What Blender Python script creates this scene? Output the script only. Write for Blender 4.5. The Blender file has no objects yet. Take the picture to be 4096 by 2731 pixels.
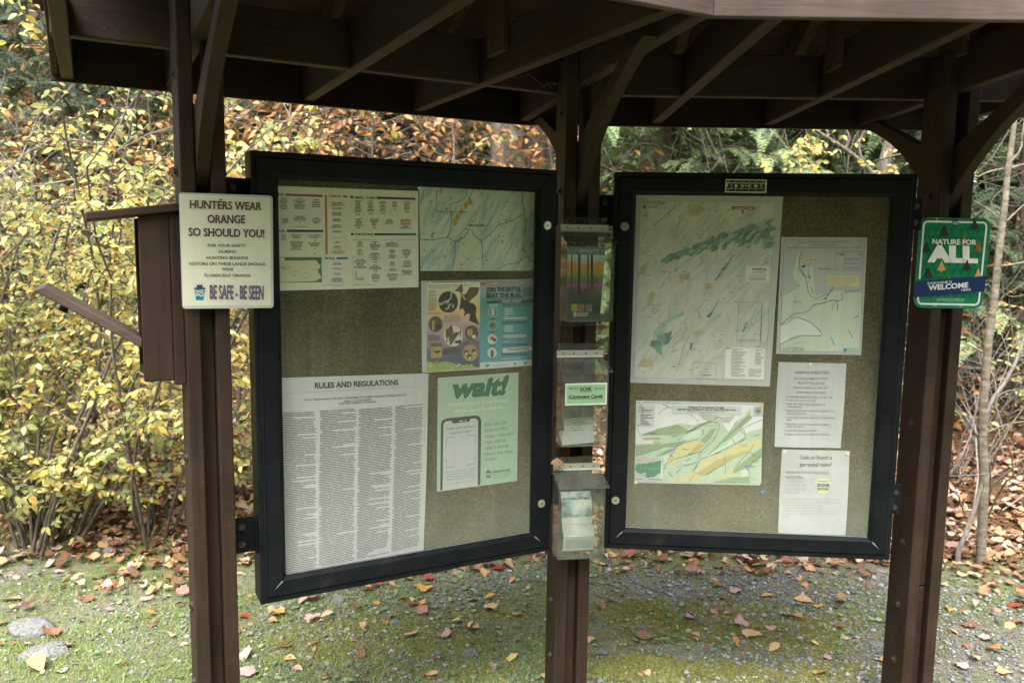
import bpy, bmesh, math, random
import numpy as np
from mathutils import Matrix, Vector

random.seed(11)
rng = np.random.default_rng(11)
scene = bpy.context.scene
COL = scene.collection
R = math.radians

# ------------------------------------------------------------------ camera
CAM_Z = 1.62
PITCH, ROLL, FPX = 0.1192, 0.0146, 3199.4          # measured from the two display cases
CX, CY = 2048.0, 1365.5
FWD = np.array([0, math.cos(PITCH), -math.sin(PITCH)])
UP0 = np.array([0, math.sin(PITCH), math.cos(PITCH)])
RI0 = np.array([1.0, 0, 0])
RIGHT = math.cos(ROLL) * RI0 + math.sin(ROLL) * UP0
UPV = -math.sin(ROLL) * RI0 + math.cos(ROLL) * UP0
CAMP = np.array([0, 0, CAM_Z])
cam_data = bpy.data.cameras.new('camera')
cam = bpy.data.objects.new('camera', cam_data)
COL.objects.link(cam)
cam.matrix_world = Matrix(((RIGHT[0], UPV[0], -FWD[0], 0), (RIGHT[1], UPV[1], -FWD[1], 0),
                           (RIGHT[2], UPV[2], -FWD[2], CAM_Z), (0, 0, 0, 1)))
cam_data.sensor_width = 36
cam_data.lens = FPX / 4096 * 36
cam_data.clip_start = 0.05
cam_data.clip_end = 2000
cam_data.dof.use_dof = True
cam_data.dof.focus_distance = 2.35
cam_data.dof.aperture_fstop = 4.5
scene.camera = cam

# ------------------------------------------------------------------ sky, sun, exposure
SUN_EL, SUN_AZ = R(60), R(192)                      # azimuth clockwise from +y
world = bpy.data.worlds.new('World')
scene.world = world
world.use_nodes = True
wn = world.node_tree
wn.nodes.clear()
sky = wn.nodes.new('ShaderNodeTexSky')
sky.sky_type = 'NISHITA'
sky.sun_disc = False
sky.sun_elevation = SUN_EL
sky.sun_rotation = SUN_AZ
sky.dust_density = 6.0
sky.air_density = 1.0
hs = wn.nodes.new('ShaderNodeHueSaturation')
hs.inputs['Saturation'].default_value = 0.5          # thin high overcast: nearly neutral light
bg = wn.nodes.new('ShaderNodeBackground')
bg.inputs['Strength'].default_value = 0.15
wo = wn.nodes.new('ShaderNodeOutputWorld')
wn.links.new(sky.outputs[0], hs.inputs['Color'])
wn.links.new(hs.outputs[0], bg.inputs['Color'])
wn.links.new(bg.outputs[0], wo.inputs['Surface'])
sd = bpy.data.lights.new('sun', 'SUN')
sd.energy = 1.5
sd.angle = R(38)
sd.color = (1.0, 0.99, 0.97)
sun = bpy.data.objects.new('sun', sd)
COL.objects.link(sun)
sdir = Vector((math.sin(SUN_AZ) * math.cos(SUN_EL), math.cos(SUN_AZ) * math.cos(SUN_EL), math.sin(SUN_EL)))
sun.rotation_euler = sdir.to_track_quat('Z', 'Y').to_euler()
sun.location = (0, -5, 12)
scene.view_settings.view_transform = 'Standard'
scene.view_settings.look = 'None'
scene.view_settings.exposure = 2.05
scene.view_settings.gamma = 1.0
scene.view_settings.use_curve_mapping = False
scene.render.engine = 'CYCLES'
scene.cycles.use_denoising = True
scene.cycles.max_bounces = 8
scene.cycles.transparent_max_bounces = 16
scene.cycles.caustics_reflective = False
scene.cycles.caustics_refractive = False

# ------------------------------------------------------------------ geometry of the view (photo pixel -> ray)
def ray(x, y):
    return FWD + (x - CX) / FPX * RIGHT - (y - CY) / FPX * UPV
def on_ground(x, y, z=0.0):
    d = ray(x, y)
    return CAMP + d * ((z - CAM_Z) / d[2])
def project(P):
    P = np.asarray(P) - CAMP
    d = P @ FWD
    return CX + FPX * (P @ RIGHT) / d, CY - FPX * (P @ UPV) / d, d
class Frame:
    """upright local frame: x along, y away from the viewer, z up"""
    def __init__(s, x, y, yaw_deg, z=0.0):
        a = R(yaw_deg)
        s.o = np.array([x, y, z]); s.a = a
        s.X = np.array([math.cos(a), math.sin(a), 0]); s.Y = np.array([-math.sin(a), math.cos(a), 0]); s.Z = np.array([0, 0, 1.0])
        s.M = Matrix(((s.X[0], s.Y[0], 0, x), (s.X[1], s.Y[1], 0, y), (0, 0, 1, z), (0, 0, 0, 1)))
    def hit(s, px, py, off=0.0):
        d = ray(px, py)
        t = ((s.o + off * s.Y - CAMP) @ s.Y) / (d @ s.Y)
        P = CAMP + t * d - s.o
        return np.array([P @ s.X, off, P @ s.Z])
    def world(s, p):
        return s.o + p[0] * s.X + p[1] * s.Y + p[2] * s.Z

# ------------------------------------------------------------------ materials
MATS = {}
def nodes_of(name):
    m = bpy.data.materials.new(name)
    m.use_nodes = True
    nt = m.node_tree
    return m, nt, nt.nodes['Principled BSDF']
def N(nt, kind, **kw):
    n = nt.nodes.new(kind)
    for k, v in kw.items():
        if k in n.inputs: n.inputs[k].default_value = v
        else: setattr(n, k, v)
    return n
def ramp(nt, stops, interp='LINEAR'):
    r = nt.nodes.new('ShaderNodeValToRGB')
    r.color_ramp.interpolation = interp
    el = r.color_ramp.elements
    while len(el) < len(stops): el.new(0.5)
    for e, (p, c) in zip(el, stops):
        e.position = p; e.color = (*c, 1) if len(c) == 3 else c
    return r
def plain(name, col, rough=0.6, metal=0.0, spec=0.5, noise=0.0, nscale=40, bump=0.0):
    if name in MATS: return MATS[name]
    m, nt, b = nodes_of(name)
    b.inputs['Base Color'].default_value = (*col, 1)
    b.inputs['Roughness'].default_value = rough
    b.inputs['Metallic'].default_value = metal
    b.inputs['Specular IOR Level'].default_value = spec
    if noise or bump:
        tc = N(nt, 'ShaderNodeTexCoord')
        nz = N(nt, 'ShaderNodeTexNoise', Scale=nscale, Detail=6.0, Roughness=0.65)
        nt.links.new(tc.outputs['Object'], nz.inputs['Vector'])
        if noise:
            rp = ramp(nt, [(0.25, tuple(c * (1 - noise) for c in col)), (0.75, tuple(min(1, c * (1 + noise)) for c in col))])
            nt.links.new(nz.outputs['Fac'], rp.inputs['Fac'])
            nt.links.new(rp.outputs['Color'], b.inputs['Base Color'])
        if bump:
            bp = N(nt, 'ShaderNodeBump', Strength=bump, Distance=0.004)
            nt.links.new(nz.outputs['Fac'], bp.inputs['Height'])
            nt.links.new(bp.outputs['Normal'], b.inputs['Normal'])
    MATS[name] = m
    return m
def facing_shine(nt, base):
    """mirror share of one face of a thin clear sheet: small head-on, rising towards grazing, same from both sides"""
    lw = N(nt, 'ShaderNodeLayerWeight'); lw.inputs['Blend'].default_value = 0.5
    pw = N(nt, 'ShaderNodeMath', operation='POWER'); pw.inputs[1].default_value = 4.0
    nt.links.new(lw.outputs['Facing'], pw.inputs[0])
    ma = N(nt, 'ShaderNodeMath', operation='MULTIPLY_ADD'); ma.inputs[1].default_value = 0.6; ma.inputs[2].default_value = base
    nt.links.new(pw.outputs[0], ma.inputs[0])
    return ma
def painted_wood(name, col, axis='Z', rough=0.6, fleck=True, grain=0.5):
    """opaque brown stain over rough-sawn timber: grain relief along one axis, scuffs and pale flecks"""
    if name in MATS: return MATS[name]
    m, nt, b = nodes_of(name)
    tc = N(nt, 'ShaderNodeTexCoord')
    oi = N(nt, 'ShaderNodeObjectInfo')
    add = N(nt, 'ShaderNodeVectorMath', operation='ADD')
    sc = N(nt, 'ShaderNodeVectorMath', operation='SCALE'); sc.inputs['Scale'].default_value = 7.0
    comb = N(nt, 'ShaderNodeCombineXYZ')
    for k in range(3): nt.links.new(oi.outputs['Random'], comb.inputs[k])
    nt.links.new(comb.outputs[0], sc.inputs[0])
    nt.links.new(tc.outputs['Object'], add.inputs[0]); nt.links.new(sc.outputs[0], add.inputs[1])
    mp = N(nt, 'ShaderNodeMapping')
    s = [60, 60, 60]; s['XYZ'.index(axis)] = 3.0
    mp.inputs['Scale'].default_value = s
    nt.links.new(add.outputs[0], mp.inputs['Vector'])
    g = N(nt, 'ShaderNodeTexNoise', Scale=1.0, Detail=7.0, Roughness=0.6, Distortion=0.6)
    nt.links.new(mp.outputs[0], g.inputs['Vector'])
    big = N(nt, 'ShaderNodeTexNoise', Scale=5.0, Detail=4.0, Roughness=0.6)
    nt.links.new(add.outputs[0], big.inputs['Vector'])
    rp = ramp(nt, [(0.25, tuple(c * 0.68 for c in col)), (0.5, col), (0.75, tuple(c * 1.4 for c in col))])
    nt.links.new(big.outputs['Fac'], rp.inputs['Fac'])
    mx = N(nt, 'ShaderNodeMix', data_type='RGBA', blend_type='MULTIPLY'); mx.inputs['Factor'].default_value = grain
    gr = ramp(nt, [(0.30, (0.35, 0.33, 0.32)), (0.42, (0.85, 0.84, 0.84)), (0.66, (1.25, 1.2, 1.16))])
    nt.links.new(g.outputs['Fac'], gr.inputs['Fac'])
    nt.links.new(rp.outputs['Color'], mx.inputs[6]); nt.links.new(gr.outputs['Color'], mx.inputs[7])
    last = mx.outputs[2]
    if fleck:
        vo = N(nt, 'ShaderNodeTexNoise', Scale=320.0, Detail=1.0)
        nt.links.new(add.outputs[0], vo.inputs['Vector'])
        fr = ramp(nt, [(0.775, (0, 0, 0)), (0.80, (0.7, 0.7, 0.7))])
        nt.links.new(vo.outputs['Fac'], fr.inputs['Fac'])
        m2 = N(nt, 'ShaderNodeMix', data_type='RGBA')
        nt.links.new(fr.outputs['Color'], m2.inputs[0])
        nt.links.new(last, m2.inputs[6]); m2.inputs[7].default_value = (0.36, 0.31, 0.26, 1)
        last = m2.outputs[2]
    nt.links.new(last, b.inputs['Base Color'])
    rr = N(nt, 'ShaderNodeMapRange'); rr.inputs['To Min'].default_value = rough - 0.1; rr.inputs['To Max'].default_value = rough + 0.15
    nt.links.new(big.outputs['Fac'], rr.inputs['Value']); nt.links.new(rr.outputs[0], b.inputs['Roughness'])
    b.inputs['Specular IOR Level'].default_value = 0.16
    bp = N(nt, 'ShaderNodeBump', Strength=0.5, Distance=0.0025)
    nt.links.new(g.outputs['Fac'], bp.inputs['Height']); nt.links.new(bp.outputs['Normal'], b.inputs['Normal'])
    MATS[name] = m
    return m
def leaf_mat(name, stops, per='island', trans=0.35, rough=0.5, blotch=0.25, bscale=90):
    """thin leaf: own hue per leaf (random per piece), blemishes, some light through the blade"""
    if name in MATS: return MATS[name]
    m, nt, b = nodes_of(name)
    if per == 'island':
        gi = N(nt, 'ShaderNodeNewGeometry'); src = gi.outputs['Random Per Island']
    else:
        gi = N(nt, 'ShaderNodeObjectInfo'); src = gi.outputs['Random']
    rp = ramp(nt, stops)
    nt.links.new(src, rp.inputs['Fac'])
    last = rp.outputs['Color']
    if blotch:
        tc = N(nt, 'ShaderNodeTexCoord')
        nz = N(nt, 'ShaderNodeTexNoise', Scale=float(bscale), Detail=4.0, Roughness=0.7)
        nt.links.new(tc.outputs['Object'], nz.inputs['Vector'])
        br = ramp(nt, [(0.30, (0.45, 0.36, 0.25)), (0.46, (1, 1, 1))])
        nt.links.new(nz.outputs['Fac'], br.inputs['Fac'])
        mx = N(nt, 'ShaderNodeMix', data_type='RGBA', blend_type='MULTIPLY'); mx.inputs['Factor'].default_value = blotch
        nt.links.new(last, mx.inputs[6]); nt.links.new(br.outputs['Color'], mx.inputs[7])
        last = mx.outputs[2]
    nt.links.new(last, b.inputs['Base Color'])
    b.inputs['Roughness'].default_value = rough
    b.inputs['Specular IOR Level'].default_value = 0.35
    tr = N(nt, 'ShaderNodeBsdfTranslucent')
    nt.links.new(last, tr.inputs['Color'])
    ms = N(nt, 'ShaderNodeMixShader'); ms.inputs['Fac'].default_value = trans
    nt.links.new(b.outputs[0], ms.inputs[1]); nt.links.new(tr.outputs[0], ms.inputs[2])
    nt.links.new(ms.outputs[0], nt.nodes['Material Output'].inputs['Surface'])
    MATS[name] = m
    return m
def bark_mat(name, dark, light, scale=(30, 30, 6), rough=0.85, bump=0.7):
    if name in MATS: return MATS[name]
    m, nt, b = nodes_of(name)
    tc = N(nt, 'ShaderNodeTexCoord'); mp = N(nt, 'ShaderNodeMapping'); mp.inputs['Scale'].default_value = scale
    nt.links.new(tc.outputs['Object'], mp.inputs['Vector'])
    nz = N(nt, 'ShaderNodeTexNoise', Scale=1.0, Detail=8.0, Roughness=0.7)
    nt.links.new(mp.outputs[0], nz.inputs['Vector'])
    rp = ramp(nt, [(0.32, dark), (0.66, light)])
    nt.links.new(nz.outputs['Fac'], rp.inputs['Fac']); nt.links.new(rp.outputs['Color'], b.inputs['Base Color'])
    b.inputs['Roughness'].default_value = rough; b.inputs['Specular IOR Level'].default_value = 0.2
    bp = N(nt, 'ShaderNodeBump', Strength=bump, Distance=0.02)
    nt.links.new(nz.outputs['Fac'], bp.inputs['Height']); nt.links.new(bp.outputs['Normal'], b.inputs['Normal'])
    MATS[name] = m
    return m

# ------------------------------------------------------------------ object helpers
def tag(o, label=None, cat=None, group=None, kind=None):
    if label: o['label'] = label
    if cat: o['category'] = cat
    if group: o['group'] = group
    if kind: o['kind'] = kind
    return o
def empty(name, M, label=None, cat=None, group=None, parent=None):
    o = bpy.data.objects.new(name, None)
    COL.objects.link(o)
    o.empty_display_size = 0.1
    if parent is not None: o.parent = parent; o.matrix_local = M
    else: o.matrix_world = M
    return tag(o, label, cat, group)
def link_mesh(name, me, mat=None, parent=None, M=None):
    o = bpy.data.objects.new(name, me)
    COL.objects.link(o)
    if mat is not None and not me.materials: me.materials.append(mat)
    if parent is not None: o.parent = parent
    if M is not None:
        if parent is not None: o.matrix_local = M
        else: o.matrix_world = M
    return o
class MB:
    """collects simple solids into one mesh"""
    def __init__(s): s.v = []; s.f = []
    def add(s, v, f):
        n = len(s.v); s.v += [tuple(map(float, p)) for p in v]; s.f += [tuple(i + n for i in q) for q in f]; return s
    def box(s, x0, x1, y0, y1, z0, z1):
        return s.add([(x0, y0, z0), (x1, y0, z0), (x1, y1, z0), (x0, y1, z0), (x0, y0, z1), (x1, y0, z1), (x1, y1, z1), (x0, y1, z1)],
                     [(0, 3, 2, 1), (4, 5, 6, 7), (0, 1, 5, 4), (1, 2, 6, 5), (2, 3, 7, 6), (3, 0, 4, 7)])
    def hexa(s, p):   # 8 points: bottom ring 4, top ring 4
        return s.add(p, [(0, 3, 2, 1), (4, 5, 6, 7), (0, 1, 5, 4), (1, 2, 6, 5), (2, 3, 7, 6), (3, 0, 4, 7)])
    def prism(s, poly, vec):      # 3-D polygon swept by vec
        n = len(poly); vec = np.asarray(vec, float)
        v = [tuple(p) for p in poly] + [tuple(np.asarray(p) + vec) for p in poly]
        return s.add(v, [tuple(range(n))[::-1], tuple(range(n, 2 * n))] + [(i, (i + 1) % n, n + (i + 1) % n, n + i) for i in range(n)])
    def cyl(s, c, ax, r, h, n=14, r2=None):
        c = np.asarray(c, float); ax = np.asarray(ax, float); ax = ax / np.linalg.norm(ax)
        t = np.array([1, 0, 0]) if abs(ax[0]) < 0.9 else np.array([0, 1, 0])
        u = np.cross(ax, t); u /= np.linalg.norm(u); w = np.cross(ax, u); r2 = r if r2 is None else r2
        a = [c + r * (math.cos(2 * math.pi * k / n) * u + math.sin(2 * math.pi * k / n) * w) for k in range(n)]
        b = [c + h * ax + r2 * (math.cos(2 * math.pi * k / n) * u + math.sin(2 * math.pi * k / n) * w) for k in range(n)]
        return s.add(a + b, [tuple(range(n))[::-1], tuple(range(n, 2 * n))] + [(i, (i + 1) % n, n + (i + 1) % n, n + i) for i in range(n)])
    def tube(s, pts, rad, k=6):
        v, f = tube_arrays(np.asarray(pts, float), np.asarray(rad, float), k)
        return s.add(v, f)
    def build(s, name, mat, parent=None, bevel=0.0, smooth=False, M=None, segs=2):
        me = bpy.data.meshes.new(name)
        me.from_pydata(s.v, [], s.f)
        bm = bmesh.new(); bm.from_mesh(me)
        bmesh.ops.recalc_face_normals(bm, faces=bm.faces)
        if bevel:
            es = [e for e in bm.edges if len(e.link_faces) == 2 and e.calc_face_angle(0) > 0.6]
            bmesh.ops.bevel(bm, geom=es, offset=bevel, offset_type='OFFSET', segments=segs, profile=0.5, affect='EDGES', clamp_overlap=True)
        bm.to_mesh(me); bm.free()
        if smooth:
            me.polygons.foreach_set('use_smooth', [True] * len(me.polygons))
        return link_mesh(name, me, mat, parent, M)
def tube_arrays(P, r, k=6):
    n = len(P)
    T = np.gradient(P, axis=0); T /= np.linalg.norm(T, axis=1, keepdims=True) + 1e-9
    ref = np.array([0.31, 0.95, 0.1]) if abs(T[0] @ [0.31, 0.95, 0.1]) < 0.9 else np.array([1.0, 0, 0])
    U = np.cross(T, ref); U /= np.linalg.norm(U, axis=1, keepdims=True) + 1e-9
    W = np.cross(T, U)
    a = np.arange(k) * 2 * math.pi / k
    V = P[:, None] + r[:, None, None] * (np.cos(a)[None, :, None] * U[:, None] + np.sin(a)[None, :, None] * W[:, None])
    V = V.reshape(-1, 3)
    F = [(i * k + j, i * k + (j + 1) % k, (i + 1) * k + (j + 1) % k, (i + 1) * k + j) for i in range(n - 1) for j in range(k)]
    F += [tuple(range(k))[::-1], tuple(range((n - 1) * k, n * k))]
    return V, F
def tubes_mesh(name, lines, k=5):
    """many polylines [(pts, radii)] -> one mesh of quads (fast path)"""
    VV, FF, off = [], [], 0
    for P, r in lines:
        P = np.asarray(P, float); r = np.asarray(r, float); n = len(P)
        T = np.gradient(P, axis=0); T /= np.linalg.norm(T, axis=1, keepdims=True) + 1e-9
        ref = np.array([0.31, 0.2, 0.93]) if abs(T[0, 2]) < 0.8 else np.array([0.9, 0.42, 0.1])
        U = np.cross(T, ref); U /= np.linalg.norm(U, axis=1, keepdims=True) + 1e-9
        W = np.cross(T, U)
        a = np.arange(k) * 2 * math.pi / k
        V = (P[:, None] + r[:, None, None] * (np.cos(a)[None, :, None] * U[:, None] + np.sin(a)[None, :, None] * W[:, None])).reshape(-1, 3)
        i = np.arange(n - 1)[:, None] * k; j = np.arange(k)[None, :]; j2 = (j + 1) % k
        F = np.stack([i + j, i + j2, i + k + j2, i + k + j], -1).reshape(-1, 4) + off
        VV.append(V); FF.append(F); off += len(V)
    return raw_mesh(name, np.concatenate(VV), np.concatenate(FF), smooth=True)
def raw_mesh(name, V, F, smooth=False):
    me = bpy.data.meshes.new(name)
    m = F.shape[1]
    me.vertices.add(len(V)); me.vertices.foreach_set('co', np.ascontiguousarray(V, dtype=np.float32).ravel())
    me.loops.add(F.size); me.loops.foreach_set('vertex_index', np.ascontiguousarray(F, dtype=np.int32).ravel())
    me.polygons.add(len(F)); me.polygons.foreach_set('loop_start', np.arange(0, F.size, m, dtype=np.int32))
    if smooth: me.polygons.foreach_set('use_smooth', np.ones(len(F), dtype=bool))
    me.update(calc_edges=True); me.validate()
    return me
def scatter(name, TV, TF, A, pos, smooth=False):
    """copies of a small triangle template: A (n,3,3) columns = local axes incl. size"""
    V = np.einsum('nij,kj->nki', A, TV) + pos[:, None]
    F = TF[None] + (np.arange(len(pos)) * len(TV))[:, None, None]
    return raw_mesh(name, V.reshape(-1, 3), F.reshape(-1, TF.shape[1]), smooth)
def unit(v): return v / (np.linalg.norm(v, axis=-1, keepdims=True) + 1e-9)
def leaf_axes(axis, normal, size, width=1.0):
    """leaf frames: y along the leaf, z normal"""
    y = unit(axis); z = unit(normal - (normal * y).sum(-1, keepdims=True) * y); x = np.cross(y, z)
    A = np.stack([x * width, y, z], -1) * np.asarray(size)[:, None, None]
    return A
# leaf templates (unit length along +y, base at the origin)
def ovate(w=0.5, fold=0.10, bend=0.12, st=(0.12, 0.38, 0.68), ws=(0.55, 1.0, 0.72)):
    V = [(0, 0, 0)]
    for s_, q in zip(st, ws):
        zc = -bend * s_ * s_
        V += [(-w / 2 * q, s_, zc + fold * q), (0, s_, zc), (w / 2 * q, s_, zc + fold * q)]
    V.append((0, 1, -bend))
    F = [(0, 2, 1), (0, 3, 2)]
    for k in range(len(st) - 1):
        a = 1 + 3 * k
        F += [(a, a + 1, a + 4), (a, a + 4, a + 3), (a + 1, a + 2, a + 5), (a + 1, a + 5, a + 4)]
    a = 1 + 3 * (len(st) - 1)
    F += [(a, a + 1, a + 3), (a + 1, a + 2, a + 3)]
    return np.array(V, float), np.array(F)
def maple(curl=0.15):
    pts = [(0, 0), (.12, -.02), (.30, -.02), (.40, .10), (.52, .16), (.46, .30), (.54, .46), (.41, .48), (.31, .56), (.27, .72), (.14, .76), (0, .98)]
    full = pts + [(-x, y) for x, y in pts[-2:0:-1]]
    V = [(0, 0.36, 0)] + [(x, y, curl * ((abs(x) * 1.6) ** 2 + (y - .36) ** 2 * 1.1) * (1 + .8 * math.sin(5 * x + 3 * y))) for x, y in full]
    n = len(full)
    return np.array(V, float), np.array([(0, 1 + i, 1 + (i + 1) % n) for i in range(n)])
OV_V, OV_F = ovate()
SM_V, SM_F = ovate(w=0.5, st=(0.45,), ws=(1.0,), fold=0.12)
MP_V, MP_F = maple()

# ================================================================== GROUND AND TERRAIN
def terrain(x, y):
    x = np.asarray(x, float); y = np.asarray(y, float)
    edge = 3.88 + 0.16 * np.sin(x * 1.3 + 0.4) + 0.06 * np.sin(x * 4.1)
    t = np.clip(y - edge, 0, None)
    z = 0.13 * np.minimum(t, 3.5) + 0.40 * np.clip(t - 3.5, 0, 34) + 0.06 * np.clip(t - 37.5, 0, 200)
    bk = np.clip(-8.0 - y, 0, None)                     # unseen bank behind the viewer, added to block the low sky
    z = z + 0.35 * np.minimum(bk, 30)
    sd_ = np.clip(np.abs(x) - 11.0, 0, None)
    z = z + 0.30 * np.minimum(sd_, 25) * np.clip((9 - np.abs(y)) / 4, 0, 1)
    return z + 0.02 * np.sin(x * 2.3 + y * 1.1) * np.clip(t, 0, 1) + 0.008 * np.sin(x * 3.1) * np.sin(y * 2.7 + 1)
gx = np.concatenate([np.linspace(-300, -44, 8), np.linspace(-40, -13, 16), np.linspace(-12, 12, 97), np.linspace(13, 40, 16), np.linspace(44, 300, 8)])
gy = np.concatenate([np.linspace(-200, -45, 6), np.linspace(-42, -4, 24), np.linspace(-3, 14, 90), np.linspace(15, 60, 40), np.linspace(65, 400, 12)])
GX, GY = np.meshgrid(gx, gy)
GV = np.stack([GX, GY, terrain(GX, GY)], -1).reshape(-1, 3)
nxg = len(gx); ii = np.arange(len(gy) - 1)[:, None] * nxg + np.arange(nxg - 1)[None]
GF = np.stack([ii, ii + 1, ii + nxg + 1, ii + nxg], -1).reshape(-1, 4)
gm, gnt, gb = nodes_of('ground_soil')
gtc = N(gnt, 'ShaderNodeTexCoord')
def gnoise(scale, detail=5.0, rough=0.6):
    n = N(gnt, 'ShaderNodeTexNoise', Scale=scale, Detail=detail, Roughness=rough)
    gnt.links.new(gtc.outputs['Object'], n.inputs['Vector']); return n
gn1, gn2, gn3 = gnoise(2.2), gnoise(38.0, 8.0, 0.7), gnoise(150.0, 3.0)
gsoil = ramp(gnt, [(0.25, (0.075, 0.068, 0.046)), (0.5, (0.17, 0.16, 0.115)), (0.75, (0.29, 0.28, 0.24))])
gnt.links.new(gn2.outputs['Fac'], gsoil.inputs['Fac'])
gmoss = ramp(gnt, [(0.3, (0.065, 0.085, 0.022)), (0.7, (0.165, 0.20, 0.06))])
gnt.links.new(gn3.outputs['Fac'], gmoss.inputs['Fac'])
gmk = ramp(gnt, [(0.38, (0, 0, 0)), (0.56, (0.8, 0.8, 0.8))])
gnt.links.new(gn1.outputs['Fac'], gmk.inputs['Fac'])
gmx = N(gnt, 'ShaderNodeMix', data_type='RGBA')
gnt.links.new(gmk.outputs['Color'], gmx.inputs[0]); gnt.links.new(gsoil.outputs['Color'], gmx.inputs[6]); gnt.links.new(gmoss.outputs['Color'], gmx.inputs[7])
gsx = N(gnt, 'ShaderNodeSeparateXYZ'); gnt.links.new(gtc.outputs['Object'], gsx.inputs[0])
glm = N(gnt, 'ShaderNodeMapRange'); glm.inputs['From Min'].default_value = 3.9; glm.inputs['From Max'].default_value = 4.4
gnt.links.new(gsx.outputs['Y'], glm.inputs['Value'])
glit = ramp(gnt, [(0.3, (0.03, 0.018, 0.010)), (0.5, (0.10, 0.055, 0.028)), (0.72, (0.22, 0.12, 0.06))])
gnt.links.new(gn2.outputs['Fac'], glit.inputs['Fac'])
gm2 = N(gnt, 'ShaderNodeMix', data_type='RGBA')
gnt.links.new(glm.outputs[0], gm2.inputs[0]); gnt.links.new(gmx.outputs[2], gm2.inputs[6]); gnt.links.new(glit.outputs['Color'], gm2.inputs[7])
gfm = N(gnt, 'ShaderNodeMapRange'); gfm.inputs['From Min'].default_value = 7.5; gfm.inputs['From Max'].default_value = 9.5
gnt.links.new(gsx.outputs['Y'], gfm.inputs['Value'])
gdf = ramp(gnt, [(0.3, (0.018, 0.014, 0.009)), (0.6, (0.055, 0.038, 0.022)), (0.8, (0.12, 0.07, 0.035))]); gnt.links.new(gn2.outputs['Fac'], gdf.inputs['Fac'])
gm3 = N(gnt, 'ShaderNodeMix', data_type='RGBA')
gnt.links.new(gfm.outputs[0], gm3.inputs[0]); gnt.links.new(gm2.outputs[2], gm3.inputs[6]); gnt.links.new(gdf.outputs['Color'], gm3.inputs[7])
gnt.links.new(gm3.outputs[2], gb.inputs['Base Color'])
gb.inputs['Roughness'].default_value = 0.95; gb.inputs['Specular IOR Level'].default_value = 0.15
gbp = N(gnt, 'ShaderNodeBump', Strength=0.9, Distance=0.02)
gnt.links.new(gn2.outputs['Fac'], gbp.inputs['Height']); gnt.links.new(gbp.outputs['Normal'], gb.inputs['Normal'])
ground = link_mesh('ground', raw_mesh('ground', GV, GF, smooth=True), gm)
tag(ground, kind='structure')

# ================================================================== KIOSK
BROWN = (0.031, 0.0190, 0.0133)
W_POST = painted_wood('brown_post_paint', BROWN, 'Z')
W_ALONG = painted_wood('brown_beam_paint', BROWN, 'X')
W_ACROSS = painted_wood('brown_joist_paint', BROWN, 'Y')
W_FASC = painted_wood('faded_skylit_brown', (0.070, 0.051, 0.043), 'X', rough=0.6)  # paler brown: weathered paint, with the sky light on it put into the colour
W_DECK = painted_wood('bare_deck_board', (0.06, 0.034, 0.022), 'X', rough=0.8, fleck=False, grain=0.8)
W_RAFT = painted_wood('bare_rafter', (0.07, 0.042, 0.027), 'Y', rough=0.8, fleck=False, grain=0.8)
STEEL = plain('painted_bolt', (0.030, 0.022, 0.018), 0.55, 0.0)
ZE = CAM_Z + 0.495                                   # underside of beams and joists
C2 = np.array([0.2153, 2.56]); LP = np.array([-0.779, 2.038]); RP = np.array([1.39, 2.555])
yawL = math.degrees(math.atan2(*(C2 - LP)[::-1])); yawR = math.degrees(math.atan2(*(RP - C2)[::-1]))
FWL, FWR = Frame(*C2, yawL), Frame(*C2, yawR)
SL, SR = float(np.linalg.norm(C2 - LP)), float(np.linalg.norm(RP - C2))
FPL, FPC, FPR = Frame(*LP, 27.7), Frame(*C2, 9.5), Frame(*RP, -1.0)
kroot_M = Matrix.Translation((C2[0], C2[1], 0))
kiosk = empty('information_kiosk', kroot_M, 'dark brown timber trailhead shelter with three posts and a bent gable roof', 'kiosk')
KI = kroot_M.inverted()
def kpart(mb, name, mat, fr, bevel=0.004, parent=kiosk, **kw):
    return mb.build(name, mat, parent, bevel=bevel, M=KI @ fr.M, **kw)
POST_D = 0.15
def make_post(fr, w, zb, seams):
    root = empty('post', KI @ fr.M, parent=kiosk)
    t = w / 3
    top = ZE + 0.12
    MB().box(-w / 2, -w / 2 + t, 0, POST_D, -0.3, top).build('board', W_POST, root, bevel=0.004)
    MB().box(w / 2 - t, w / 2, 0, POST_D, -0.3, top).build('board', W_POST, root, bevel=0.004)
    zs = [-0.3] + seams + [zb]
    for a, b in zip(zs, zs[1:]):
        MB().box(-t / 2 + 0.001, t / 2 - 0.001, 0.032, POST_D - 0.03, a + 0.002, b - 0.002).build('spacer', W_POST, root, bevel=0.003)
    # curved knee braces held between the two boards, fore and aft
    for sgn, y0 in ((-1, 0.05), (1, POST_D - 0.05)):
        A, Bc, Cc = np.array([y0, zb]), np.array([y0 + sgn * 0.19, zb + 0.26]), np.array([y0 + sgn * 0.66, ZE])
        low = [(1 - s) ** 2 * A + 2 * s * (1 - s) * Bc + s * s * Cc for s in np.linspace(0, 1, 12)]
        upp = [np.array([y0 + sgn * 0.50, ZE]), np.array([y0 - sgn * 0.02, zb + 0.19]), np.array([y0 - sgn * 0.02, zb])]
        poly = [(-t / 2 + 0.0015, p[0], p[1]) for p in low + upp]
        MB().prism(poly, (t - 0.003, 0, 0)).build('brace', W_POST, root, bevel=0.003)
    for z in (0.22, 0.42, 0.64, 1.05, zb + 0.06, zb + 0.30):
        for sx in (-1, 1):
            MB().cyl((sx * w / 2, POST_D * 0.42, z), (sx, 0, 0), 0.014, 0.003, 16).cyl((sx * (w / 2 + 0.003), POST_D * 0.42, z), (sx, 0, 0), 0.008, 0.006, 6).build('bolt', STEEL, root)
    return root
make_post(FPL, 0.1086, CAM_Z + 0.115, [0.41])
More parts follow.
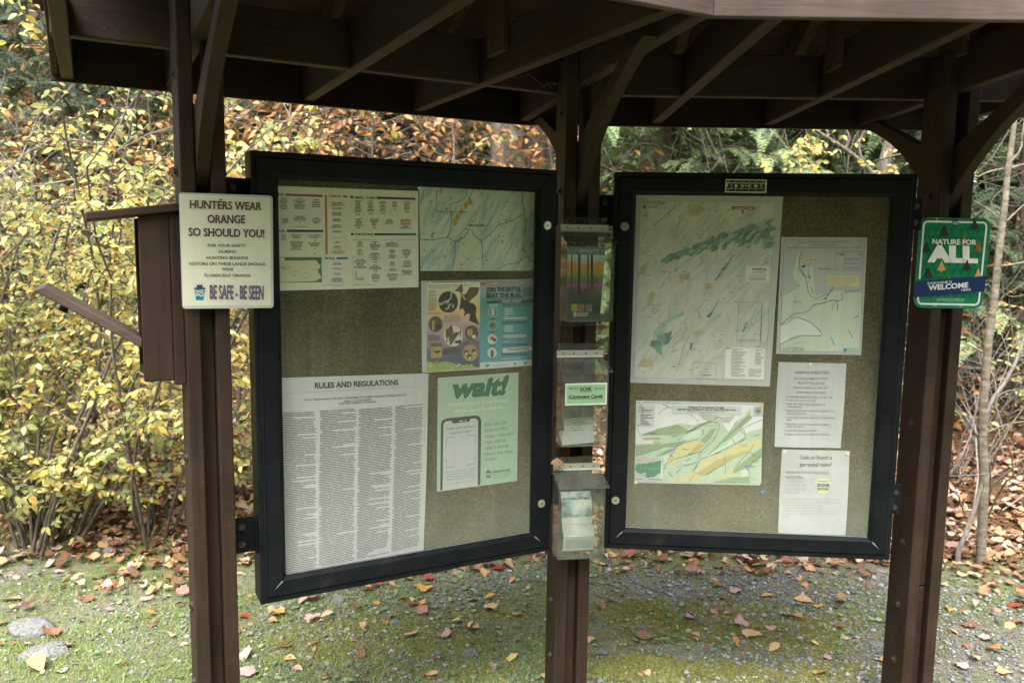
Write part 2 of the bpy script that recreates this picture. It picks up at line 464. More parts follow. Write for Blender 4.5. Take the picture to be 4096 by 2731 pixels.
make_post(FPC, 0.1143, CAM_Z + 0.115, [0.63])
make_post(FPR, 0.1058, CAM_Z + 0.115, [0.50])
# wings
DEL = math.tan(R(yawL - yawR) / 2)
YF, YB, YR = -0.79, 0.74, -0.025                     # front eave, back eave, ridge (offset from the post faces)
END = 0.345
def zr(y): return ZE + 0.125 + (YB - y if y > YR else y - YF) * 0.5   # underside of the rafters
for fr, sg, S, joists in ((FWL, -1, SL, (-0.68, -0.27)), (FWR, 1, SR, (0.35, 0.80))):
    tip = sg * (S + END)
    def mit(y): return (y * DEL) if sg < 0 else (-y * DEL)
    # beams between the joists, one length after another
    cuts = sorted(list(joists) + [sg * S])
    stops = sorted([0.0] + cuts + [tip])
    for a, b in zip(stops, stops[1:]):
        a2 = mit(0.17) if abs(a) < 1e-6 else a + 0.0205
        b2 = mit(0.17) if abs(b) < 1e-6 else b - 0.0205
        if b2 - a2 > 0.06:
            kpart(MB().box(a2, b2, 0.15, 0.188, ZE + 0.001, ZE + 0.135), 'beam', W_ALONG, fr)
    for u in list(joists) + [sg * S]:
        kpart(MB().box(u - 0.019, u + 0.019, YF + 0.022, YB - 0.001, ZE, ZE + 0.14), 'joist', W_ACROSS, fr)
    for u in list(joists) + [sg * S, sg * (S + END - 0.04)]:
        for y0, y1 in ((YB - 0.005, YR + 0.02), (YF + 0.025, YR - 0.02)):
            p = []
            for dz in (0, 0.085):
                p += [(u + 0.021, y0, zr(y0) + dz), (u + 0.059, y0, zr(y0) + dz), (u + 0.059, y1, zr(y1) + dz), (u + 0.021, y1, zr(y1) + dz)]
            kpart(MB().hexa(p), 'rafter', W_RAFT, fr, bevel=0.003)
    # struts from joist to ridge
    u = joists[1] if sg < 0 else joists[1]
    kpart(MB().box(u - 0.040, u - 0.0195, YR - 0.02, YR + 0.09, ZE + 0.06, zr(YR) + 0.02), 'strut', W_DECK, fr)
    kpart(MB().box(sg * S - 0.040, sg * S - 0.0195, YR - 0.02, YR + 0.12, ZE + 0.1, zr(YR) + 0.02), 'strut', W_DECK, fr)
    # roof boards, each plank its own piece, mitred where the two wings meet
    for y0, y1 in ((YB + 0.03, YR), (YF - 0.03, YR)):
        n = 6
        for k in range(n):
            a = y0 + (y1 - y0) * k / n; b = y0 + (y1 - y0) * (k + 1) / n
            b -= math.copysign(0.004, y1 - y0)
            e = 0.01 * random.uniform(-1, 1)
            p = []
            for dz in (0.087, 0.109):
                ring = [(tip + sg * (0.02 + e), a, zr(a) + dz), (mit(a) - sg * -0.001, a, zr(a) + dz), (mit(b) - sg * -0.001, b, zr(b) + dz), (tip + sg * (0.02 + e), b, zr(b) + dz)]
                p += ring
            kpart(MB().hexa(p), 'roof_board', W_DECK, fr, bevel=0.002)
    # shingle covering over each slope
    for y0 in (YB + 0.05, YF - 0.05):
        n = 7
        for k in range(n):
            a = y0 + (YR - y0) * k / n; b = y0 + (YR - y0) * min(1.0, (k + 1.25) / n)
            p = []
            for dz, d2 in ((0.1115 + 0.004, 0.1115), (0.1115 + 0.012, 0.1115 + 0.004)):
                p += [(tip + sg * 0.04, a, zr(a) + dz + 0.004), (mit(a), a, zr(a) + dz + 0.004), (mit(b), b, zr(b) + d2 + 0.0005), (tip + sg * 0.04, b, zr(b) + d2 + 0.0005)]
            kpart(MB().hexa(p), 'shingle_course', plain('roof_shingle', (0.05, 0.045, 0.04), 0.9, noise=0.5, nscale=60), fr, bevel=0)
    # fascia boards front and back, mitred at the bend, and barge boards at the gable
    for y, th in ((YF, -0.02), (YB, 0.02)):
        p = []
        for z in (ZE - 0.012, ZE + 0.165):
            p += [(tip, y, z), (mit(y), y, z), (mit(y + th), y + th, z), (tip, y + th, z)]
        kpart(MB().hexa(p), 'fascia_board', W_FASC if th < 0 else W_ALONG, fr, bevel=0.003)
    for y0 in (YB - 0.002, YF + 0.002):
        p = []
        for dz in (-0.12, 0.085):
            p += [(tip - sg * 0.021, y0, zr(y0) + dz), (tip - sg * 0.001, y0, zr(y0) + dz), (tip - sg * 0.001, YR, zr(YR) + dz), (tip - sg * 0.021, YR, zr(YR) + dz)]
        kpart(MB().hexa(p), 'barge_board', W_RAFT, fr, bevel=0.003)
    kpart(MB().box(tip - 0.018 - sg * 0.045, tip + 0.018 - sg * 0.045, YF + 0.022, YB - 0.001, ZE - 0.004, ZE + 0.10), 'joist', W_ACROSS, fr)
for fr, us in ((FWL, (-0.24, -0.66, -1.1)), (FWR, (0.26, 0.36, 0.8, 1.2))):
    for u in us:
        kpart(MB().cyl((u, YF - 0.020, ZE + 0.045 + 0.02 * ((u * 37) % 1)), (0, -1, 0), 0.0045, 0.0012, 10), 'nail_head', STEEL, fr, bevel=0)
# joist on the bisector over the middle post
FB = Frame(*C2, (yawL + yawR) / 2)
cd = 1 / math.cos(R(yawL - yawR) / 2)
kpart(MB().box(-0.019, 0.019, YF * cd + 0.026, YB * cd - 0.004, ZE + 0.0015, ZE + 0.138), 'joist', W_ACROSS, FB)
kpart(MB().box(-0.019, 0.019, YR, YB * cd - 0.01, zr(YR) - 0.05, zr(YR) + 0.04), 'rafter', W_RAFT, FB)
# birds' straw left on the beam
straw = MB()
for k in range(11):
    a = random.uniform(0, 6.28); L = random.uniform(0.04, 0.14)
    p0 = np.array([random.gauss(0, 0.03), random.gauss(0, 0.02), abs(random.gauss(0, 0.010)) + 0.004])
    p1 = p0 + L * np.array([math.cos(a), 0.6 * math.sin(a), random.uniform(-0.25, 0.25)])
    m = (p0 + p1) / 2 + np.array([0, 0, random.uniform(-0.01, 0.03)])
    straw.tube([p0, m, p1], [0.0009, 0.0012, 0.0006], 4)
sw = FWL.world((-0.135, 0.09, ZE + 0.001))
so = straw.build('nest_straw', plain('dry_straw', (0.07, 0.055, 0.03), 0.8), M=Matrix.Translation((sw[0] + 0.02, sw[1] + 0.03, ZE - 0.01)))
tag(so, 'wisps of dry nest straw caught on the beam above the middle post', 'straw')

# ================================================================== DISPLAY CASES
BLACK0 = plain('black_powder_coat', (0.0055, 0.007, 0.008), 0.42, spec=0.10, noise=0.35, nscale=30)
def black_coat():
    m, nt, b = nodes_of('scuffed_black_coat')
    tc = N(nt, 'ShaderNodeTexCoord')
    n1 = N(nt, 'ShaderNodeTexNoise', Scale=260.0, Detail=1.0); n2 = N(nt, 'ShaderNodeTexNoise', Scale=9.0, Detail=7.0, Roughness=0.7)
    nt.links.new(tc.outputs['Object'], n1.inputs['Vector']); nt.links.new(tc.outputs['Object'], n2.inputs['Vector'])
    r1 = ramp(nt, [(0.755, (0, 0, 0)), (0.80, (0.8, 0.8, 0.8))]); nt.links.new(n1.outputs['Fac'], r1.inputs['Fac'])
    r2 = ramp(nt, [(0.35, (0.0042, 0.0058, 0.0066)), (0.62, (0.0085, 0.0105, 0.0112)), (0.78, (0.022, 0.024, 0.023))]); nt.links.new(n2.outputs['Fac'], r2.inputs['Fac'])
    mx = N(nt, 'ShaderNodeMix', data_type='RGBA'); nt.links.new(r1.outputs['Color'], mx.inputs[0]); nt.links.new(r2.outputs['Color'], mx.inputs[6]); mx.inputs[7].default_value = (0.12, 0.12, 0.11, 1)
    nt.links.new(mx.outputs[2], b.inputs['Base Color'])
    rr = N(nt, 'ShaderNodeMapRange'); rr.inputs['To Min'].default_value = 0.3; rr.inputs['To Max'].default_value = 0.6; nt.links.new(n2.outputs['Fac'], rr.inputs['Value']); nt.links.new(rr.outputs[0], b.inputs['Roughness'])
    b.inputs['Specular IOR Level'].default_value = 0.10
    return m
BLACK = black_coat()
CHROME = plain('lock_metal', (0.55, 0.54, 0.46), 0.3, 0.9, noise=0.2, nscale=300)
DARK = plain('dark_gap', (0.008, 0.008, 0.008), 0.8)
ck, cnt, cb_ = nodes_of('cork')
ctc = N(cnt, 'ShaderNodeTexCoord')
cn1 = N(cnt, 'ShaderNodeTexNoise', Scale=260.0, Detail=3.0, Roughness=0.7); cnt.links.new(ctc.outputs['Object'], cn1.inputs['Vector'])
cn2 = N(cnt, 'ShaderNodeTexNoise', Scale=5.0, Detail=4.0); cnt.links.new(ctc.outputs['Object'], cn2.inputs['Vector'])
cr1 = ramp(cnt, [(0.30, (0.015, 0.012, 0.005)), (0.48, (0.070, 0.056, 0.024)), (0.68, (0.165, 0.128, 0.052))]); cnt.links.new(cn1.outputs['Fac'], cr1.inputs['Fac'])
cr2 = ramp(cnt, [(0.3, (0.55, 0.55, 0.52)), (0.5, (0.9, 0.9, 0.88)), (0.7, (1.25, 1.2, 1.1))]); cnt.links.new(cn2.outputs['Fac'], cr2.inputs['Fac'])
cmx = N(cnt, 'ShaderNodeMix', data_type='RGBA', blend_type='MULTIPLY'); cmx.inputs['Factor'].default_value = 1
cnt.links.new(cr1.outputs['Color'], cmx.inputs[6]); cnt.links.new(cr2.outputs['Color'], cmx.inputs[7]); cnt.links.new(cmx.outputs[2], cb_.inputs['Base Color'])
cvo = N(cnt, 'ShaderNodeTexVoronoi', Scale=34.0); cnt.links.new(ctc.outputs['Object'], cvo.inputs['Vector'])
cvr = ramp(cnt, [(0.035, (0.15, 0.15, 0.15)), (0.06, (1, 1, 1))]); cnt.links.new(cvo.outputs['Distance'], cvr.inputs['Fac'])
cm2 = N(cnt, 'ShaderNodeMix', data_type='RGBA', blend_type='MULTIPLY'); cm2.inputs['Factor'].default_value = 1
cnt.links.new(cmx.outputs[2], cm2.inputs[6]); cnt.links.new(cvr.outputs['Color'], cm2.inputs[7]); cnt.links.new(cm2.outputs[2], cb_.inputs['Base Color'])
cb_.inputs['Roughness'].default_value = 0.95; cb_.inputs['Specular IOR Level'].default_value = 0.1
CORK = ck
# glass: thin clear sheet with fresnel shine; rain-splash dust lies thickest along the lower edge
gl, lnt, lb = nodes_of('dusty_glass')
lo = lnt.nodes['Material Output']
ltc = N(lnt, 'ShaderNodeTexCoord'); lsx = N(lnt, 'ShaderNodeSeparateXYZ'); lnt.links.new(ltc.outputs['Object'], lsx.inputs[0])
lmr = N(lnt, 'ShaderNodeMapRange'); lmr.inputs['From Min'].default_value = 0.75; lmr.inputs['From Max'].default_value = 0.0
lnt.links.new(lsx.outputs['Z'], lmr.inputs['Value'])
lpw = N(lnt, 'ShaderNodeMath', operation='POWER'); lpw.inputs[1].default_value = 2.2; lnt.links.new(lmr.outputs[0], lpw.inputs[0])
lnz = N(lnt, 'ShaderNodeTexNoise', Scale=9.0, Detail=8.0, Roughness=0.7); lnt.links.new(ltc.outputs['Object'], lnz.inputs['Vector'])
lsc = N(lnt, 'ShaderNodeMapRange'); lsc.inputs['From Min'].default_value = 0.3; lsc.inputs['From Max'].default_value = 0.75
lsc.inputs['To Min'].default_value = 0.35; lsc.inputs['To Max'].default_value = 1.0
lnt.links.new(lnz.outputs['Fac'], lsc.inputs['Value'])
lmu = N(lnt, 'ShaderNodeMath', operation='MULTIPLY'); lnt.links.new(lpw.outputs[0], lmu.inputs[0]); lnt.links.new(lsc.outputs[0], lmu.inputs[1])
lm2 = N(lnt, 'ShaderNodeMath', operation='MULTIPLY_ADD'); lm2.inputs[1].default_value = 0.13; lm2.inputs[2].default_value = 0.022; lnt.links.new(lmu.outputs[0], lm2.inputs[0])
lsm = N(lnt, 'ShaderNodeMapping'); lsm.inputs['Rotation'].default_value = (0, R(12), 0); lsm.inputs['Scale'].default_value = (26, 1, 1.6); lnt.links.new(ltc.outputs['Object'], lsm.inputs['Vector'])
lsn = N(lnt, 'ShaderNodeTexNoise', Scale=1.0, Detail=5.0, Roughness=0.6, Distortion=0.8); lnt.links.new(lsm.outputs[0], lsn.inputs['Vector'])
lsr = N(lnt, 'ShaderNodeMapRange'); lsr.inputs['From Min'].default_value = 0.46; lsr.inputs['From Max'].default_value = 0.78; lsr.inputs['To Max'].default_value = 0.035; lnt.links.new(lsn.outputs['Fac'], lsr.inputs['Value'])
lad = N(lnt, 'ShaderNodeMath', operation='ADD'); lnt.links.new(lm2.outputs[0], lad.inputs[0]); lnt.links.new(lsr.outputs[0], lad.inputs[1]); lm2 = lad
ltr = N(lnt, 'ShaderNodeBsdfTransparent'); ltr.inputs['Color'].default_value = (0.985, 0.99, 0.98, 1)
lgs = N(lnt, 'ShaderNodeBsdfGlossy'); lgs.inputs['Roughness'].default_value = 0.03
lfr = facing_shine(lnt, 0.022)
lx1 = N(lnt, 'ShaderNodeMixShader'); lnt.links.new(lfr.outputs[0], lx1.inputs['Fac']); lnt.links.new(ltr.outputs[0], lx1.inputs[1]); lnt.links.new(lgs.outputs[0], lx1.inputs[2])
ldf = N(lnt, 'ShaderNodeBsdfDiffuse'); ldf.inputs['Color'].default_value = (0.46, 0.50, 0.42, 1)
lx2 = N(lnt, 'ShaderNodeMixShader'); lnt.links.new(lm2.outputs[0], lx2.inputs['Fac']); lnt.links.new(lx1.outputs[0], lx2.inputs[1]); lnt.links.new(ldf.outputs[0], lx2.inputs[2])
lnt.links.new(lx2.outputs[0], lo.inputs['Surface'])
GLASS = gl
CW, CZ0, CZ1, CD = 0.9149, CAM_Z - 0.987, CAM_Z + 0.233, 0.085
FCL, FCR = Frame(-0.6778, 2.091, 27.701), Frame(0.3131, 2.546, -4.409)
CORK_Y = 0.056
def make_case(fr, label, locks, hinge_right, brackets):
    h = CZ1 - CZ0
    base = Matrix.Translation((0, 0, CZ0))
    root = empty('display_case', fr.M @ base, label, 'display case', 'glazed notice cases on the kiosk')
    body = MB()
    rim = 0.015
    body.box(0, rim, 0, CD, 0, h).box(CW - rim, CW, 0, CD, 0, h).box(rim, CW - rim, 0, CD, 0, rim).box(rim, CW - rim, 0, CD, h - rim, h).box(rim, CW - rim, CD - 0.008, CD, rim, h - rim)
    body.build('case_shell', BLACK, root)
    MB().box(rim + 0.001, CW - rim - 0.001, CORK_Y, CD - 0.009, rim + 0.001, h - rim - 0.001).build('cork_board', CORK, root)
    prof = [(0.0175, -0.004), (0.059, -0.004), (0.070, 0.007), (0.070, 0.016), (0.0175, 0.016)]
    def ringpt(i, y, corner):
        return {0: (i, y, i), 1: (CW - i, y, i), 2: (CW - i, y, h - i), 3: (i, y, h - i)}[corner]
    for name, a, b in (('door_rail', 0, 1), ('door_stile', 1, 2), ('door_rail', 2, 3), ('door_stile', 3, 0)):
        n = len(prof)
        v = [ringpt(i, y, a) for i, y in prof] + [ringpt(i, y, b) for i, y in prof]
        mb = MB(); mb.add(v, [tuple(range(n)), tuple(range(n, 2 * n))[::-1]] + [(k, n + k, n + (k + 1) % n, (k + 1) % n) for k in range(n)])
        mb.build(name, BLACK, root, bevel=0.0012)
    dm = plain('settled_dust', (0.16, 0.17, 0.17), 0.9, noise=0.4, nscale=80)
    for sx, cxx in ((1, 0.0), (-1, CW)):
        a_, b_ = 0.0585, 0.036
        MB().add([(cxx + sx * (a_ + 0.0018), -0.0045, a_ - 0.0018), (cxx + sx * (a_ - 0.0018), -0.0045, a_ + 0.0018), (cxx + sx * b_, -0.0045, b_)], [(0, 1, 2)]).build('dust_streak', dm, root)
    MB().box(0.0725, CW - 0.0725, 0.0062, 0.0072, 0.0705, 0.0722).build('dust_streak', dm, root)
    gp = MB().box(-(CW / 2 - 0.064), CW / 2 - 0.064, 0, 0.003, 0, h - 0.128)
    gp.build('glass_pane', GLASS, root, M=Matrix.Translation((CW / 2, 0.009, 0.064)))
    for px, py in locks:
        p = fr.hit(px, py, -0.004); z = p[2] - CZ0
        lk = MB().cyl((p[0], -0.004, z), (0, -1, 0), 0.0135, 0.003, 24, 0.0125).cyl((p[0], -0.007, z), (0, -1, 0), 0.009, 0.0015, 24).build('lock', CHROME, root)
        MB().box(p[0] - 0.005, p[0] + 0.003, -0.0092, -0.0086, z - 0.0012, z + 0.0012).cyl((p[0] + 0.001, -0.0086, z), (0, -1, 0), 0.0022, 0.0006, 10).build('keyhole', DARK, lk)
    uh = CW - 0.0165 if hinge_right else 0.0165
    zs = np.arange(0.02, h - 0.02, 0.004); rr = np.where((np.arange(len(zs)) % 8) < 7, 0.0035, 0.0026)
    MB().tube([(uh, -0.003, z) for z in zs], rr, 8).build('hinge', BLACK, root)
    for u0, u1, z in brackets:
        br = MB().box(u0, u1, 0.048, 0.053, z - CZ0 - 0.05, z - CZ0 + 0.05).box(u1 - 0.004 if u1 <= 0 else u0, u1 if u1 <= 0 else u0 + 0.004, 0.02, 0.0475, z - CZ0 - 0.05, z - CZ0 + 0.05)
        bo = br.build('bracket', BLACK, root, bevel=0.0015)
        for dz in (-0.026, 0.024):
            MB().cyl(((u0 + u1) / 2, 0.0475, z - CZ0 + dz), (0, -1, 0), 0.010, 0.002, 16).cyl(((u0 + u1) / 2, 0.0455, z - CZ0 + dz), (0, -1, 0), 0.007, 0.005, 6).build('bolt', STEEL, bo)
    return root
zb1 = CAM_Z + 0.115; zb2 = CAM_Z - 0.80
caseL = make_case(FCL, 'black metal glazed notice case beside the wooden box, turned inward, holding the rules sheet', [(2189, 902), (2165, 2013)], False,
                  [(-0.075, -0.001, zb1), (-0.075, -0.001, zb2), (CW + 0.001, CW + 0.035, zb1), (CW + 0.001, CW + 0.035, zb2)])
caseR = make_case(FCR, 'black metal glazed notice case facing the viewer, with a maker plate on its top rail', [(2499, 906), (2462, 2000)], True,
                  [(-0.05, -0.001, zb1), (-0.05, -0.001, zb2), (CW + 0.001, CW + 0.042, zb1), (CW + 0.001, CW + 0.042, zb2)])

# ================================================================== PRINTED THINGS
def ink(name, col, rough=0.5):
    return plain('ink_' + name, col, rough, spec=0.3)
PAPER = plain('white_paper', (0.47, 0.485, 0.48), 0.45, noise=0.06, nscale=4)
INK = ink('black', (0.03, 0.035, 0.04)); GREYINK = ink('grey', (0.17, 0.18, 0.19)); PALEINK = ink('pale', (0.33, 0.34, 0.35))
TXT = {}
def text_mesh(s, bold=0.0):
    k = (s, bold)
    if k in TXT: return TXT[k]
    c = bpy.data.curves.new('text', 'FONT')
    c.body = s; c.size = 1.0; c.resolution_u = 3; c.offset = bold
    o = bpy.data.objects.new('text', c)
    me = o.to_mesh()
    V = np.array([tuple(v.co)[:2] for v in me.vertices]); F = [tuple(p.vertices) for p in me.polygons]
    o.to_mesh_clear(); bpy.data.objects.remove(o); bpy.data.curves.remove(c)
    TXT[k] = (V, F)
    return TXT[k]
H0 = text_mesh('H')[0][:, 1].max()
class Sheet:
    """a flat printed thing lying in a frame; all marks are given as photo points on it"""
    def __init__(s, name, label, cat, fr, off, zoom, corners, mat=PAPER, thick=0.0006, group=None, rnd=0.0, sag=0.0):
        s.fr, s.off, s.z = fr, off, zoom; s.sag = sag
        P = [s.P(*c) for c in corners]
        s.c = np.mean(P, axis=0)
        if rnd:
            P = s.round(P, rnd)
        s.hw = max(abs(p[0] - s.c[0]) for p in P); s.hh = max(abs(p[2] - s.c[2]) for p in P)
        mb = MB().prism([p - s.c for p in P], (0, thick, 0))
        if sag:
            mb = MB(); n_ = 14; a_, b_, c_, d_ = [p - s.c for p in P]; V = []
            for dy in (0.0, thick):
                for i_ in range(n_ + 1):
                    for j_ in range(n_ + 1):
                        u_, v_ = j_ / n_, i_ / n_; q_ = (1 - v_) * ((1 - u_) * a_ + u_ * b_) + v_ * ((1 - u_) * d_ + u_ * c_)
                        V.append((q_[0], dy + s.bend(q_[0], q_[2]), q_[2]))
            m_ = n_ + 1; F = []
            for k_ in (0, m_ * m_):
                for i_ in range(n_):
                    for j_ in range(n_): o_ = k_ + i_ * m_ + j_; F.append((o_, o_ + 1, o_ + m_ + 1, o_ + m_))
            mb.add(V, F)
        s.o = mb.build(name, mat, M=fr.M @ Matrix.Translation(s.c))
        tag(s.o, label, cat, group)
        s.acc = {}
    def bend(s, x, z):
        u, v = x / s.hw, z / s.hh
        return -s.sag * (0.25 + 0.75 * (0.5 - 0.5 * v) ** 2 * (0.6 + 0.4 * math.cos(2.6 * u + 0.8)) + 0.25 * math.sin(3.1 * v + 1.7 * u)) if s.sag else 0.0
    @staticmethod
    def round(P, r, n=6):
        out = []
        for k in range(len(P)):
            a, b, c = P[k - 1], P[k], P[(k + 1) % len(P)]
            da, dc = (a - b) / np.linalg.norm(a - b), (c - b) / np.linalg.norm(c - b)
            p0, p2 = b + da * r, b + dc * r
            for t in np.linspace(0, 1, n):
                out.append((1 - t) ** 2 * p0 + 2 * t * (1 - t) * (b * 0.8 + (p0 + p2) * 0.1) + t * t * p2)
        return out
    def P(s, a, b):
        x0, y0, k = s.z
        return s.fr.hit(x0 + a * k, y0 + b * k, s.off)
    def put(s, part, mat, V, F, layer=1):
        mb = s.acc.setdefault((part, mat.name), (MB(), mat))[0]
        V = np.asarray(V) - s.c; V[:, 1] = -0.00035 * layer
        if s.sag: V[:, 1] += np.array([s.bend(q[0], q[2]) for q in V]) - 0.0004
        mb.add(V, F)
    def poly(s, pts, mat, part='print', layer=1):
        V = [s.P(*p) for p in pts]
        s.put(part, mat, V, [tuple(range(len(V)))], layer)
    def rect(s, x0, y0, x1, y1, mat, part='print', layer=1):
        s.poly([(x0, y0), (x1, y0), (x1, y1), (x0, y1)], mat, part, layer)
    def line(s, pts, w, mat, part='lines', layer=2):
        p = np.array(pts, float)
        T = np.gradient(p, axis=0); T /= np.linalg.norm(T, axis=1, keepdims=True) + 1e-9
        n = np.stack([-T[:, 1], T[:, 0]], 1) * w / 2
        V = [s.P(*q) for q in p + n] + [s.P(*q) for q in p - n]
        m = len(p)
        s.put(part, mat, V, [(i, i + 1, m + i + 1, m + i) for i in range(m - 1)], layer)
    def disc(s, x, y, rx, ry, mat, part='print', layer=2, n=24):
        s.poly([(x + rx * math.cos(2 * math.pi * k / n), y + ry * math.sin(2 * math.pi * k / n)) for k in range(n)], mat, part, layer)
    def star(s, x, y, r, mat, part='print', layer=2, n=5, q=0.42):
        s.poly([(x + (r if k % 2 == 0 else r * q) * math.sin(math.pi * k / n), y - (r if k % 2 == 0 else r * q) * math.cos(math.pi * k / n)) for k in range(2 * n)], mat, part, layer)
    def text(s, t, a, b, h, mat, bold=0.0, shear=0.0, part='lettering', layer=3):
        V, F = text_mesh(t, bold)
        if not len(V): return
        P0, P1 = s.P(*a), s.P(*b); U = s.P(a[0], a[1] - h) - P0
        x = (V[:, 0] - V[:, 0].min()) / (V[:, 0].max() - V[:, 0].min() + 1e-9)
        y = V[:, 1] / H0
        D = P1 - P0
        W = P0 + x[:, None] * D + y[:, None] * U + (shear * y)[:, None] * (D / np.linalg.norm(D)) * np.linalg.norm(U)
        s.put(part, mat, W, F, layer)
    def fine(s, q, n, mat, fill=0.55, ragged=0.12, center=False, para=0.12, part='fine_print', layer=2, words=(0.05, 0.16)):
        """lines of small print in a quad TL, TR, BR, BL: word-sized dashes"""
        TL, TR, BR, BL = [np.array(p, float) for p in q]
        V, F = [], []
        indent = 0
        for i in range(n):
            t0, t1 = i / n, (i + fill) / n
            L0, R0 = TL + (BL - TL) * t0, TR + (BR - TR) * t0
            L1, R1 = TL + (BL - TL) * t1, TR + (BR - TR) * t1
            end = 1 - random.random() * ragged
            if random.random() < para: end *= random.uniform(0.3, 0.75)
            st = 0.0
            if center: st = (1 - end) / 2; end = 1 - st
            elif random.random() < para: st = 0.06
            x = st
            while x < end - 0.01:
                w = min(random.uniform(*words), end - x)
                k = len(V)
                for A, B in ((L0, R0), (L1, R1)):
                    V += [s.P(*(A + (B - A) * x)), s.P(*(A + (B - A) * (x + w)))]
                F.append((k, k + 1, k + 3, k + 2))
                x += w + 0.022
        if V: s.put(part, mat, V, F, layer)
    def keystone(s, x, y, w, h, mat, mat2, txt=None, mat3=None):
        pts = [(-.5, -.30), (-.27, -.30), (-.27, -.5), (.27, -.5), (.27, -.30), (.5, -.30), (.34, .5), (-.34, .5)]
        s.poly([(x + a * w, y + b * h) for a, b in pts], mat, 'emblem', 3)
        s.line([(x - .38 * w, y + .22 * h), (x - .1 * w, y + .15 * h), (x + .12 * w, y + .24 * h), (x + .38 * w, y + .18 * h)], .07 * h, mat2, 'emblem', 4)
        s.line([(x - .42 * w, y - .16 * h), (x - .1 * w, y - .08 * h), (x + .12 * w, y - .14 * h), (x + .42 * w, y - .17 * h)], .05 * h, mat2, 'emblem', 4)
        if txt: s.text(txt, (x - .36 * w, y + .10 * h), (x + .36 * w, y + .10 * h), .17 * h, mat3 or mat2, 0.015, part='emblem', layer=5)
    def pin(s, x, y, col=(0.75, 0.75, 0.72), r=0.006):
        p = s.P(x, y); w = s.fr.world(p)
        o = MB().cyl((0, 0, 0), (0, -1, 0), r, 0.004, 14, r * 0.8).build('push_pin', plain('pin_%.2f_%.2f' % (col[0], col[2]), col, 0.25), M=s.fr.M @ Matrix.Translation((p[0], s.off - 0.0022, p[2])))
        return o
    def finish(s):
        for (part, mn), (mb, mat) in s.acc.items():
            part = part.split('#')[0]
            me = bpy.data.meshes.new(part)
            me.from_pydata(mb.v, [], mb.f)
            link_mesh(part, me, mat, s.o)
        return s.o
PY = CORK_Y - 0.0012
# ---- maker plate on the right case
plate_cream = plain('plate_cream', (0.55, 0.54, 0.40), 0.4)
plate_black = plain('plate_black', (0.01, 0.011, 0.012), 0.4)
s = Sheet('maker_plate', None, None, FCR, -0.0065, (2860, 690, 260 / 2352), [(390, 243), (1880, 265), (1855, 742), (360, 720)], plate_cream, 0.002)
def pl(a, b): return (a, b + (a - 400) * 0.0145)
s.poly([pl(420, 283), pl(1838, 283), pl(1835, 365), pl(415, 368)], plate_black)
s.poly([pl(405, 590), pl(1820, 585), pl(1815, 680), pl(400, 685)], plate_black)
for x in (497, 752, 992, 1243, 1494, 1740): s.star(x, 333 + (x - 497) * .0145, 26, plate_cream, layer=3)
for x in (478, 735, 975, 1225, 1474, 1722): s.star(x, 640 + (x - 478) * .0100, 26, plate_cream, layer=3)
s.poly([pl(455, 395), pl(1790, 390), pl(1828, 430), pl(1800, 480), pl(1828, 530), pl(1800, 575), pl(575, 572), pl(580, 540), pl(545, 570), pl(430, 572), pl(408, 500), pl(440, 520), pl(475, 480), pl(450, 440)], plate_black)
for a in ((712, 440, 808, 530), (1418, 436, 1528, 528)): s.poly([pl(a[0], a[1]), pl(a[2], a[1]), pl(a[2], a[3]), pl(a[0], a[3])], plate_cream, layer=3)
for a in ((555, 438, 626, 460), (585, 505, 626, 528), (1622, 437, 1712, 460), (1622, 503, 1712, 528), (915, 440, 1030, 462), (980, 462, 1030, 515), (915, 510, 1030, 533), (1030, 476, 1200, 492), (1200, 440, 1318, 462), (1200, 462, 1250, 515), (1200, 510, 1318, 533), (1105, 395, 1122, 476)):
    s.poly([pl(a[0], a[1]), pl(a[2], a[1]), pl(a[2], a[3]), pl(a[0], a[3])], plate_cream, layer=3)
mp_ = s.finish()
mw = mp_.matrix_world.copy(); mp_.parent = caseR; mp_.matrix_parent_inverse = caseR.matrix_world.inverted()

# ---- hunting season sheets
ZS = (1100, 760, 600 / 2240)
def zl(a, b): return ((1090 + a * .5101 - 1100) / ZS[2], (700 + b * .5101 - 760) / ZS[2])
MAG, ORG, NAVY, PURP, TEAL, BLUE = ink('crimson', (0.35, 0.045, 0.07)), ink('orange', (0.52, 0.19, 0.05)), ink('navy', (0.03, 0.05, 0.09)), ink('plum', (0.12, 0.03, 0.06)), ink('teal', (0.02, 0.16, 0.13)), ink('blue', (0.05, 0.22, 0.47))
GOLD = ink('gold', (0.45, 0.36, 0.06)); RED = ink('red', (0.4, 0.04, 0.03)); GRN = ink('green', (0.05, 0.20, 0.08))
CREAM = plain('cream_paper', (0.70, 0.69, 0.57), 0.5, noise=0.05, nscale=5)
s = Sheet('season_poster', 'cream hunting season chart with coloured heading bars, top corner of the inward-turned case', 'poster', FCL, PY, ZS, [zl(-45, 83), zl(1143, 127), zl(1145, 880), zl(-45, 909)], CREAM)
s.text('DEER', (-60, 82), (135, 84), 30, MAG, 0.02); s.poly([(157, 55), (710, 72), (710, 107), (157, 90)], MAG)
s.poly([(742, 73), (775, 74), (787, 963), (752, 963)], ORG)
s.text('TURKEY', (795, 110), (992, 115), 34, ORG, 0.02); s.poly([(1017, 80), (1080, 82), (1080, 115), (1017, 114)], ORG)
s.poly([(1127, 90), (1170, 91), (1170, 125), (1127, 124)], PURP); s.text('SMALL GAME', (1188, 130), (1498, 137), 34, PURP, 0.02); s.poly([(1515, 100), (2096, 117), (2096, 150), (1515, 135)], PURP)
s.text('BEAR', (-70, 628), (155, 628), 32, NAVY, 0.02); s.poly([(173, 592), (722, 596), (722, 631), (173, 629)], NAVY)
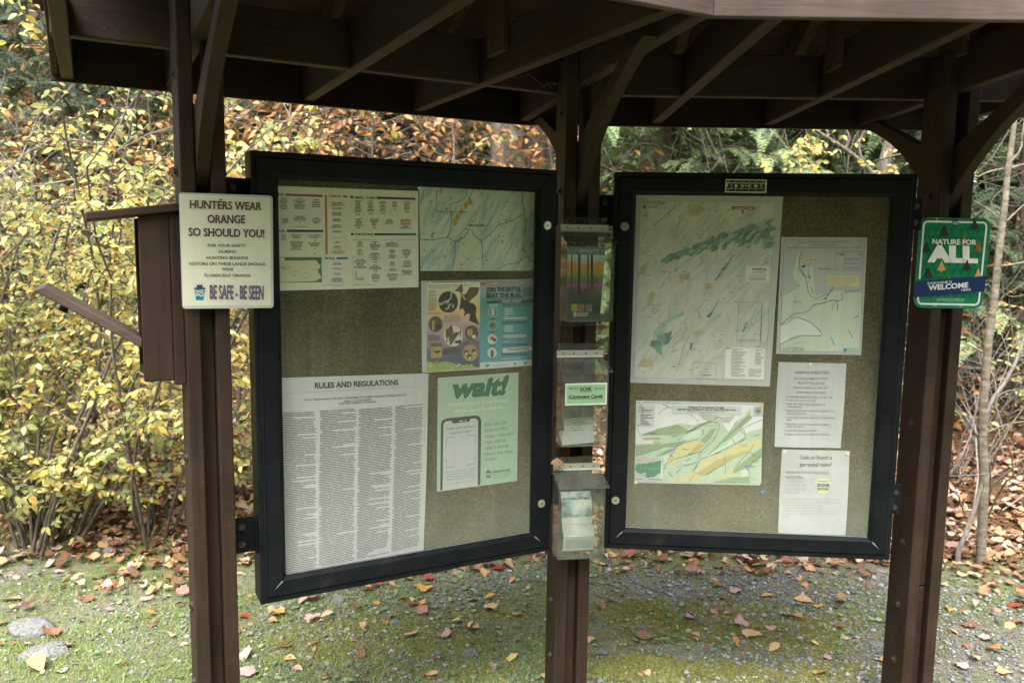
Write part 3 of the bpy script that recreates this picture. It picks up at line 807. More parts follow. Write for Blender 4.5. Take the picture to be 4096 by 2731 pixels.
s.poly([(1133, 643), (1175, 643), (1175, 677), (1133, 676)], TEAL); s.text('FURTAKING', (1195, 680), (1468, 680), 34, TEAL, 0.02); s.poly([(1483, 645), (2105, 647), (2105, 679), (1483, 679)], TEAL)
s.poly([(752, 1005), (787, 1005), (787, 1037), (752, 1037)], BLUE); s.text('ELK', (805, 1037), (900, 1037), 33, BLUE, 0.02); s.poly([(917, 1003), (1086, 1003), (1086, 1036), (917, 1037)], BLUE)
def blk(cx, y0, y1, w, n, m=GREYINK): s.fine([(cx - w / 2, y0), (cx + w / 2, y0), (cx + w / 2, y1), (cx - w / 2, y1)], n, m, center=True, ragged=0.45, fill=0.5, words=(0.12, 0.4))
for cx, y0, y1, w, n in ((130, 125, 300, 130, 7), (368, 130, 295, 230, 8), (615, 140, 270, 140, 5), (150, 420, 510, 130, 4), (370, 390, 470, 220, 4), (620, 410, 510, 140, 5), (320, 668, 730, 180, 3), (322, 770, 905, 220, 7), (590, 668, 730, 210, 3), (590, 790, 850, 210, 3), (130, 668, 760, 110, 4),
                         (925, 265, 300, 170, 2), (922, 335, 395, 160, 3), (920, 430, 480, 165, 3), (922, 520, 575, 170, 3), (925, 612, 645, 150, 2), (928, 768, 800, 140, 2), (928, 832, 885, 150, 3), (1238, 158, 345, 125, 9), (1427, 165, 330, 115, 8), (1607, 170, 335, 115, 8), (1785, 172, 270, 110, 5), (1968, 178, 320, 105, 7), (1248, 430, 545, 160, 6), (1482, 432, 550, 140, 6), (1708, 438, 515, 170, 4),
                         (1265, 768, 830, 110, 3), (1265, 888, 945, 110, 3), (1492, 770, 905, 170, 7), (1492, 935, 1060, 185, 7), (1497, 1120, 1195, 185, 4), (1500, 1250, 1340, 140, 5), (1748, 770, 855, 225, 5), (1750, 890, 950, 110, 4), (1752, 962, 1030, 125, 4), (1752, 1068, 1140, 105, 4), (1755, 1168, 1215, 120, 3), (1755, 1250, 1360, 205, 6), (1962, 890, 1025, 160, 7), (1970, 1056, 1160, 140, 6),
                         (922, 1090, 1125, 190, 2), (923, 1162, 1190, 190, 2), (925, 1243, 1275, 150, 2)):
    blk(cx, y0, y1, w, n)
blk(940, 908, 960, 240, 3, ORG); blk(925, 1312, 1380, 215, 5, BLUE); blk(1950, 440, 585, 195, 7, RED); blk(1970, 1198, 1275, 180, 4, TEAL); blk(400, 548, 562, 600, 1, RED)
blk(930, 190, 245, 230, 4); blk(1270, 1035, 1180, 200, 7); blk(1270, 1315, 1350, 200, 2)
for x, y in ((1225, 367), (1257, 367), (1412, 350), (1444, 350), (1595, 352), (1627, 352), (1770, 292), (1802, 292), (1955, 332), (1987, 332), (1230, 566), (1260, 566), (1470, 568), (1500, 568), (1235, 842), (1265, 842), (1297, 842), (1235, 962), (1265, 962), (1297, 962), (1482, 1078), (1513, 1078), (1484, 1208), (1516, 1208), (1468, 1357), (1500, 1357), (1532, 1357), (372, 495), (592, 752), (595, 876), (597, 952), (1208, 1213), (1208, 1248), (1208, 1283)):
    s.disc(x, y, 13, 13, GOLD, 'print', 3, 12)
s.line([(1158, 1003), (1385, 1003), (1387, 1378), (1160, 1378), (1158, 1003)], 3, GREYINK)
for a in ((805, 180, 1060), (815, 714, 1062), (1155, 742, 1575), (1605, 744, 2098)): s.line([(a[0], a[1]), (a[2], a[1] + 2)], 3, GREYINK)
s.poly([(20, 1003), (695, 1003), (700, 1378), (20, 1385)], GRN)
s.poly([(20, 1010), (140, 1012), (145, 1056), (615, 1050), (650, 1100), (685, 1135), (640, 1205), (690, 1310), (600, 1360), (20, 1380)], ink('map_cream', (0.66, 0.64, 0.47)), layer=2)
for k in range(16):
    x, y = random.uniform(40, 560), random.uniform(1060, 1340); p = [(x, y)]
    for _ in range(6): x += random.uniform(5, 40); y += random.uniform(-30, 30); p.append((min(x, 640), min(max(y, 1060), 1350)))
    s.line(p, 4, ORG if k % 2 else GREYINK, layer=3)
s.fine([(1165, 1412), (1500, 1412), (1500, 1424), (1165, 1424)], 1, GREYINK, ragged=0, para=0); s.fine([(710, 1418), (1010, 1418), (1010, 1430), (710, 1430)], 1, GREYINK, ragged=0, para=0)
s.finish()

# ---- terrain-map materials (printed relief shading of a folded ridge landscape)
def map_mat(name, base, streak, third, ang, scale=9.0, stretch=7.0, amt=0.6):
    m, nt, b = nodes_of(name)
    tc = N(nt, 'ShaderNodeTexCoord'); mp = N(nt, 'ShaderNodeMapping')
    mp.inputs['Scale'].default_value = (scale * stretch, 1, scale)
    m0 = N(nt, 'ShaderNodeMapping'); m0.inputs['Rotation'].default_value = (0, R(-ang), 0)
    nt.links.new(tc.outputs['Object'], m0.inputs['Vector']); nt.links.new(m0.outputs[0], mp.inputs['Vector'])
    nz = N(nt, 'ShaderNodeTexNoise', Scale=1.0, Detail=6.0, Roughness=0.6, Distortion=0.5); nt.links.new(mp.outputs[0], nz.inputs['Vector'])
    rp = ramp(nt, [(0.36, streak), (0.56, base)]); nt.links.new(nz.outputs['Fac'], rp.inputs['Fac'])
    n2 = N(nt, 'ShaderNodeTexNoise', Scale=7.0, Detail=3.0); nt.links.new(tc.outputs['Object'], n2.inputs['Vector'])
    r2 = ramp(nt, [(0.5, (0, 0, 0)), (0.75, (amt, amt, amt))]); nt.links.new(n2.outputs['Fac'], r2.inputs['Fac'])
    mx = N(nt, 'ShaderNodeMix', data_type='RGBA'); nt.links.new(r2.outputs['Color'], mx.inputs[0]); nt.links.new(rp.outputs['Color'], mx.inputs[6]); mx.inputs[7].default_value = (*third, 1)
    nt.links.new(mx.outputs[2], b.inputs['Base Color']); b.inputs['Roughness'].default_value = 0.4
    MATS[name] = m
    return m
def wiggle(x, y, dx, dy, n, j):
    p = [(x, y)]
    for _ in range(n):
        x += dx + random.uniform(-j, j); y += dy + random.uniform(-j, j); p.append((x, y))
    return p
ZL = (1090, 700, 1110 / 2176)
RIDGE = map_mat('ridge_map_print', (0.54, 0.62, 0.53), (0.25, 0.41, 0.43), (0.50, 0.54, 0.34), 30, 8, 5)
s = Sheet('region_map', 'blue and green ridge map with orange towns, top corner nearest the middle post', 'map', FCL, PY - 0.0003, ZL, [(1148, 88), (2080, 128), (2062, 750), (1160, 752)], RIDGE)
ROAD = ink('road', (0.07, 0.08, 0.09)); OCH = ink('ochre', (0.55, 0.32, 0.06)); RIV = ink('river', (0.10, 0.22, 0.36))
for x, y, r in ((1545, 200, 34), (1520, 240, 26), (1480, 290, 26), (1450, 330, 30), (1425, 370, 26), (1240, 210, 15), (1365, 265, 12), (1320, 120, 22), (1350, 640, 16), (1475, 700, 14), (1500, 640, 9), (1535, 660, 13), (1395, 540, 10), (1190, 590, 12), (1250, 480, 16), (1610, 650, 8), (1800, 520, 14), (1830, 360, 13), (2030, 540, 22), (1960, 590, 16), (1615, 255, 10), (1680, 660, 8), (1400, 600, 8), (1520, 420, 10), (1620, 120, 10)):
    n = 9; s.poly([(x + r * random.uniform(.5, 1.2) * math.cos(6.283 * k / n) * .7 + 0, y + r * random.uniform(.6, 1.5) * math.sin(6.283 * k / n)) for k in range(n)], OCH, layer=2)
for p in ([(1525, 100), (1520, 160), (1480, 205), (1415, 220), (1390, 260), (1405, 330), (1395, 420), (1370, 490), (1330, 495), (1250, 510), (1155, 505)], [(1370, 490), (1430, 525), (1430, 620), (1405, 740)], [(1430, 525), (1500, 490), (1550, 420), (1585, 480), (1640, 520), (1645, 620), (1650, 745)], [(1640, 520), (1700, 470), (1770, 390), (1850, 370), (1960, 310)], [(1955, 130), (1960, 220), (1975, 300), (1985, 430), (1960, 560), (2000, 640), (2060, 700)], [(1760, 740), (1840, 700), (1920, 690), (1985, 640)], [(1185, 120), (1160, 230)], [(1285, 120), (1285, 290), (1530, 290)]):
    s.line(p, 4.5, ROAD, layer=3)
for k in range(60): s.disc(random.uniform(1170, 2040), random.uniform(150, 730), 5, 5, ROAD, 'print', 3, 6)
s.text('Rothrock State Forest', (1538, 402), (1656, 402), 16, INK, 0.03)
for t, x, y in (('NC', 1285, 140), ('SW', 1250, 465), ('SC', 1460, 528)): s.text(t, (x, y), (x + 26, y), 16, RIV, 0.02)
s.pin(1150, 100)
s.finish()

# ---- bat poster
ZB = (1640, 1100, 520 / 2038)
bm_, bnt, bb = nodes_of('bat_poster_print')
btc = N(bnt, 'ShaderNodeTexCoord'); bsx = N(bnt, 'ShaderNodeSeparateXYZ'); bnt.links.new(btc.outputs['Object'], bsx.inputs[0])
bnz = N(bnt, 'ShaderNodeTexNoise', Scale=12.0, Detail=3.0); bnt.links.new(btc.outputs['Object'], bnz.inputs['Vector'])
bma = N(bnt, 'ShaderNodeMath', operation='MULTIPLY_ADD'); bma.inputs[1].default_value = 0.12; bnt.links.new(bnz.outputs['Fac'], bma.inputs[0]); bnt.links.new(bsx.outputs['Z'], bma.inputs[2])
bmr = N(bnt, 'ShaderNodeMapRange'); bmr.inputs['From Min'].default_value = -0.09; bmr.inputs['From Max'].default_value = 0.25; bnt.links.new(bma.outputs[0], bmr.inputs['Value'])
brp = ramp(bnt, [(0.05, (0.06, 0.065, 0.11)), (0.25, (0.12, 0.10, 0.19)), (0.40, (0.42, 0.26, 0.36)), (0.50, (0.68, 0.45, 0.30)), (0.58, (0.70, 0.50, 0.16)), (0.70, (0.66, 0.64, 0.36)), (0.85, (0.72, 0.72, 0.60))])
bnt.links.new(bmr.outputs[0], brp.inputs['Fac']); bnt.links.new(brp.outputs['Color'], bb.inputs['Base Color']); bb.inputs['Roughness'].default_value = 0.4
s = Sheet('bat_poster', 'bat disease poster in yellow and purple with round pictures, pinned in the inward-turned case', 'poster', FCL, PY - 0.0009, ZB, [(175, 92), (1100, 78), (1092, 1478), (190, 1530)], PAPER)
BROWNI, DKB, TANI = ink('bat_brown', (0.11, 0.07, 0.04)), ink('bat_dark', (0.025, 0.02, 0.017)), ink('bat_tan', (0.42, 0.28, 0.12))
s.poly([(262, 110), (1098, 95), (1088, 1450), (262, 1510)], bm_, 'picture', 1)
s.line([(262, 112), (1098, 98)], 12, INK)
s.text('White Nose Syndrome & How it Spreads', (280, 185), (908, 172), 34, GREYINK, 0.0, 0.25)
s.fine([(288, 200), (640, 192), (640, 206), (288, 214)], 1, GREYINK, para=0); s.fine([(288, 245), (415, 245), (415, 555), (288, 560)], 17, GREYINK)
s.fine([(530, 630), (805, 622), (805, 745), (530, 755)], 6, GREYINK); s.fine([(288, 590), (510, 585), (510, 620), (288, 625)], 2, GREYINK); s.fine([(290, 945), (485, 940), (485, 1025), (290, 1035)], 5, INK); s.fine([(515, 1150), (790, 1140), (790, 1240), (515, 1250)], 5, INK); s.fine([(840, 1040), (1080, 1030), (1080, 1080), (840, 1090)], 3, INK)
s.disc(597, 423, 155, 168, DKB, 'picture', 2, 36)
WHI = ink('white', (0.62, 0.63, 0.61))
for x, y, a in ((648, 295, 1.4), (640, 345, 1.2), (610, 390, .8), (560, 410, .3), (515, 435, .2), (480, 460, .1), (585, 430, .6), (625, 465, .5), (675, 485, 1.5), (600, 500, .9), (580, 528, .3), (470, 445, 2.6)):
    s.poly([(x + 34 * math.cos(t) * math.cos(a) - 11 * math.sin(t) * math.sin(a), y - 34 * math.cos(t) * math.sin(a) - 11 * math.sin(t) * math.cos(a)) for t in np.linspace(0, 6.283, 12)[:-1]], WHI, 'picture', 3)
    s.line([(x - 20 * math.cos(a), y + 20 * math.sin(a)), (x + 20 * math.cos(a), y - 20 * math.sin(a))], 6, DKB, 'picture', 4)
s.poly([(700, 250), (815, 130), (830, 250), (800, 300), (770, 260)], BROWNI, 'picture', 2)
s.poly([(800, 285), (870, 300), (905, 420), (1000, 450), (1040, 500), (1030, 640), (1085, 780), (1000, 750), (925, 715), (940, 610), (900, 600), (835, 660), (860, 580), (830, 520), (770, 550), (790, 420)], DKB, 'picture', 2)
s.poly([(860, 320), (935, 190), (1085, 195), (1060, 300), (960, 380), (920, 440)], BROWNI, 'picture', 2)
s.poly([(780, 290), (840, 290), (880, 390), (850, 400)], TANI, 'picture', 3)
for x, y, rx, ry, c in ((400, 770, 110, 125, BROWNI), (675, 955, 150, 165, WHI), (965, 905, 108, 120, BROWNI), (945, 1220, 118, 130, TANI)):
    s.disc(x, y, rx, ry, c, 'picture', 2, 30)
s.poly([(555, 860), (655, 780), (675, 880), (660, 960), (560, 990)], BROWNI, 'picture', 3); s.poly([(600, 1000), (690, 900), (790, 885), (700, 1010), (640, 1100)], BROWNI, 'picture', 3)
s.poly([(700, 1035), (800, 1010), (790, 1075), (700, 1065)], DKB, 'picture', 3); s.rect(780, 860, 797, 970, ink('post_brown', (.2, .08, .05)), 'picture', 3); s.rect(565, 1000, 583, 1060, ink('post_brown', (.2, .08, .05)), 'picture', 4); s.rect(618, 1015, 645, 1095, ink('post_brown', (.2, .08, .05)), 'picture', 4)
s.poly([(345, 720), (385, 700), (375, 850), (345, 870)], TANI, 'picture', 3); s.disc(450, 810, 45, 40, DKB, 'picture', 3)
s.disc(935, 900, 45, 60, TANI, 'picture', 3); s.disc(1000, 965, 35, 30, WHI, 'picture', 3)
for x, y in ((875, 1205), (1000, 1190), (930, 1270)): s.disc(x, y, 40, 38, BROWNI, 'picture', 3); s.disc(x + 8, y + 25, 18, 14, WHI, 'picture', 4)
s.poly([(325, 1075), (500, 1075), (495, 1300), (330, 1335)], TANI, 'picture', 2); s.poly([(325, 1070), (500, 1070), (500, 1115), (325, 1120)], BROWNI, 'picture', 3); s.poly([(328, 1310), (495, 1290), (492, 1325), (330, 1345)], BROWNI, 'picture', 3)
s.poly([(355, 1190), (400, 1180), (422, 1195), (445, 1180), (490, 1185), (450, 1215), (425, 1235), (395, 1212)], DKB, 'picture', 3); s.poly([(403, 1330), (425, 1328), (428, 1460), (400, 1462)], TANI, 'picture', 3)
VINE, VIN2 = ink('vine', (0.30, 0.42, 0.10)), ink('vine2', (0.55, 0.60, 0.25))
s.poly([(262, 1350), (400, 1380), (560, 1350), (690, 1380), (760, 1440), (900, 1400), (1000, 1430), (1088, 1450), (262, 1508)], VINE, 'picture', 3)
for k in range(26): s.disc(random.uniform(285, 960), 1400 + random.uniform(0, 60), random.uniform(14, 30), random.uniform(14, 26), VIN2 if k % 2 else VINE, 'picture', 4, 12)
s.pin(300, 118)
s.finish()
# ---- lanternfly poster
tm_, tnt, tb = nodes_of('checklist_poster_print')
ttc = N(tnt, 'ShaderNodeTexCoord'); tsx = N(tnt, 'ShaderNodeSeparateXYZ'); tnt.links.new(ttc.outputs['Object'], tsx.inputs[0])
tmr = N(tnt, 'ShaderNodeMapRange'); tmr.inputs['From Min'].default_value = -0.17; tmr.inputs['From Max'].default_value = 0.17; tnt.links.new(tsx.outputs['Z'], tmr.inputs['Value'])
trp = ramp(tnt, [(0.0, (0.10, 0.33, 0.42)), (0.45, (0.07, 0.30, 0.35)), (0.72, (0.03, 0.25, 0.19)), (0.78, (0.20, 0.36, 0.42)), (1.0, (0.28, 0.44, 0.50))])
tnt.links.new(tmr.outputs[0], trp.inputs['Fac']); tnt.links.new(trp.outputs['Color'], tb.inputs['Base Color']); tb.inputs['Roughness'].default_value = 0.35
s = Sheet('pest_poster', 'teal insect pest poster with a checklist, against the inner edge of the inward-turned case', 'poster', FCL, PY - 0.0014, ZB, [(1101, 78), (1990, 60), (1975, 1412), (1094, 1478)], tm_)
s.poly([(1104, 108), (1985, 92), (1985, 132), (1104, 162)], ink('banner_red', (0.52, 0.10, 0.05))); s.text("SAVE AMERICA'S AGRICULTURE AND FORESTS", (1190, 150), (1940, 128), 30, WHI, 0.02)
s.text('JOIN THE BATTLE.', (1192, 262), (1742, 252), 66, INK, 0.05); s.text('BEAT THE BUG.', (1192, 358), (1748, 348), 68, INK, 0.05)
s.fine([(1775, 190), (1930, 186), (1930, 330), (1775, 340)], 9, INK)
s.poly([(1196, 408), (1960, 385), (1960, 428), (1196, 445)], INK); s.text("DRIVER'S CHECKLIST", (1437, 427), (1748, 418), 26, WHI, 0.02, layer=4)
for x, y, c in ((1299, 583, ink('slate', (.16, .2, .22))), (1292, 792, ink('moss_ink', (.13, .26, .13))), (1287, 1005, ink('pale_ink', (.6, .63, .6))), (1285, 1215, WHI)):
    s.disc(x, y, 75, 80, WHI, 'picture', 2, 28); s.disc(x, y, 68, 73, c, 'picture', 3, 28)
s.poly([(1275, 520), (1310, 515), (1325, 580), (1310, 640), (1275, 640), (1265, 575)], ink('slate2', (.42, .48, .52)), 'picture', 4)
for k in range(9): s.disc(1292 + random.uniform(-45, 40), 780 + random.uniform(-35, 35), 13, 10, DKB, 'picture', 4, 8)
s.poly([(1245, 980), (1290, 960), (1345, 1005), (1330, 1035), (1270, 1015)], ink('nymph', (.45, .08, .05)), 'picture', 4); s.poly([(1300, 1005), (1345, 1000), (1345, 1035), (1310, 1040)], DKB, 'picture', 5)
s.poly([(1265, 1180), (1285, 1165), (1305, 1180), (1312, 1270), (1285, 1290), (1258, 1270)], ink('adult', (.10, .13, .13)), 'picture', 4)
for a in ((1250, 1165, 1275, 1185), (1320, 1165, 1297, 1185), (1235, 1215, 1262, 1215), (1335, 1215, 1308, 1215)): s.line([a[:2], a[2:]], 5, INK, 'picture', 4)
for y, n in ((530, 6), (800, 4)): s.fine([(1480, y - 10), (1610, y - 12), (1640, y + n * 26), (1480, y + n * 26)], n, WHI, fill=.4, words=(.3, .6))
for q in ((1440, 460, 1930, 490, 2, INK), (1465, 665, 1860, 700, 2, WHI), (1440, 735, 1840, 770, 2, INK), (1435, 905, 1725, 920, 1, INK), (1465, 940, 1830, 985, 2, WHI), (1435, 1010, 1800, 1025, 1, INK), (1465, 1045, 1550, 1060, 1, WHI), (1435, 1080, 1870, 1120, 2, INK), (1430, 1230, 1870, 1270, 2, INK), (1435, 1305, 1770, 1320, 1, WHI), (1235, 460, 1375, 500, 2, WHI), (1260, 675, 1340, 705, 2, INK), (1245, 880, 1335, 905, 2, INK), (1240, 1095, 1335, 1120, 2, INK), (1255, 1305, 1320, 1325, 2, INK)):
    s.fine([(q[0], q[1]), (q[2], q[1] - 8), (q[2], q[3] - 8), (q[0], q[3])], q[4], q[5], para=0, fill=.6)
s.poly([(1455, 1150), (1935, 1115), (1935, 1180), (1455, 1217)], WHI); s.fine([(1515, 1155), (1870, 1135), (1870, 1175), (1515, 1195)], 2, INK, center=True)
s.poly([(1096, 1372), (1978, 1320), (1974, 1412), (1095, 1476)], WHI); s.fine([(1258, 1420), (1520, 1405), (1520, 1418), (1258, 1433)], 1, INK, para=0, ragged=0); s.poly([(1185, 1402), (1240, 1398), (1238, 1435), (1185, 1438)], ink('seal', (.05, .2, .3)), layer=3)
s.disc(1648, 1390, 17, 22, ink('seal', (.05, .2, .3)), layer=3); s.disc(1805, 1378, 20, 22, ink('seal', (.05, .2, .3)), layer=3)
s.finish()
# ---- rules and regulations
ZR = (1090, 1440, 1110 / 2024)
s = Sheet('rules_poster', 'large white rules and regulations sheet with four columns of fine print', 'poster', FCL, PY - 0.0002, ZR, [(20, 128), (1138, 96), (1100, 1395), (30, 1650)], sag=0.012)
s.text('RULES AND REGULATIONS', (303, 202), (915, 178), 38, INK, 0.035)
s.line([(60 + 1058 * t, 240 - 53 * t) for t in np.linspace(0, 1, 12)], 2.5, PALEINK); s.line([(1118 - 18 * t, 187 + 413 * t) for t in np.linspace(0, 1, 8)], 2.5, PALEINK)
s.text('TITLE 17. PENNSYLVANIA CODE, PART I. DEPARTMENT OF CONSERVATION AND NATURAL RESOURCES', (222, 294), (975, 257), 12, INK, 0.01)
s.text('Subpart C. STATE FORESTS', (513, 302), (717, 291), 12, INK, 0.01); s.text('CHAPTER 21. GENERAL PROVISIONS', (477, 320), (750, 306), 12, INK, 0.01)
for q in ([(60, 380), (318, 372), (322, 1505), (75, 1550)], [(343, 365), (612, 350), (592, 1452), (332, 1500)], [(625, 355), (877, 338), (847, 1405), (606, 1450)], [(890, 335), (1097, 316), (1070, 1350), (864, 1398)]):
    s.fine(q, 92, ink('rules_grey', (0.13, 0.135, 0.14)), fill=0.42, ragged=0.08, para=0.16, words=(0.15, 0.5))
s.finish()
# ---- wait! poster
ZW = (1740, 1480, 360 / 1152)
MINT = plain('mint_paper', (0.34, 0.48, 0.35), 0.4, noise=0.06, nscale=6)
FOREST = ink('forest', (0.015, 0.13, 0.07)); SAGE = ink('sage', (0.11, 0.23, 0.14))
s = Sheet('feedback_poster', 'mint green wait! feedback notice with a drawn phone', 'poster', FCL, PY - 0.0004, ZW, [(38, 100), (1070, 28), (1050, 1415), (25, 1555)], PAPER)
s.poly([(50, 112), (1060, 42), (1042, 1400), (36, 1540)], MINT)
for dx, m, l in ((10, WHI, 3), (0, FOREST, 5)): s.text('wait!', (180 + dx, 352 + dx * .4), (900 + dx, 300 + dx * .4), 225, m, 0.055, 0.28, layer=l)
s.text('The Rothrock State Forest', (175, 465), (930, 400), 44, WHI, 0.012); s.text('wants your feedback!', (240, 543), (860, 488), 42, WHI, 0.012)
PHONE = ink('phone', (0.02, 0.025, 0.025))
s.poly([(65, 1535), (75, 690), (95, 640), (150, 615), (520, 578), (565, 590), (590, 640), (578, 1465), (544, 1470), (550, 660), (540, 630), (515, 615), (450, 620), (440, 655), (240, 680), (222, 670), (212, 645), (150, 650), (118, 665), (105, 700), (95, 1530)], PHONE, 'picture', 3)
s.poly([(95, 1530), (105, 700), (118, 665), (150, 650), (515, 615), (540, 630), (550, 660), (544, 1470)], PAPER, 'picture', 2)
s.poly([(305, 645), (358, 640), (358, 650), (305, 655)], WHI, 'picture', 4); s.disc(388, 641, 8, 8, WHI, 'picture', 4)
s.text("Point your phone's", (147, 765), (515, 725), 32, SAGE, 0.015); s.text('camera here!', (203, 818), (460, 790), 32, SAGE, 0.015)
for p in ([(258, 850), (145, 860), (143, 980)], [(405, 832), (515, 824), (512, 935)], [(143, 1130), (142, 1245), (253, 1232)], [(400, 1213), (508, 1196), (509, 1085)]): s.line(p, 7, SAGE, layer=4)
for k, l in enumerate(('No signal, no time? No problem!', 'Take a photo of this sign, visit the', 'link below, or grab a QR code card (if', 'available) to take our survey later!')):
    s.text(l, (140, 1310 + k * 34), (512, 1262 + k * 34), 17, SAGE, 0.01)
s.fine([(125, 1462), (518, 1408), (518, 1420), (125, 1474)], 1, PALEINK, para=0, ragged=0, part='fine_print', layer=4)
for k, (l, x1) in enumerate((('Scan the QR', 918), ('code to find', 916), ('maps, rules and', 1002), ('regs, and to', 908), ('take a survey', 940), ('about the state', 992), ('forest!', 787))):
    y = 716 + k * 75; s.text(l, (635, y), (x1, y - 0.105 * (x1 - 635) - 2 * k * .5), 44, SAGE, 0.004)
s.keystone(685, 1325, 78, 92, FOREST, WHI, 'DCNR')
s.text('pennsylvania', (736, 1312), (963, 1282), 30, NAVY, 0.02)
for k, l in enumerate(('DEPARTMENT OF CONSERVATION', 'AND NATURAL RESOURCES', 'BUREAU OF FORESTRY')): s.text(l, (737 + (12 if k == 2 else 0), 1338 + k * 28), (1000 - k * 40, 1305 + k * 28), 13, SAGE)
s.finish()
# ---- big forest map
ZM = (2480, 740, 670 / 1281)
BIGM = map_mat('forest_map_print', (0.58, 0.59, 0.53), (0.45, 0.50, 0.45), (0.54, 0.49, 0.35), 33, 10, 3.5, 0.35)
s = Sheet('forest_map', 'tall pale forest map with dark teal forest bands, left side of the facing case', 'map', FCR, PY, ZM, [(118, 72), (1248, 86), (1145, 1540), (70, 1510)], PAPER)
s.poly([(157, 122), (1190, 135), (1108, 1492), (105, 1470)], BIGM, 'picture', 1)
FOR = plain('ink_forest_area', (0.165, 0.275, 0.245), 0.45, noise=0.75, nscale=26); FOR2 = plain('ink_forest_pale', (0.30, 0.46, 0.42), 0.45, noise=0.25, nscale=60)
TAN_A = ink('town', (0.47, 0.41, 0.26)); LN = ink('maproad', (0.24, 0.26, 0.26)); LN2 = ink('maproad2', (0.55, 0.40, 0.24))
def rough(pts, j=5, sub=4):
    out = []
    for k in range(len(pts)):
        a, b = np.array(pts[k - 1]), np.array(pts[k])
        for t in np.linspace(0, 1, sub, endpoint=False): out.append(tuple(a + (b - a) * t + np.random.default_rng(int(a[0] * 7 + b[1] * 3 + t * 99)).normal(0, j, 2)))
    return out
lay = 2.0
def patch(x, y, L, w, m=FOR):
    global lay
    lay += 0.012
    n_ = 11; c_, s_ = math.cos(R(-33)), math.sin(R(-33)); pts = []
    for q in range(n_):
        a = 6.283 * q / n_; r_ = random.uniform(.65, 1.25); px_, py_ = L * r_ * math.cos(a), w * r_ * math.sin(a)
        pts.append((x + px_ * c_ - py_ * s_, y + px_ * s_ + py_ * c_))
    s.poly(pts, m, 'areas', lay)
for k in range(120):                                   # main forest band, widening towards the upper right
    t = random.random() ** .8; x = 290 + 860 * t; y = 610 - 340 * t ** .8 + (random.random() ** 1.5) * (20 + 200 * t ** 1.6) - 5
    if 0.55 < t < 0.75 and y > 395 and random.random() < .8: continue
    patch(min(x, 1150), max(y, 215), random.uniform(26, 62), random.uniform(9, 22), FOR if random.random() < .75 else FOR2)
for k in range(26): t = random.random(); patch(880 - 150 * t, 520 + 210 * t, random.uniform(12, 30), random.uniform(5, 10), FOR if k % 3 else FOR2)
s.poly(rough([(650, 1015), (715, 940), (760, 865), (735, 920), (690, 1010)], 3), FOR, 'areas', 2)
s.poly(rough([(225, 1205), (290, 1160), (405, 1110), (370, 1200), (310, 1240), (340, 1325), (290, 1280)], 6), FOR, 'areas', 2)
s.poly(rough([(530, 1270), (540, 1210), (560, 1200), (545, 1265)], 3), FOR, 'areas', 2); s.poly(rough([(180, 1190), (300, 1080), (460, 960), (490, 980), (380, 1070), (260, 1160)], 9), FOR2, 'areas', 2)
for q in ([(510, 200), (600, 150), (650, 180), (600, 240), (540, 230)], [(155, 640), (215, 580), (190, 660), (140, 730)], [(440, 690), (540, 670), (540, 710), (470, 760)], [(210, 860), (270, 810), (270, 860), (220, 910)], [(140, 1340), (250, 1310), (240, 1400), (140, 1400)], [(650, 760), (690, 740), (700, 790), (665, 805)], [(560, 1120), (640, 1100), (600, 1170), (560, 1160)]): s.poly(rough(q, 6), TAN_A, 'areas', 2)
for k in range(230):
    x, y = random.uniform(150, 1100), random.uniform(150, 1400); d = random.random()
    p = wiggle(x, y, random.uniform(6, 16) * (1 if d < .75 else .3), -random.uniform(6, 18) if d < .75 else random.uniform(-14, 14), 6, 7)
    p = [(min(max(a, 125 + (1490 - b) * .03), 1110 + (1490 - b) * .055), min(max(b, 140), 1455)) for a, b in p]
    s.line(p, 2.6, LN if k % 4 else LN2, layer=3)
for p in ([(150, 470), (210, 540), (280, 570), (350, 640), (400, 690), (430, 700), (460, 830), (520, 890), (590, 950), (660, 1060), (720, 1090), (790, 1120)], [(180, 380), (260, 300), (340, 240), (440, 160)], [(300, 660), (420, 660), (540, 560)], [(600, 960), (620, 1040), (560, 1100), (480, 1250), (440, 1420)]): s.line(p, 4, LN2 if p[0][0] < 170 else LN, layer=3)
for k in range(85): x, y = random.uniform(170, 1100), random.uniform(160, 1430); s.rect(x, y, x + random.uniform(14, 34), y + 5, LN, 'fine_print', 3)
s.line([(157, 122), (1190, 135), (1108, 1492), (105, 1470), (157, 122)], 2.5, LN, layer=3)
s.text('Rothrock State Forest', (174, 141), (340, 143), 15, INK, 0.0); s.rect(175, 155, 200, 182, ink('seal', (.05, .2, .3)), layer=3); s.fine([(208, 158), (290, 158), (290, 180), (208, 180)], 3, LN)
s.line([(200, 195), (200, 270)], 3, GREYINK); s.line([(172, 238), (232, 238)], 3, GREYINK)
s.poly([(855, 165), (1028, 167), (1028, 190), (855, 188)], ink('marker_red', (0.38, 0.06, 0.04)), layer=4); s.text('GALBRAITH GAP', (872, 186), (1015, 187), 14, WHI, 0.02, layer=6); s.poly([(926, 190), (946, 190), (944, 215), (936, 228), (928, 215)], ink('marker_orange', (0.6, 0.14, 0.05)), layer=4)
s.rect(958, 618, 1138, 742, CREAM, layer=4); s.keystone(984, 642, 34, 38, ink('seal', (.05, .2, .3)), WHI); s.text('pennsylvania', (1012, 648), (1120, 652), 16, NAVY, 0.03, layer=6); s.fine([(1010, 660), (1120, 660), (1120, 676), (1010, 676)], 2, LN, layer=6); s.text('Rothrock State Forest', (1000, 692), (1120, 694), 11, GREYINK, 0.01, layer=6); s.fine([(985, 704), (1120, 704), (1120, 735), (985, 735)], 3, LN, layer=6)
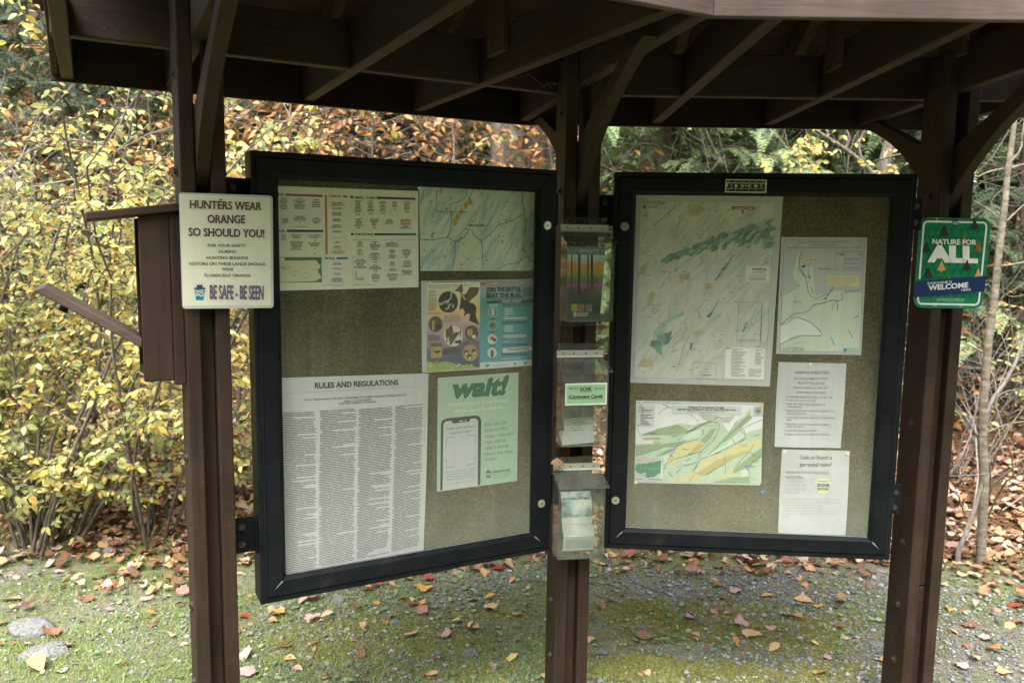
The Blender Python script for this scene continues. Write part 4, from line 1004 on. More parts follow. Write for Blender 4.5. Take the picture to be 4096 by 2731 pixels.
s.line([(908, 894), (1085, 897), (1070, 1197), (892, 1190), (908, 894)], 3, GREYINK, layer=4); s.text('Locke Valley Tract', (922, 1188), (1045, 1192), 13, GREYINK, layer=4); s.line([(1088, 905), (1074, 1200)], 5, GREYINK, layer=4); s.poly(rough([(940, 1130), (985, 1045), (960, 1050), (935, 1110)], 3), FOR, 'areas', 4); s.line([(930, 1200), (935, 1230)], 3, LN)
s.line([(560, 1355), (735, 1360), (730, 1482), (556, 1478), (560, 1355)], 3, GREYINK, layer=4); s.rect(620, 1450, 700, 1456, GREYINK, layer=4)
s.poly([(808, 1240), (1105, 1248), (1098, 1485), (800, 1478)], ink('legend', (0.74, 0.75, 0.70)), 'print', 4)
s.rect(808, 1243, 842, 1252, FOR, layer=5); s.fine([(856, 1250), (970, 1253), (960, 1470), (845, 1465)], 20, LN, ragged=.4, layer=5); s.fine([(1035, 1256), (1105, 1258), (1100, 1380), (1030, 1378)], 11, LN, ragged=.4, layer=5); s.fine([(985, 1405), (1085, 1407), (1082, 1470), (980, 1466)], 7, LN, ragged=.1, layer=5)
s.finish()
# ---- recreational trail map
ZT = (2500, 1560, 600 / 2240)
GR1, GR2, GR3, YE1, YE2, HILL = ink('trail_green', (0.44, 0.56, 0.40)), ink('trail_green_dark', (0.26, 0.36, 0.21)), ink('trail_green_pale', (0.55, 0.66, 0.54)), ink('trail_yellow', (0.60, 0.54, 0.26)), ink('trail_yellow_dark', (0.44, 0.40, 0.18)), ink('trail_grey', (0.42, 0.44, 0.42))
s = Sheet('trail_map', 'landscape trail map with green and yellow ridges, pinned low beside the left stile', 'map', FCR, PY, ZT, [(165, 152), (2070, 186), (2020, 1420), (140, 1380)], PAPER)
def band(pts, m, l): s.poly(pts, m, 'areas', l)
band([(165, 205), (2055, 225), (2030, 1390), (155, 1355)], ink('trail_paper', (0.70, 0.71, 0.71)), 1)
band([(230, 665), (500, 580), (770, 505), (830, 490), (1000, 520), (1110, 500), (1230, 470), (1390, 385), (1450, 490), (1545, 620), (1650, 480), (1800, 370), (1870, 250), (1890, 410), (1730, 550), (1800, 640), (2050, 560), (2035, 1390), (600, 1365), (560, 1310), (545, 990), (160, 985), (155, 800), (430, 790), (380, 680)], GR1, 2)
band([(230, 665), (500, 570), (770, 510), (860, 560), (940, 600), (1110, 505), (1230, 470), (1390, 385), (1400, 400), (1240, 490), (1060, 580), (930, 640), (680, 650), (400, 655)], GR2, 3)
band([(155, 820), (560, 800), (840, 760), (920, 740), (760, 850), (600, 850), (300, 950), (160, 985)], GR2, 3)
band([(600, 900), (760, 860), (690, 930), (520, 985), (440, 985)], GR2, 3)
band([(1120, 760), (1290, 580), (1360, 570), (1290, 700), (1190, 800)], GR2, 3); band([(1210, 960), (1420, 790), (1560, 620), (1850, 360), (1900, 410), (1730, 560), (1560, 700), (1390, 830)], GR2, 3)
band([(1620, 1180), (2040, 850), (2040, 1000), (1800, 1160), (1610, 1250)], GR2, 3); band([(1300, 1370), (1600, 1300), (1850, 1290), (1870, 1388), (1400, 1385)], GR2, 3)
band([(960, 560), (1110, 540), (1130, 600), (1110, 700), (900, 740), (840, 700)], GR3, 3); band([(560, 985), (740, 860), (700, 960), (640, 1080), (600, 1110)], GR3, 3); band([(1130, 990), (1230, 920), (1500, 820), (1700, 600), (1800, 700), (1450, 890), (1250, 1000)], GR3, 3); band([(1730, 1210), (1850, 1130), (1830, 1280), (1740, 1290)], GR3, 3)
band([(660, 1010), (760, 850), (900, 790), (1100, 720), (1110, 760), (1210, 810), (1110, 900), (1030, 920), (850, 990), (760, 1080), (700, 1100), (610, 1110)], YE1, 4); band([(700, 1365), (1010, 1230), (1060, 1210), (1110, 1060), (1250, 1000), (1500, 890), (1640, 800), (1900, 740), (2020, 720), (2045, 800), (1870, 900), (1730, 950), (1600, 1040), (1480, 1080), (1200, 1260), (1000, 1360)], YE1, 4)
band([(900, 990), (1100, 800), (1200, 810), (1100, 890), (1030, 925)], YE2, 5); band([(1060, 1240), (1400, 1030), (1760, 910), (1870, 900), (1600, 1030), (1400, 1140), (1150, 1280)], YE2, 5); band([(1270, 1370), (1490, 1240), (1690, 1080), (1870, 900), (1610, 1190), (1600, 1240), (1390, 1350)], YE1, 5)
band([(1000, 300), (1450, 400), (1640, 380), (1560, 490), (1450, 490), (1390, 385), (1230, 470)], HILL, 2)
TR, TRO, TRB = ink('trail_line', (0.10, 0.14, 0.15)), ink('trail_orange', (0.60, 0.28, 0.10)), ink('stream', (0.10, 0.26, 0.38))
for p, m in (([(165, 550), (200, 590), (222, 685), (290, 670), (440, 655), (650, 660), (830, 655)], TRB), ([(975, 360), (1050, 420), (1105, 490)], TRB), ([(1110, 520), (1230, 475), (1370, 470), (1415, 540), (1370, 660), (1310, 760), (1210, 840), (1130, 920), (1090, 1010), (1115, 1050), (1020, 1190)], TR), ([(160, 975), (400, 905), (560, 850)], TRB), ([(560, 970), (740, 860), (900, 770), (1100, 730)], TR), ([(780, 750), (960, 620), (1120, 560)], TR), ([(1110, 1030), (1300, 960), (1430, 905), (1650, 800), (1800, 700), (1770, 560)], TRB), ([(1220, 960), (1390, 850), (1400, 790), (1560, 720), (1760, 560), (1900, 500), (2050, 435)], TR), ([(600, 1110), (700, 1040), (850, 990), (1060, 930), (1130, 915)], TR), ([(580, 1180), (620, 1090), (650, 1020), (760, 860)], TR), ([(1200, 1260), (1320, 1190), (1490, 1090)], TR), ([(1490, 960), (1495, 1250)], TR), ([(1620, 1160), (1760, 1010), (1860, 905), (1930, 800)], TR), ([(940, 1110), (1080, 1070)], TRB), ([(1840, 1160), (1870, 1300), (1950, 1345)], TRB), ([(1880, 1120), (1900, 1060), (2000, 990), (2040, 940)], TR), ([(960, 1360), (1040, 1250), (1020, 1190)], TR), ([(500, 360), (560, 300), (640, 250)], TR), ([(560, 210), (690, 260)], TR)): s.line(p, 7, m, layer=7)
for p in ([(480, 580), (470, 640)], [(710, 620), (740, 540), (800, 520), (920, 570), (900, 630)], [(1150, 520), (1340, 525), (1380, 600), (1340, 700), (1240, 760), (1220, 820)], [(650, 830), (700, 700)], [(1660, 590), (1720, 510), (1890, 400), (1830, 350)], [(1130, 990), (1220, 900), (1240, 820)]): s.line(p, 6, TRO, layer=7)
s.poly([(178, 215), (447, 220), (442, 548), (172, 543)], ink('legend_grey', (0.55, 0.58, 0.58)), layer=7); s.text('Legend', (192, 248), (258, 249), 17, INK, 0.02, layer=9); s.fine([(232, 262), (430, 264), (430, 530), (230, 528)], 11, INK, ragged=.5, fill=.5, layer=9)
for y in (270, 297, 322): s.rect(200, y - 8, 218, y + 8, TRB, layer=9)
s.rect(185, 510, 222, 528, GR2, layer=9)
s.poly([(697, 225), (1740, 238), (1738, 366), (695, 352)], ink('legend_grey', (0.55, 0.58, 0.58)), layer=7)
s.text('Rothrock SF Recreational Trail Map', (952, 262), (1482, 272), 27, INK, 0.03, layer=9); s.text('Galbraith Gap, Shingletown Gap, & Tussey Mountain Areas', (775, 292), (1658, 302), 25, INK, 0.03, layer=9)
s.text('DEPARTMENT OF CONSERVATION AND NATURAL RESOURCES', (920, 322), (1500, 330), 16, GREYINK, layer=9); s.text('BUREAU OF FORESTRY', (1098, 342), (1315, 346), 16, GREYINK, layer=9)
s.rect(1910, 235, 2056, 382, PAPER, layer=7); s.disc(1986, 310, 48, 48, INK, layer=8); s.disc(1986, 310, 40, 40, PAPER, layer=9); s.star(1986, 310, 42, INK, layer=10, n=8, q=.35)
s.rect(1155, 408, 1320, 436, ink('label_yellow', (0.72, 0.68, 0.38)), layer=8); s.fine([(1162, 415), (1312, 416), (1312, 430), (1162, 428)], 1, INK, para=0, ragged=0, layer=9)
s.rect(262, 695, 550, 742, ink('label_yellow', (0.72, 0.68, 0.38)), layer=8); s.fine([(270, 700), (540, 703), (540, 738), (270, 735)], 2, INK, para=0, layer=9)
s.poly([(165, 988), (545, 995), (530, 1305), (158, 1300)], PAPER, layer=7); s.poly(rough([(162, 1110), (250, 1090), (380, 1070), (480, 1060), (538, 1050), (532, 1230), (470, 1260), (410, 1300), (300, 1300), (330, 1240), (280, 1210), (240, 1250), (162, 1200)], 8), plain('ink_locator_green', (0.02, 0.22, 0.11), 0.5, noise=.3, nscale=150), layer=8); s.line([(235, 1045), (502, 1052), (498, 1165), (232, 1160), (235, 1045)], 6, TRO, layer=9)
for k in range(14): s.line(wiggle(random.uniform(170, 460), random.uniform(1000, 1060) if k % 2 else random.uniform(1240, 1290), 14, 0, 4, 8), 3, GREYINK, layer=9)
s.poly([(160, 1312), (605, 1322), (605, 1358), (157, 1350)], PAPER, layer=7); s.poly([(160, 1316), (255, 1318), (255, 1327), (160, 1325)], INK, layer=8); s.poly([(358, 1321), (555, 1325), (555, 1334), (358, 1330)], INK, layer=8)
s.fine([(1770, 1128), (1940, 1130), (1940, 1146), (1770, 1144)], 1, INK, para=0, ragged=0, layer=8); s.poly([(1790, 1170), (1850, 1100), (1890, 1110), (1850, 1160), (1850, 1220), (1825, 1180)], ink('lake', (.25, .28, .5)), layer=8)
for x, y, a in ((400, 640, .1), (740, 685, .05), (1020, 590, -.5), (1165, 630, -1.4), (520, 865, -.5), (900, 880, .0), (990, 945, -.2), (1390, 930, -.4), (1640, 500, -.9), (1760, 740, -.6), (690, 975, .7), (910, 1110, 0), (940, 1035, -.5), (800, 1200, -.8), (1260, 1230, -.5), (1780, 825, 0), (1060, 1150, -.8), (1970, 665, -.3), (1960, 1060, -.4), (1680, 1100, -.8), (680, 1260, .8), (1910, 950, .6), (1620, 760, 1.0), (480, 785, 0)):
    s.line([(x - 45 * math.cos(a), y - 45 * math.sin(a)), (x + 45 * math.cos(a), y + 45 * math.sin(a))], 8, TR, 'fine_print', 8)
s.pin(2035, 232, (0.8, 0.5, 0.05)); s.pin(243, 182); s.pin(160, 1372)
s.finish()
# ---- parking area map
ZP = (3050, 900, 500 / 1425)
PGR = ink('park_green', (0.56, 0.64, 0.52)); LBL = ink('label_yellow2', (0.70, 0.66, 0.36))
s = Sheet('parking_map', 'pale trailhead parking area map with a yellow You Are Here tag', 'map', FCR, PY - 0.0008, ZP, [(215, 138), (1197, 142), (1125, 1480), (155, 1468)], PAPER)
s.line([(248, 170), (1162, 178), (1105, 1450), (192, 1440), (248, 170)], 4, GREYINK)
s.line([(245, 292), (1158, 295)], 3, PALEINK)
s.text('Galbraith Gap Recreational Trailhead Parking Area', (402, 206), (1008, 202), 20, GREYINK, 0.006); s.text('Rothrock State Forest', (573, 236), (834, 235), 20, GREYINK, 0.006); s.text('Department of Conservation and Natural Resources, Bureau of Forestry', (274, 268), (1130, 266), 21, GREYINK, 0.006)
s.poly([(410, 296), (445, 296), (420, 400), (430, 420), (475, 460), (575, 480), (600, 800), (700, 790), (800, 760), (910, 740), (1130, 770), (1108, 1440), (195, 1436), (235, 820), (430, 700), (380, 640), (340, 560)], PGR, 'areas', 1)
s.poly([(200, 1140), (370, 1050), (540, 1110), (680, 1240), (640, 1262), (420, 1262), (195, 1365)], ink('park_pale', (.68, .72, .68)), 'areas', 2)
for p, w in (([(445, 295), (420, 380), (415, 465), (490, 590), (520, 760), (560, 820), (620, 830), (760, 780)], 7), ([(415, 465), (520, 460), (525, 560), (525, 600), (545, 625), (530, 640)], 5), ([(207, 1132), (370, 1008), (450, 1005), (530, 975), (580, 910), (680, 890), (800, 855), (860, 865), (910, 850), (915, 810), (890, 780)], 8), ([(205, 1137), (280, 1115), (365, 1050), (430, 1060), (550, 1110), (640, 1190), (680, 1240), (660, 1262), (450, 1258), (300, 1310), (193, 1365)], 8), ([(840, 866), (810, 900), (788, 972)], 5), ([(905, 770), (1040, 770), (1138, 720)], 4)): s.line(p, w, GREYINK, layer=4)
s.line([(814, 700), (715, 840)], 7, INK, layer=5); s.poly([(705, 852), (708, 822), (728, 838)], INK, layer=5)
s.rect(470, 380, 635, 416, LBL, layer=3); s.text('You Are Here', (475, 408), (626, 408), 20, INK, 0.02, layer=5); s.star(467, 472, 26, ink('star_green', (.02, .09, .07)), layer=5); s.rect(514, 574, 543, 603, ink('seal', (.05, .2, .3)), layer=5); s.text('P', (521, 598), (536, 598), 18, WHI, .02, layer=7)
s.line([(833, 303), (1140, 306), (1132, 515), (822, 512), (833, 303)], 4, GREYINK); s.text('Trails', (843, 344), (934, 344), 28, INK, 0.02)
for k, l in enumerate(('Mid State Trail', 'Hiking Trails', 'Shared-Use Trail')): s.text(l, (924 - k * 2, 398 + k * 48), ((1095, 1067, 1118)[k], 400 + k * 48), 22, GREYINK, 0.004)
s.line([(1113, 318), (1111, 362)], 4, GREYINK); s.line([(1090, 340), (1136, 341)], 4, GREYINK)
s.text('Private Property', (638, 508), (780, 508), 17, INK, 0.01); s.rect(725, 578, 1100, 702, LBL, layer=3)
for k, l in enumerate(('Remnants of "tram-roads" or logging railroads can', 'be found throughout the Rothrock State Forest. The', 'tram-roads were used by lumbermen during the latter', 'part of the 19th century to transport logs from the forest.', 'Several different companies, including the Linden', 'Hall Lumber Company, operated in the Seven', 'Mountains area of Central Pennsylvania.')): s.text(l, (732, 598 + k * 16), ((1050, 1065, 1050, 1085, 1045, 1020, 985)[k], 600 + k * 16), 10, GREYINK, layer=5)
s.text('Bear Meadows Road', (940, 758), (1082, 757), 14, INK, .01); s.text('Rothrock', (350, 870), (430, 870), 15, GREYINK); s.text('State Forest', (343, 890), (444, 890), 15, GREYINK); s.text('Galbraith Gap Trail', (560, 862), (690, 852), 14, GREYINK); s.text('Laurel Run Road', (585, 918), (697, 892), 15, GREYINK); s.text('Laurel Run Road', (305, 1300), (412, 1265), 15, GREYINK); s.text('Old Laurel Run Trail', (372, 1356), (505, 1338), 15, GREYINK)
for a in ((402, 487, 487, 592), (550, 708, 586, 786), (850, 880, 858, 972), (975, 1190, 1026, 1288), (774, 1272, 820, 1370), (1040, 1055, 1098, 1034)): s.line([a[:2], a[2:]], 9, GREYINK, 'fine_print')
s.line([(202, 1395), (478, 1397), (474, 1438), (199, 1436), (202, 1395)], 3, GREYINK, layer=4); s.text('1 inch = 200 feet', (206, 1426), (474, 1426), 28, GREYINK, 0.004, layer=5)
s.poly([(918, 1398), (1092, 1400), (1088, 1450), (916, 1448)], ink('tag_green', (.32, .52, .38)), layer=4); s.disc(940, 1423, 20, 20, ink('seal', (.05, .2, .3)), layer=5)
s.finish()
# ---- hospital and lost property notices
ZN = (3050, 1420, 500 / 1074)
s = Sheet('hospital_notice', 'white hospital direction sheet in capitals, middle of the far column', 'notice', FCR, PY - 0.0004, ZN, [(135, 57), (723, 72), (670, 797), (97, 780)], sag=0.010)
for l, x0, x1, y, h in (('HOSPITAL DIRECTION', 272, 567, 157, 24), ('MT. NITTANY MEDICAL CENTER', 271, 562, 205, 16), ('1800 EAST PARK AVENUE', 298, 530, 244, 16), ('STATE COLLEGE, PA  16803-6797', 262, 562, 284, 16), ('APPROXIMATELY 8.3 MILES', 284, 535, 324, 16), ('TAKE BEAR MEADOWS  ROAD TO US RT. 322', 220, 594, 364, 14), ('TURN LEFT ONTO US RT.322', 219, 454, 392, 14), ('KEEP LEFT ONTO US RT. 322 WEST TO', 216, 534, 425, 14), ('PHILLIPSBURG', 214, 334, 448, 14), ('KEEP LEFT ONTO MT. NITTANY EXPRESSWAY TO', 212, 616, 482, 14), ('INNOVATION PARK', 210, 370, 507, 14), ('TURN RIGHT TO PARK AVENUE TO INNOVATION', 208, 612, 540, 14), ('PARK', 206, 248, 560, 14), ('KEEP RIGHT ONTO PARK AVENUE TO PENN', 204, 564, 597, 14), ('STATE UNIVERSITY', 202, 356, 618, 14), ('TURN LEFT ON HOSPITAL DRIVE', 200, 462, 649, 14), ('ARRIVE AT MT. NITTANY MEDICAL CENTER', 200, 565, 681, 14)):
    s.text(l, (x0, y), (x1, y + (x1 - x0) * 0.012), h, GREYINK, 0.006)
for y in (355, 384, 413, 470, 528, 583, 641, 671): s.disc(205 - (y - 355) * .06, y, 4.5, 4.5, INK, n=8)
s.pin(410, 78); s.finish()
s = Sheet('lost_property_notice', 'white lost or found notice with a yellow keystone emblem, low in the far corner', 'notice', FCR, PY - 0.0002, ZN, [(165, 805), (750, 822), (712, 1545), (128, 1528)], sag=0.009)
for l, x0, x1, y, h, m in (('Lost or found a', 322, 594, 888, 34, INK), ('personal item?', 317, 590, 950, 34, INK), ('Contact the Rothrock State Forest', 195, 564, 1006, 19, GREYINK), ('District Office:', 193, 347, 1048, 19, GREYINK), ('181 Rothrock Lane', 191, 345, 1085, 17, PALEINK), ('Huntingdon, PA 16652', 188, 374, 1118, 17, PALEINK), ('Phone: 814-643-2340', 186, 367, 1152, 17, PALEINK), ('M-F 8AM-4PM', 184, 306, 1184, 17, PALEINK),
                           ('*If it is a weekend or no one answers leave a detailed message', 181, 660, 1235, 13, PALEINK), ('with call back information. A found item may be left at a bulletin', 180, 665, 1262, 13, PALEINK), ('board along with a printed phone message.', 179, 515, 1288, 13, PALEINK), ('If the item is too valuable to leave, retain it until contact is made', 177, 668, 1310, 13, PALEINK), ('or deposit it at a local DCNR State Park Office or Police Station', 176, 650, 1335, 13, PALEINK), ('with a detailed message of the Rothrock State Forest District', 175, 636, 1360, 13, PALEINK), ('Office.', 174, 222, 1380, 13, PALEINK)):
    s.text(l, (x0, y), (x1, y + (x1 - x0) * 0.014), h, m, 0.0 if h < 30 else 0.004)
s.line([(195, 1010), (564, 1017)], 2.5, GREYINK); s.line([(193, 1052), (347, 1055)], 2.5, GREYINK)
KY = ink('keystone_cream', (0.66, 0.60, 0.36)); KG = ink('keystone_green', (0.05, 0.16, 0.08))
s.poly([(464, 1052), (570, 1055), (568, 1080), (585, 1081), (552, 1183), (474, 1180), (447, 1076), (466, 1077)], KY, 'emblem', 3); s.poly([(457, 1092), (578, 1095), (574, 1127), (462, 1125)], ink('keystone_blue', (.45, .52, .5)), 'emblem', 4)
s.text('DCNR', (466, 1122), (572, 1124), 24, NAVY, 0.04, part='emblem', layer=6); s.poly([(466, 1134), (563, 1136), (557, 1156), (471, 1154)], KG, 'emblem', 5); s.text('Forestry', (480, 1152), (545, 1153), 13, KY, .02, part='emblem', layer=7); s.fine([(475, 1074), (560, 1076), (560, 1085), (475, 1083)], 1, KG, para=0, ragged=0, part='emblem', layer=5)
s.pin(190, 825); s.pin(728, 845); s.finish()
pin_b = Sheet('loose_pin', None, None, FCR, PY, ZT, [(2020, 1490), (2070, 1490), (2070, 1530), (2020, 1530)]); pb = pin_b.pin(2048, 1512, (0.03, 0.20, 0.45), 0.0065); bpy.data.objects.remove(pin_b.o)
# pins: things of their own
pn = [o for o in COL.objects if o.name.startswith('push_pin')]
pin_lab = ['clear pin at the edge of the blue ridge map', 'clear pin in the corner of the bat poster', 'yellow pin in the upper corner of the landscape trail map', 'clear pin at the legend end of the landscape trail map', 'clear pin at the lower corner of the landscape trail map', 'clear pin at the top of the hospital direction sheet', 'clear pin left of the lost or found heading', 'clear pin right of the lost or found heading', 'blue pin stuck in bare cork below the trail map']
for o, l in zip(pn, pin_lab): tag(o, l, 'pin', 'pins on the cork boards')

# ================================================================== SIGNS ON THE POSTS
ZH = (680, 740, 440 / 1327)
LAM = plain('laminate_edge', (0.42, 0.44, 0.42), 0.12, spec=0.7)
SIGNP = plain('aged_sign_paper', (0.54, 0.55, 0.43), 0.32, noise=0.10, nscale=7)
s = Sheet('hunting_safety_sign', 'laminated cream hunting safety sign reading hunters wear orange, on the near post', 'sign', FPL, -0.016, ZH, [(105, 90), (1238, 130), (1250, 1482), (148, 1492)], LAM, 0.0012, rnd=0.008)
s.poly([(115, 110), (1205, 155), (1220, 1450), (160, 1455)], SIGNP, 'sheet', 1)
MAR = ink('maroon', (0.085, 0.036, 0.036)); SHD = ink('shadow', (0.30, 0.30, 0.34)); DKG = ink('darkgrey', (0.05, 0.05, 0.045))
def serif(t, a, b, h, m, bold=0.018, sh=True):
    if sh: s.text(t, (a[0] + 6, a[1] + 3), (b[0] + 6, b[1] + 3), h, SHD, bold, layer=3)
    s.text(t, a, b, h, m, bold, layer=5)
    # slab feet and heads so the capitals read as a serif face
    V, F = text_mesh(t, bold); x0_, x1_ = V[:, 0].min(), V[:, 0].max(); P0, P1 = s.P(*a), s.P(*b); U = s.P(a[0], a[1] - h) - P0; D = P1 - P0
    for lev, up in ((0.10, (-0.012, 0.055)), (0.90, (0.945, 1.012))):
        iv = []
        for f in F:
            xs = []
            for i in range(len(f)):
                p, q = V[f[i - 1]], V[f[i]]; yy = lev * H0
                if (p[1] - yy) * (q[1] - yy) < 0: xs.append(p[0] + (q[0] - p[0]) * (yy - p[1]) / (q[1] - p[1]))
            if len(xs) > 1: iv.append([min(xs), max(xs)])
        iv.sort(); mg = []
        for c in iv:
            if mg and c[0] <= mg[-1][1] + 0.012: mg[-1][1] = max(mg[-1][1], c[1])
            else: mg.append(c[:])
        for c in mg:
            if c[1] - c[0] < 0.26:
                e = 0.055
                q = [(c[0] - e, up[0]), (c[1] + e, up[0]), (c[1] + e, up[1]), (c[0] - e, up[1])]
                s.put('lettering', m, [P0 + (x - x0_) / (x1_ - x0_) * D + y * U for x, y in q], [(0, 1, 2, 3)], 5)
serif('HUNTERS WEAR', (238, 278), (1103, 304), 92, MAR); serif('ORANGE', (450, 455), (903, 460), 92, MAR); serif('SO SHOULD YOU!', (222, 610), (1135, 632), 92, MAR)
for l, x0, x1, y, h in (('FOR YOUR SAFETY', 455, 917, 745, 33), ('DURING', 590, 797, 820, 33), ('HUNTING SEASONS', 440, 938, 893, 33), ('VISITORS ON THESE LANDS SHOULD', 222, 1152, 966, 35), ('WEAR', 622, 766, 1032, 33), ('FLORESCENT ORANGE', 416, 970, 1105, 33)): s.text(l, (x0, y), (x1, y + (x1 - x0) * .006), h, DKG, 0.012, layer=4)
s.keystone(357, 1295, 132, 182, ink('keystone_teal', (0.01, 0.17, 0.19)), WHI, 'DCNR', WHI); s.poly([(322, 1203), (390, 1203), (390, 1235), (425, 1238), (420, 1262), (357, 1250), (295, 1260), (292, 1238), (322, 1235)], NAVY, 'emblem', 6)
serif('BE SAFE - BE SEEN', (482, 1372), (1128, 1378), 160, ink('steel_blue', (.08, .09, .15)), 0.018, False); s.text('BE SAFE - BE SEEN', (476, 1366), (1122, 1372), 160, ink('brick', (.30, .09, .09)), 0.012, layer=4)
s.poly([(590, 178), (635, 172), (625, 186), (600, 190)], INK, 'staple', 6)
s.poly([(655, 1115), (700, 1105), (760, 1150), (745, 1250), (720, 1400), (620, 1425), (560, 1380), (640, 1300)], plain('water_stain', (.56, .55, .45), .4, noise=.2, nscale=60), 'stain', 2)
s.finish()
ZG = (3600, 840, 400 / 1493)
SG1, SG2 = plain('sign_green', (0.005, 0.20, 0.085), 0.3, spec=0.5), plain('sign_green_dark', (0.003, 0.13, 0.065), 0.3)
s = Sheet('welcome_sign', 'green metal nature for all sign with rounded corners on the far post', 'sign', FPR, -0.004, ZG, [(298, 108), (1366, 130), (1228, 1477), (195, 1457)], SG1, 0.0025, rnd=0.028)
def sg(u, v):   # sign coordinates 0..1 -> zoom picture
    a, b, c, d = np.array((298, 108.)), np.array((1366, 130.)), np.array((1228, 1477.)), np.array((195, 1457.))
    p = (1 - v) * ((1 - u) * a + u * b) + v * ((1 - u) * d + u * c); return (p[0], p[1])
for r in range(11):
    for c in range(9):
        u, v = (c + (0.5 if r % 2 else 0)) / 8.6 + 0.005, r / 11 + 0.015
        if u + 0.11 < 0.995 and v + 0.088 < 0.985: s.poly([sg(u, v), sg(u + 0.115, v), sg(u + 0.0575, v + 0.085)], SG2, 'pattern', 1)
WS = plain('sign_white', (0.80, 0.81, 0.78), 0.35)
def strip(us, w=0.026):
    s.line([sg(*q) for q in us], w * 1060, WS, 'border', 2)
strip([(0.06, 0.68), (0.06, 0.10), (0.067, 0.07), (0.085, 0.052), (0.11, 0.045), (0.89, 0.045), (0.915, 0.052), (0.933, 0.07), (0.94, 0.10), (0.94, 0.68)])
strip([(0.06, 0.84), (0.06, 0.90), (0.067, 0.93), (0.085, 0.948), (0.11, 0.955), (0.89, 0.955), (0.915, 0.948), (0.933, 0.93), (0.94, 0.90), (0.94, 0.80)])
s.text('NATURE FOR', (478, 508), (1138, 520), 72, WS, 0.03, layer=6); s.text('ALL', (402, 757), (1160, 775), 212, WS, 0.075, layer=6)
def fir(x, y, h, m, l=5):
    w = h * 0.42; pt = 'fir_emblem#%d' % x
    s.poly([(x, y), (x + w * .32, y + h * .36), (x + w * .25, y + h * .36), (x + w * .62, y + h * .62), (x + w * .52, y + h * .62), (x + w * .95, y + h * .86), (x - w * .95, y + h * .86), (x - w * .52, y + h * .62), (x - w * .62, y + h * .62), (x - w * .25, y + h * .36), (x - w * .32, y + h * .36)], m, pt, l)
    s.rect(x - w * .17, y + h * .86, x + w * .17, y + h, m, pt, l)
BK, OC, OD = ink('fir_black', (0.02, 0.024, 0.03)), ink('fir_gold', (0.60, 0.36, 0.12)), ink('fir_brown', (0.27, 0.13, 0.03))
for x, y, m in ((662, 220, BK), (1110, 115, BK), (395, 462, BK), (420, 845, BK), (995, 732, BK), (957, 355, OD), (1170, 455, OD), (617, 740, OC), (1162, 858, OC), (728, 975, OD)): fir(x, y, 186 if m is not OD else 178, m, 5 if m is not BK else 7)
NB = plain('sign_navy', (0.012, 0.03, 0.12), 0.3)
s.poly([(227, 1068), (1281, 982), (1252, 1215), (203, 1302)], NB, 'ribbon', 8)
s.text('EVERYONE IS', (405, 1112), (768, 1086), 32, WS, 0.01, layer=10); s.text('WELCOME', (415, 1198), (1010, 1152), 72, WS, 0.035, layer=10); s.text('HERE', (907, 1210), (1047, 1198), 30, WS, 0.01, layer=10)
s.text('FOR MORE INFORMATION', (560, 1337), (960, 1345), 24, ink('sign_pale', (.35, .6, .45)), 0.004, layer=6); s.text('VISIT DCNR.PA.GOV/EQUITY', (532, 1360), (962, 1370), 24, ink('sign_pale', (.35, .6, .45)), 0.004, layer=6)
s.keystone(823, 190, 105, 112, ink('keystone_dark', (0.01, 0.06, 0.05)), WS, 'DCNR', WS)
s.poly([(475, 112), (628, 116), (560, 119), (560, 145), (535, 145), (535, 118)], OC, 'fir_emblem', 5)
for x, y in ((519, 1436), (905, 1441)): s.rect(x - 28, y - 8, x + 28, y + 4, LAM, 'rivet#%d' % x, 6)
s.finish()

# ================================================================== BROCHURE BOXES
am, ant, ab = nodes_of('acrylic')
ao = ant.nodes['Material Output']
atr = N(ant, 'ShaderNodeBsdfTransparent'); atr.inputs['Color'].default_value = (0.88, 0.90, 0.86, 1)
ags = N(ant, 'ShaderNodeBsdfGlossy'); ags.inputs['Roughness'].default_value = 0.08
afr = facing_shine(ant, 0.03)
ax1 = N(ant, 'ShaderNodeMixShader'); ant.links.new(afr.outputs[0], ax1.inputs['Fac']); ant.links.new(atr.outputs[0], ax1.inputs[1]); ant.links.new(ags.outputs[0], ax1.inputs[2])
adf = N(ant, 'ShaderNodeBsdfDiffuse'); adf.inputs['Color'].default_value = (0.5, 0.52, 0.46, 1)
atc = N(ant, 'ShaderNodeTexCoord'); anz = N(ant, 'ShaderNodeTexNoise', Scale=30.0, Detail=7.0, Roughness=0.75); ant.links.new(atc.outputs['Object'], anz.inputs['Vector'])
amr = N(ant, 'ShaderNodeMapRange'); amr.inputs['From Min'].default_value = 0.35; amr.inputs['From Max'].default_value = 0.75; amr.inputs['To Min'].default_value = 0.012; amr.inputs['To Max'].default_value = 0.10; ant.links.new(anz.outputs['Fac'], amr.inputs['Value'])
ax2 = N(ant, 'ShaderNodeMixShader'); ant.links.new(amr.outputs[0], ax2.inputs['Fac']); ant.links.new(ax1.outputs[0], ax2.inputs[1]); ant.links.new(adf.outputs[0], ax2.inputs[2])
ant.links.new(ax2.outputs[0], ao.inputs['Surface'])
ACR = am
LIDM = am.copy(); LIDM.name = 'dirty_acrylic_lid'
for n_ in LIDM.node_tree.nodes:
    if n_.type == 'MAP_RANGE': n_.inputs['To Min'].default_value = 0.07; n_.inputs['To Max'].default_value = 0.38
    if n_.type == 'BSDF_DIFFUSE': n_.inputs['Color'].default_value = (0.24, 0.24, 0.21, 1)
ALU = plain('hinge_aluminium', (0.52, 0.52, 0.47), 0.42, 0.7, noise=0.15, nscale=120)
BXD = 0.09
Z5, Z6 = (2000, 780, 600 / 1307), (2000, 1400, 600 / 1045)
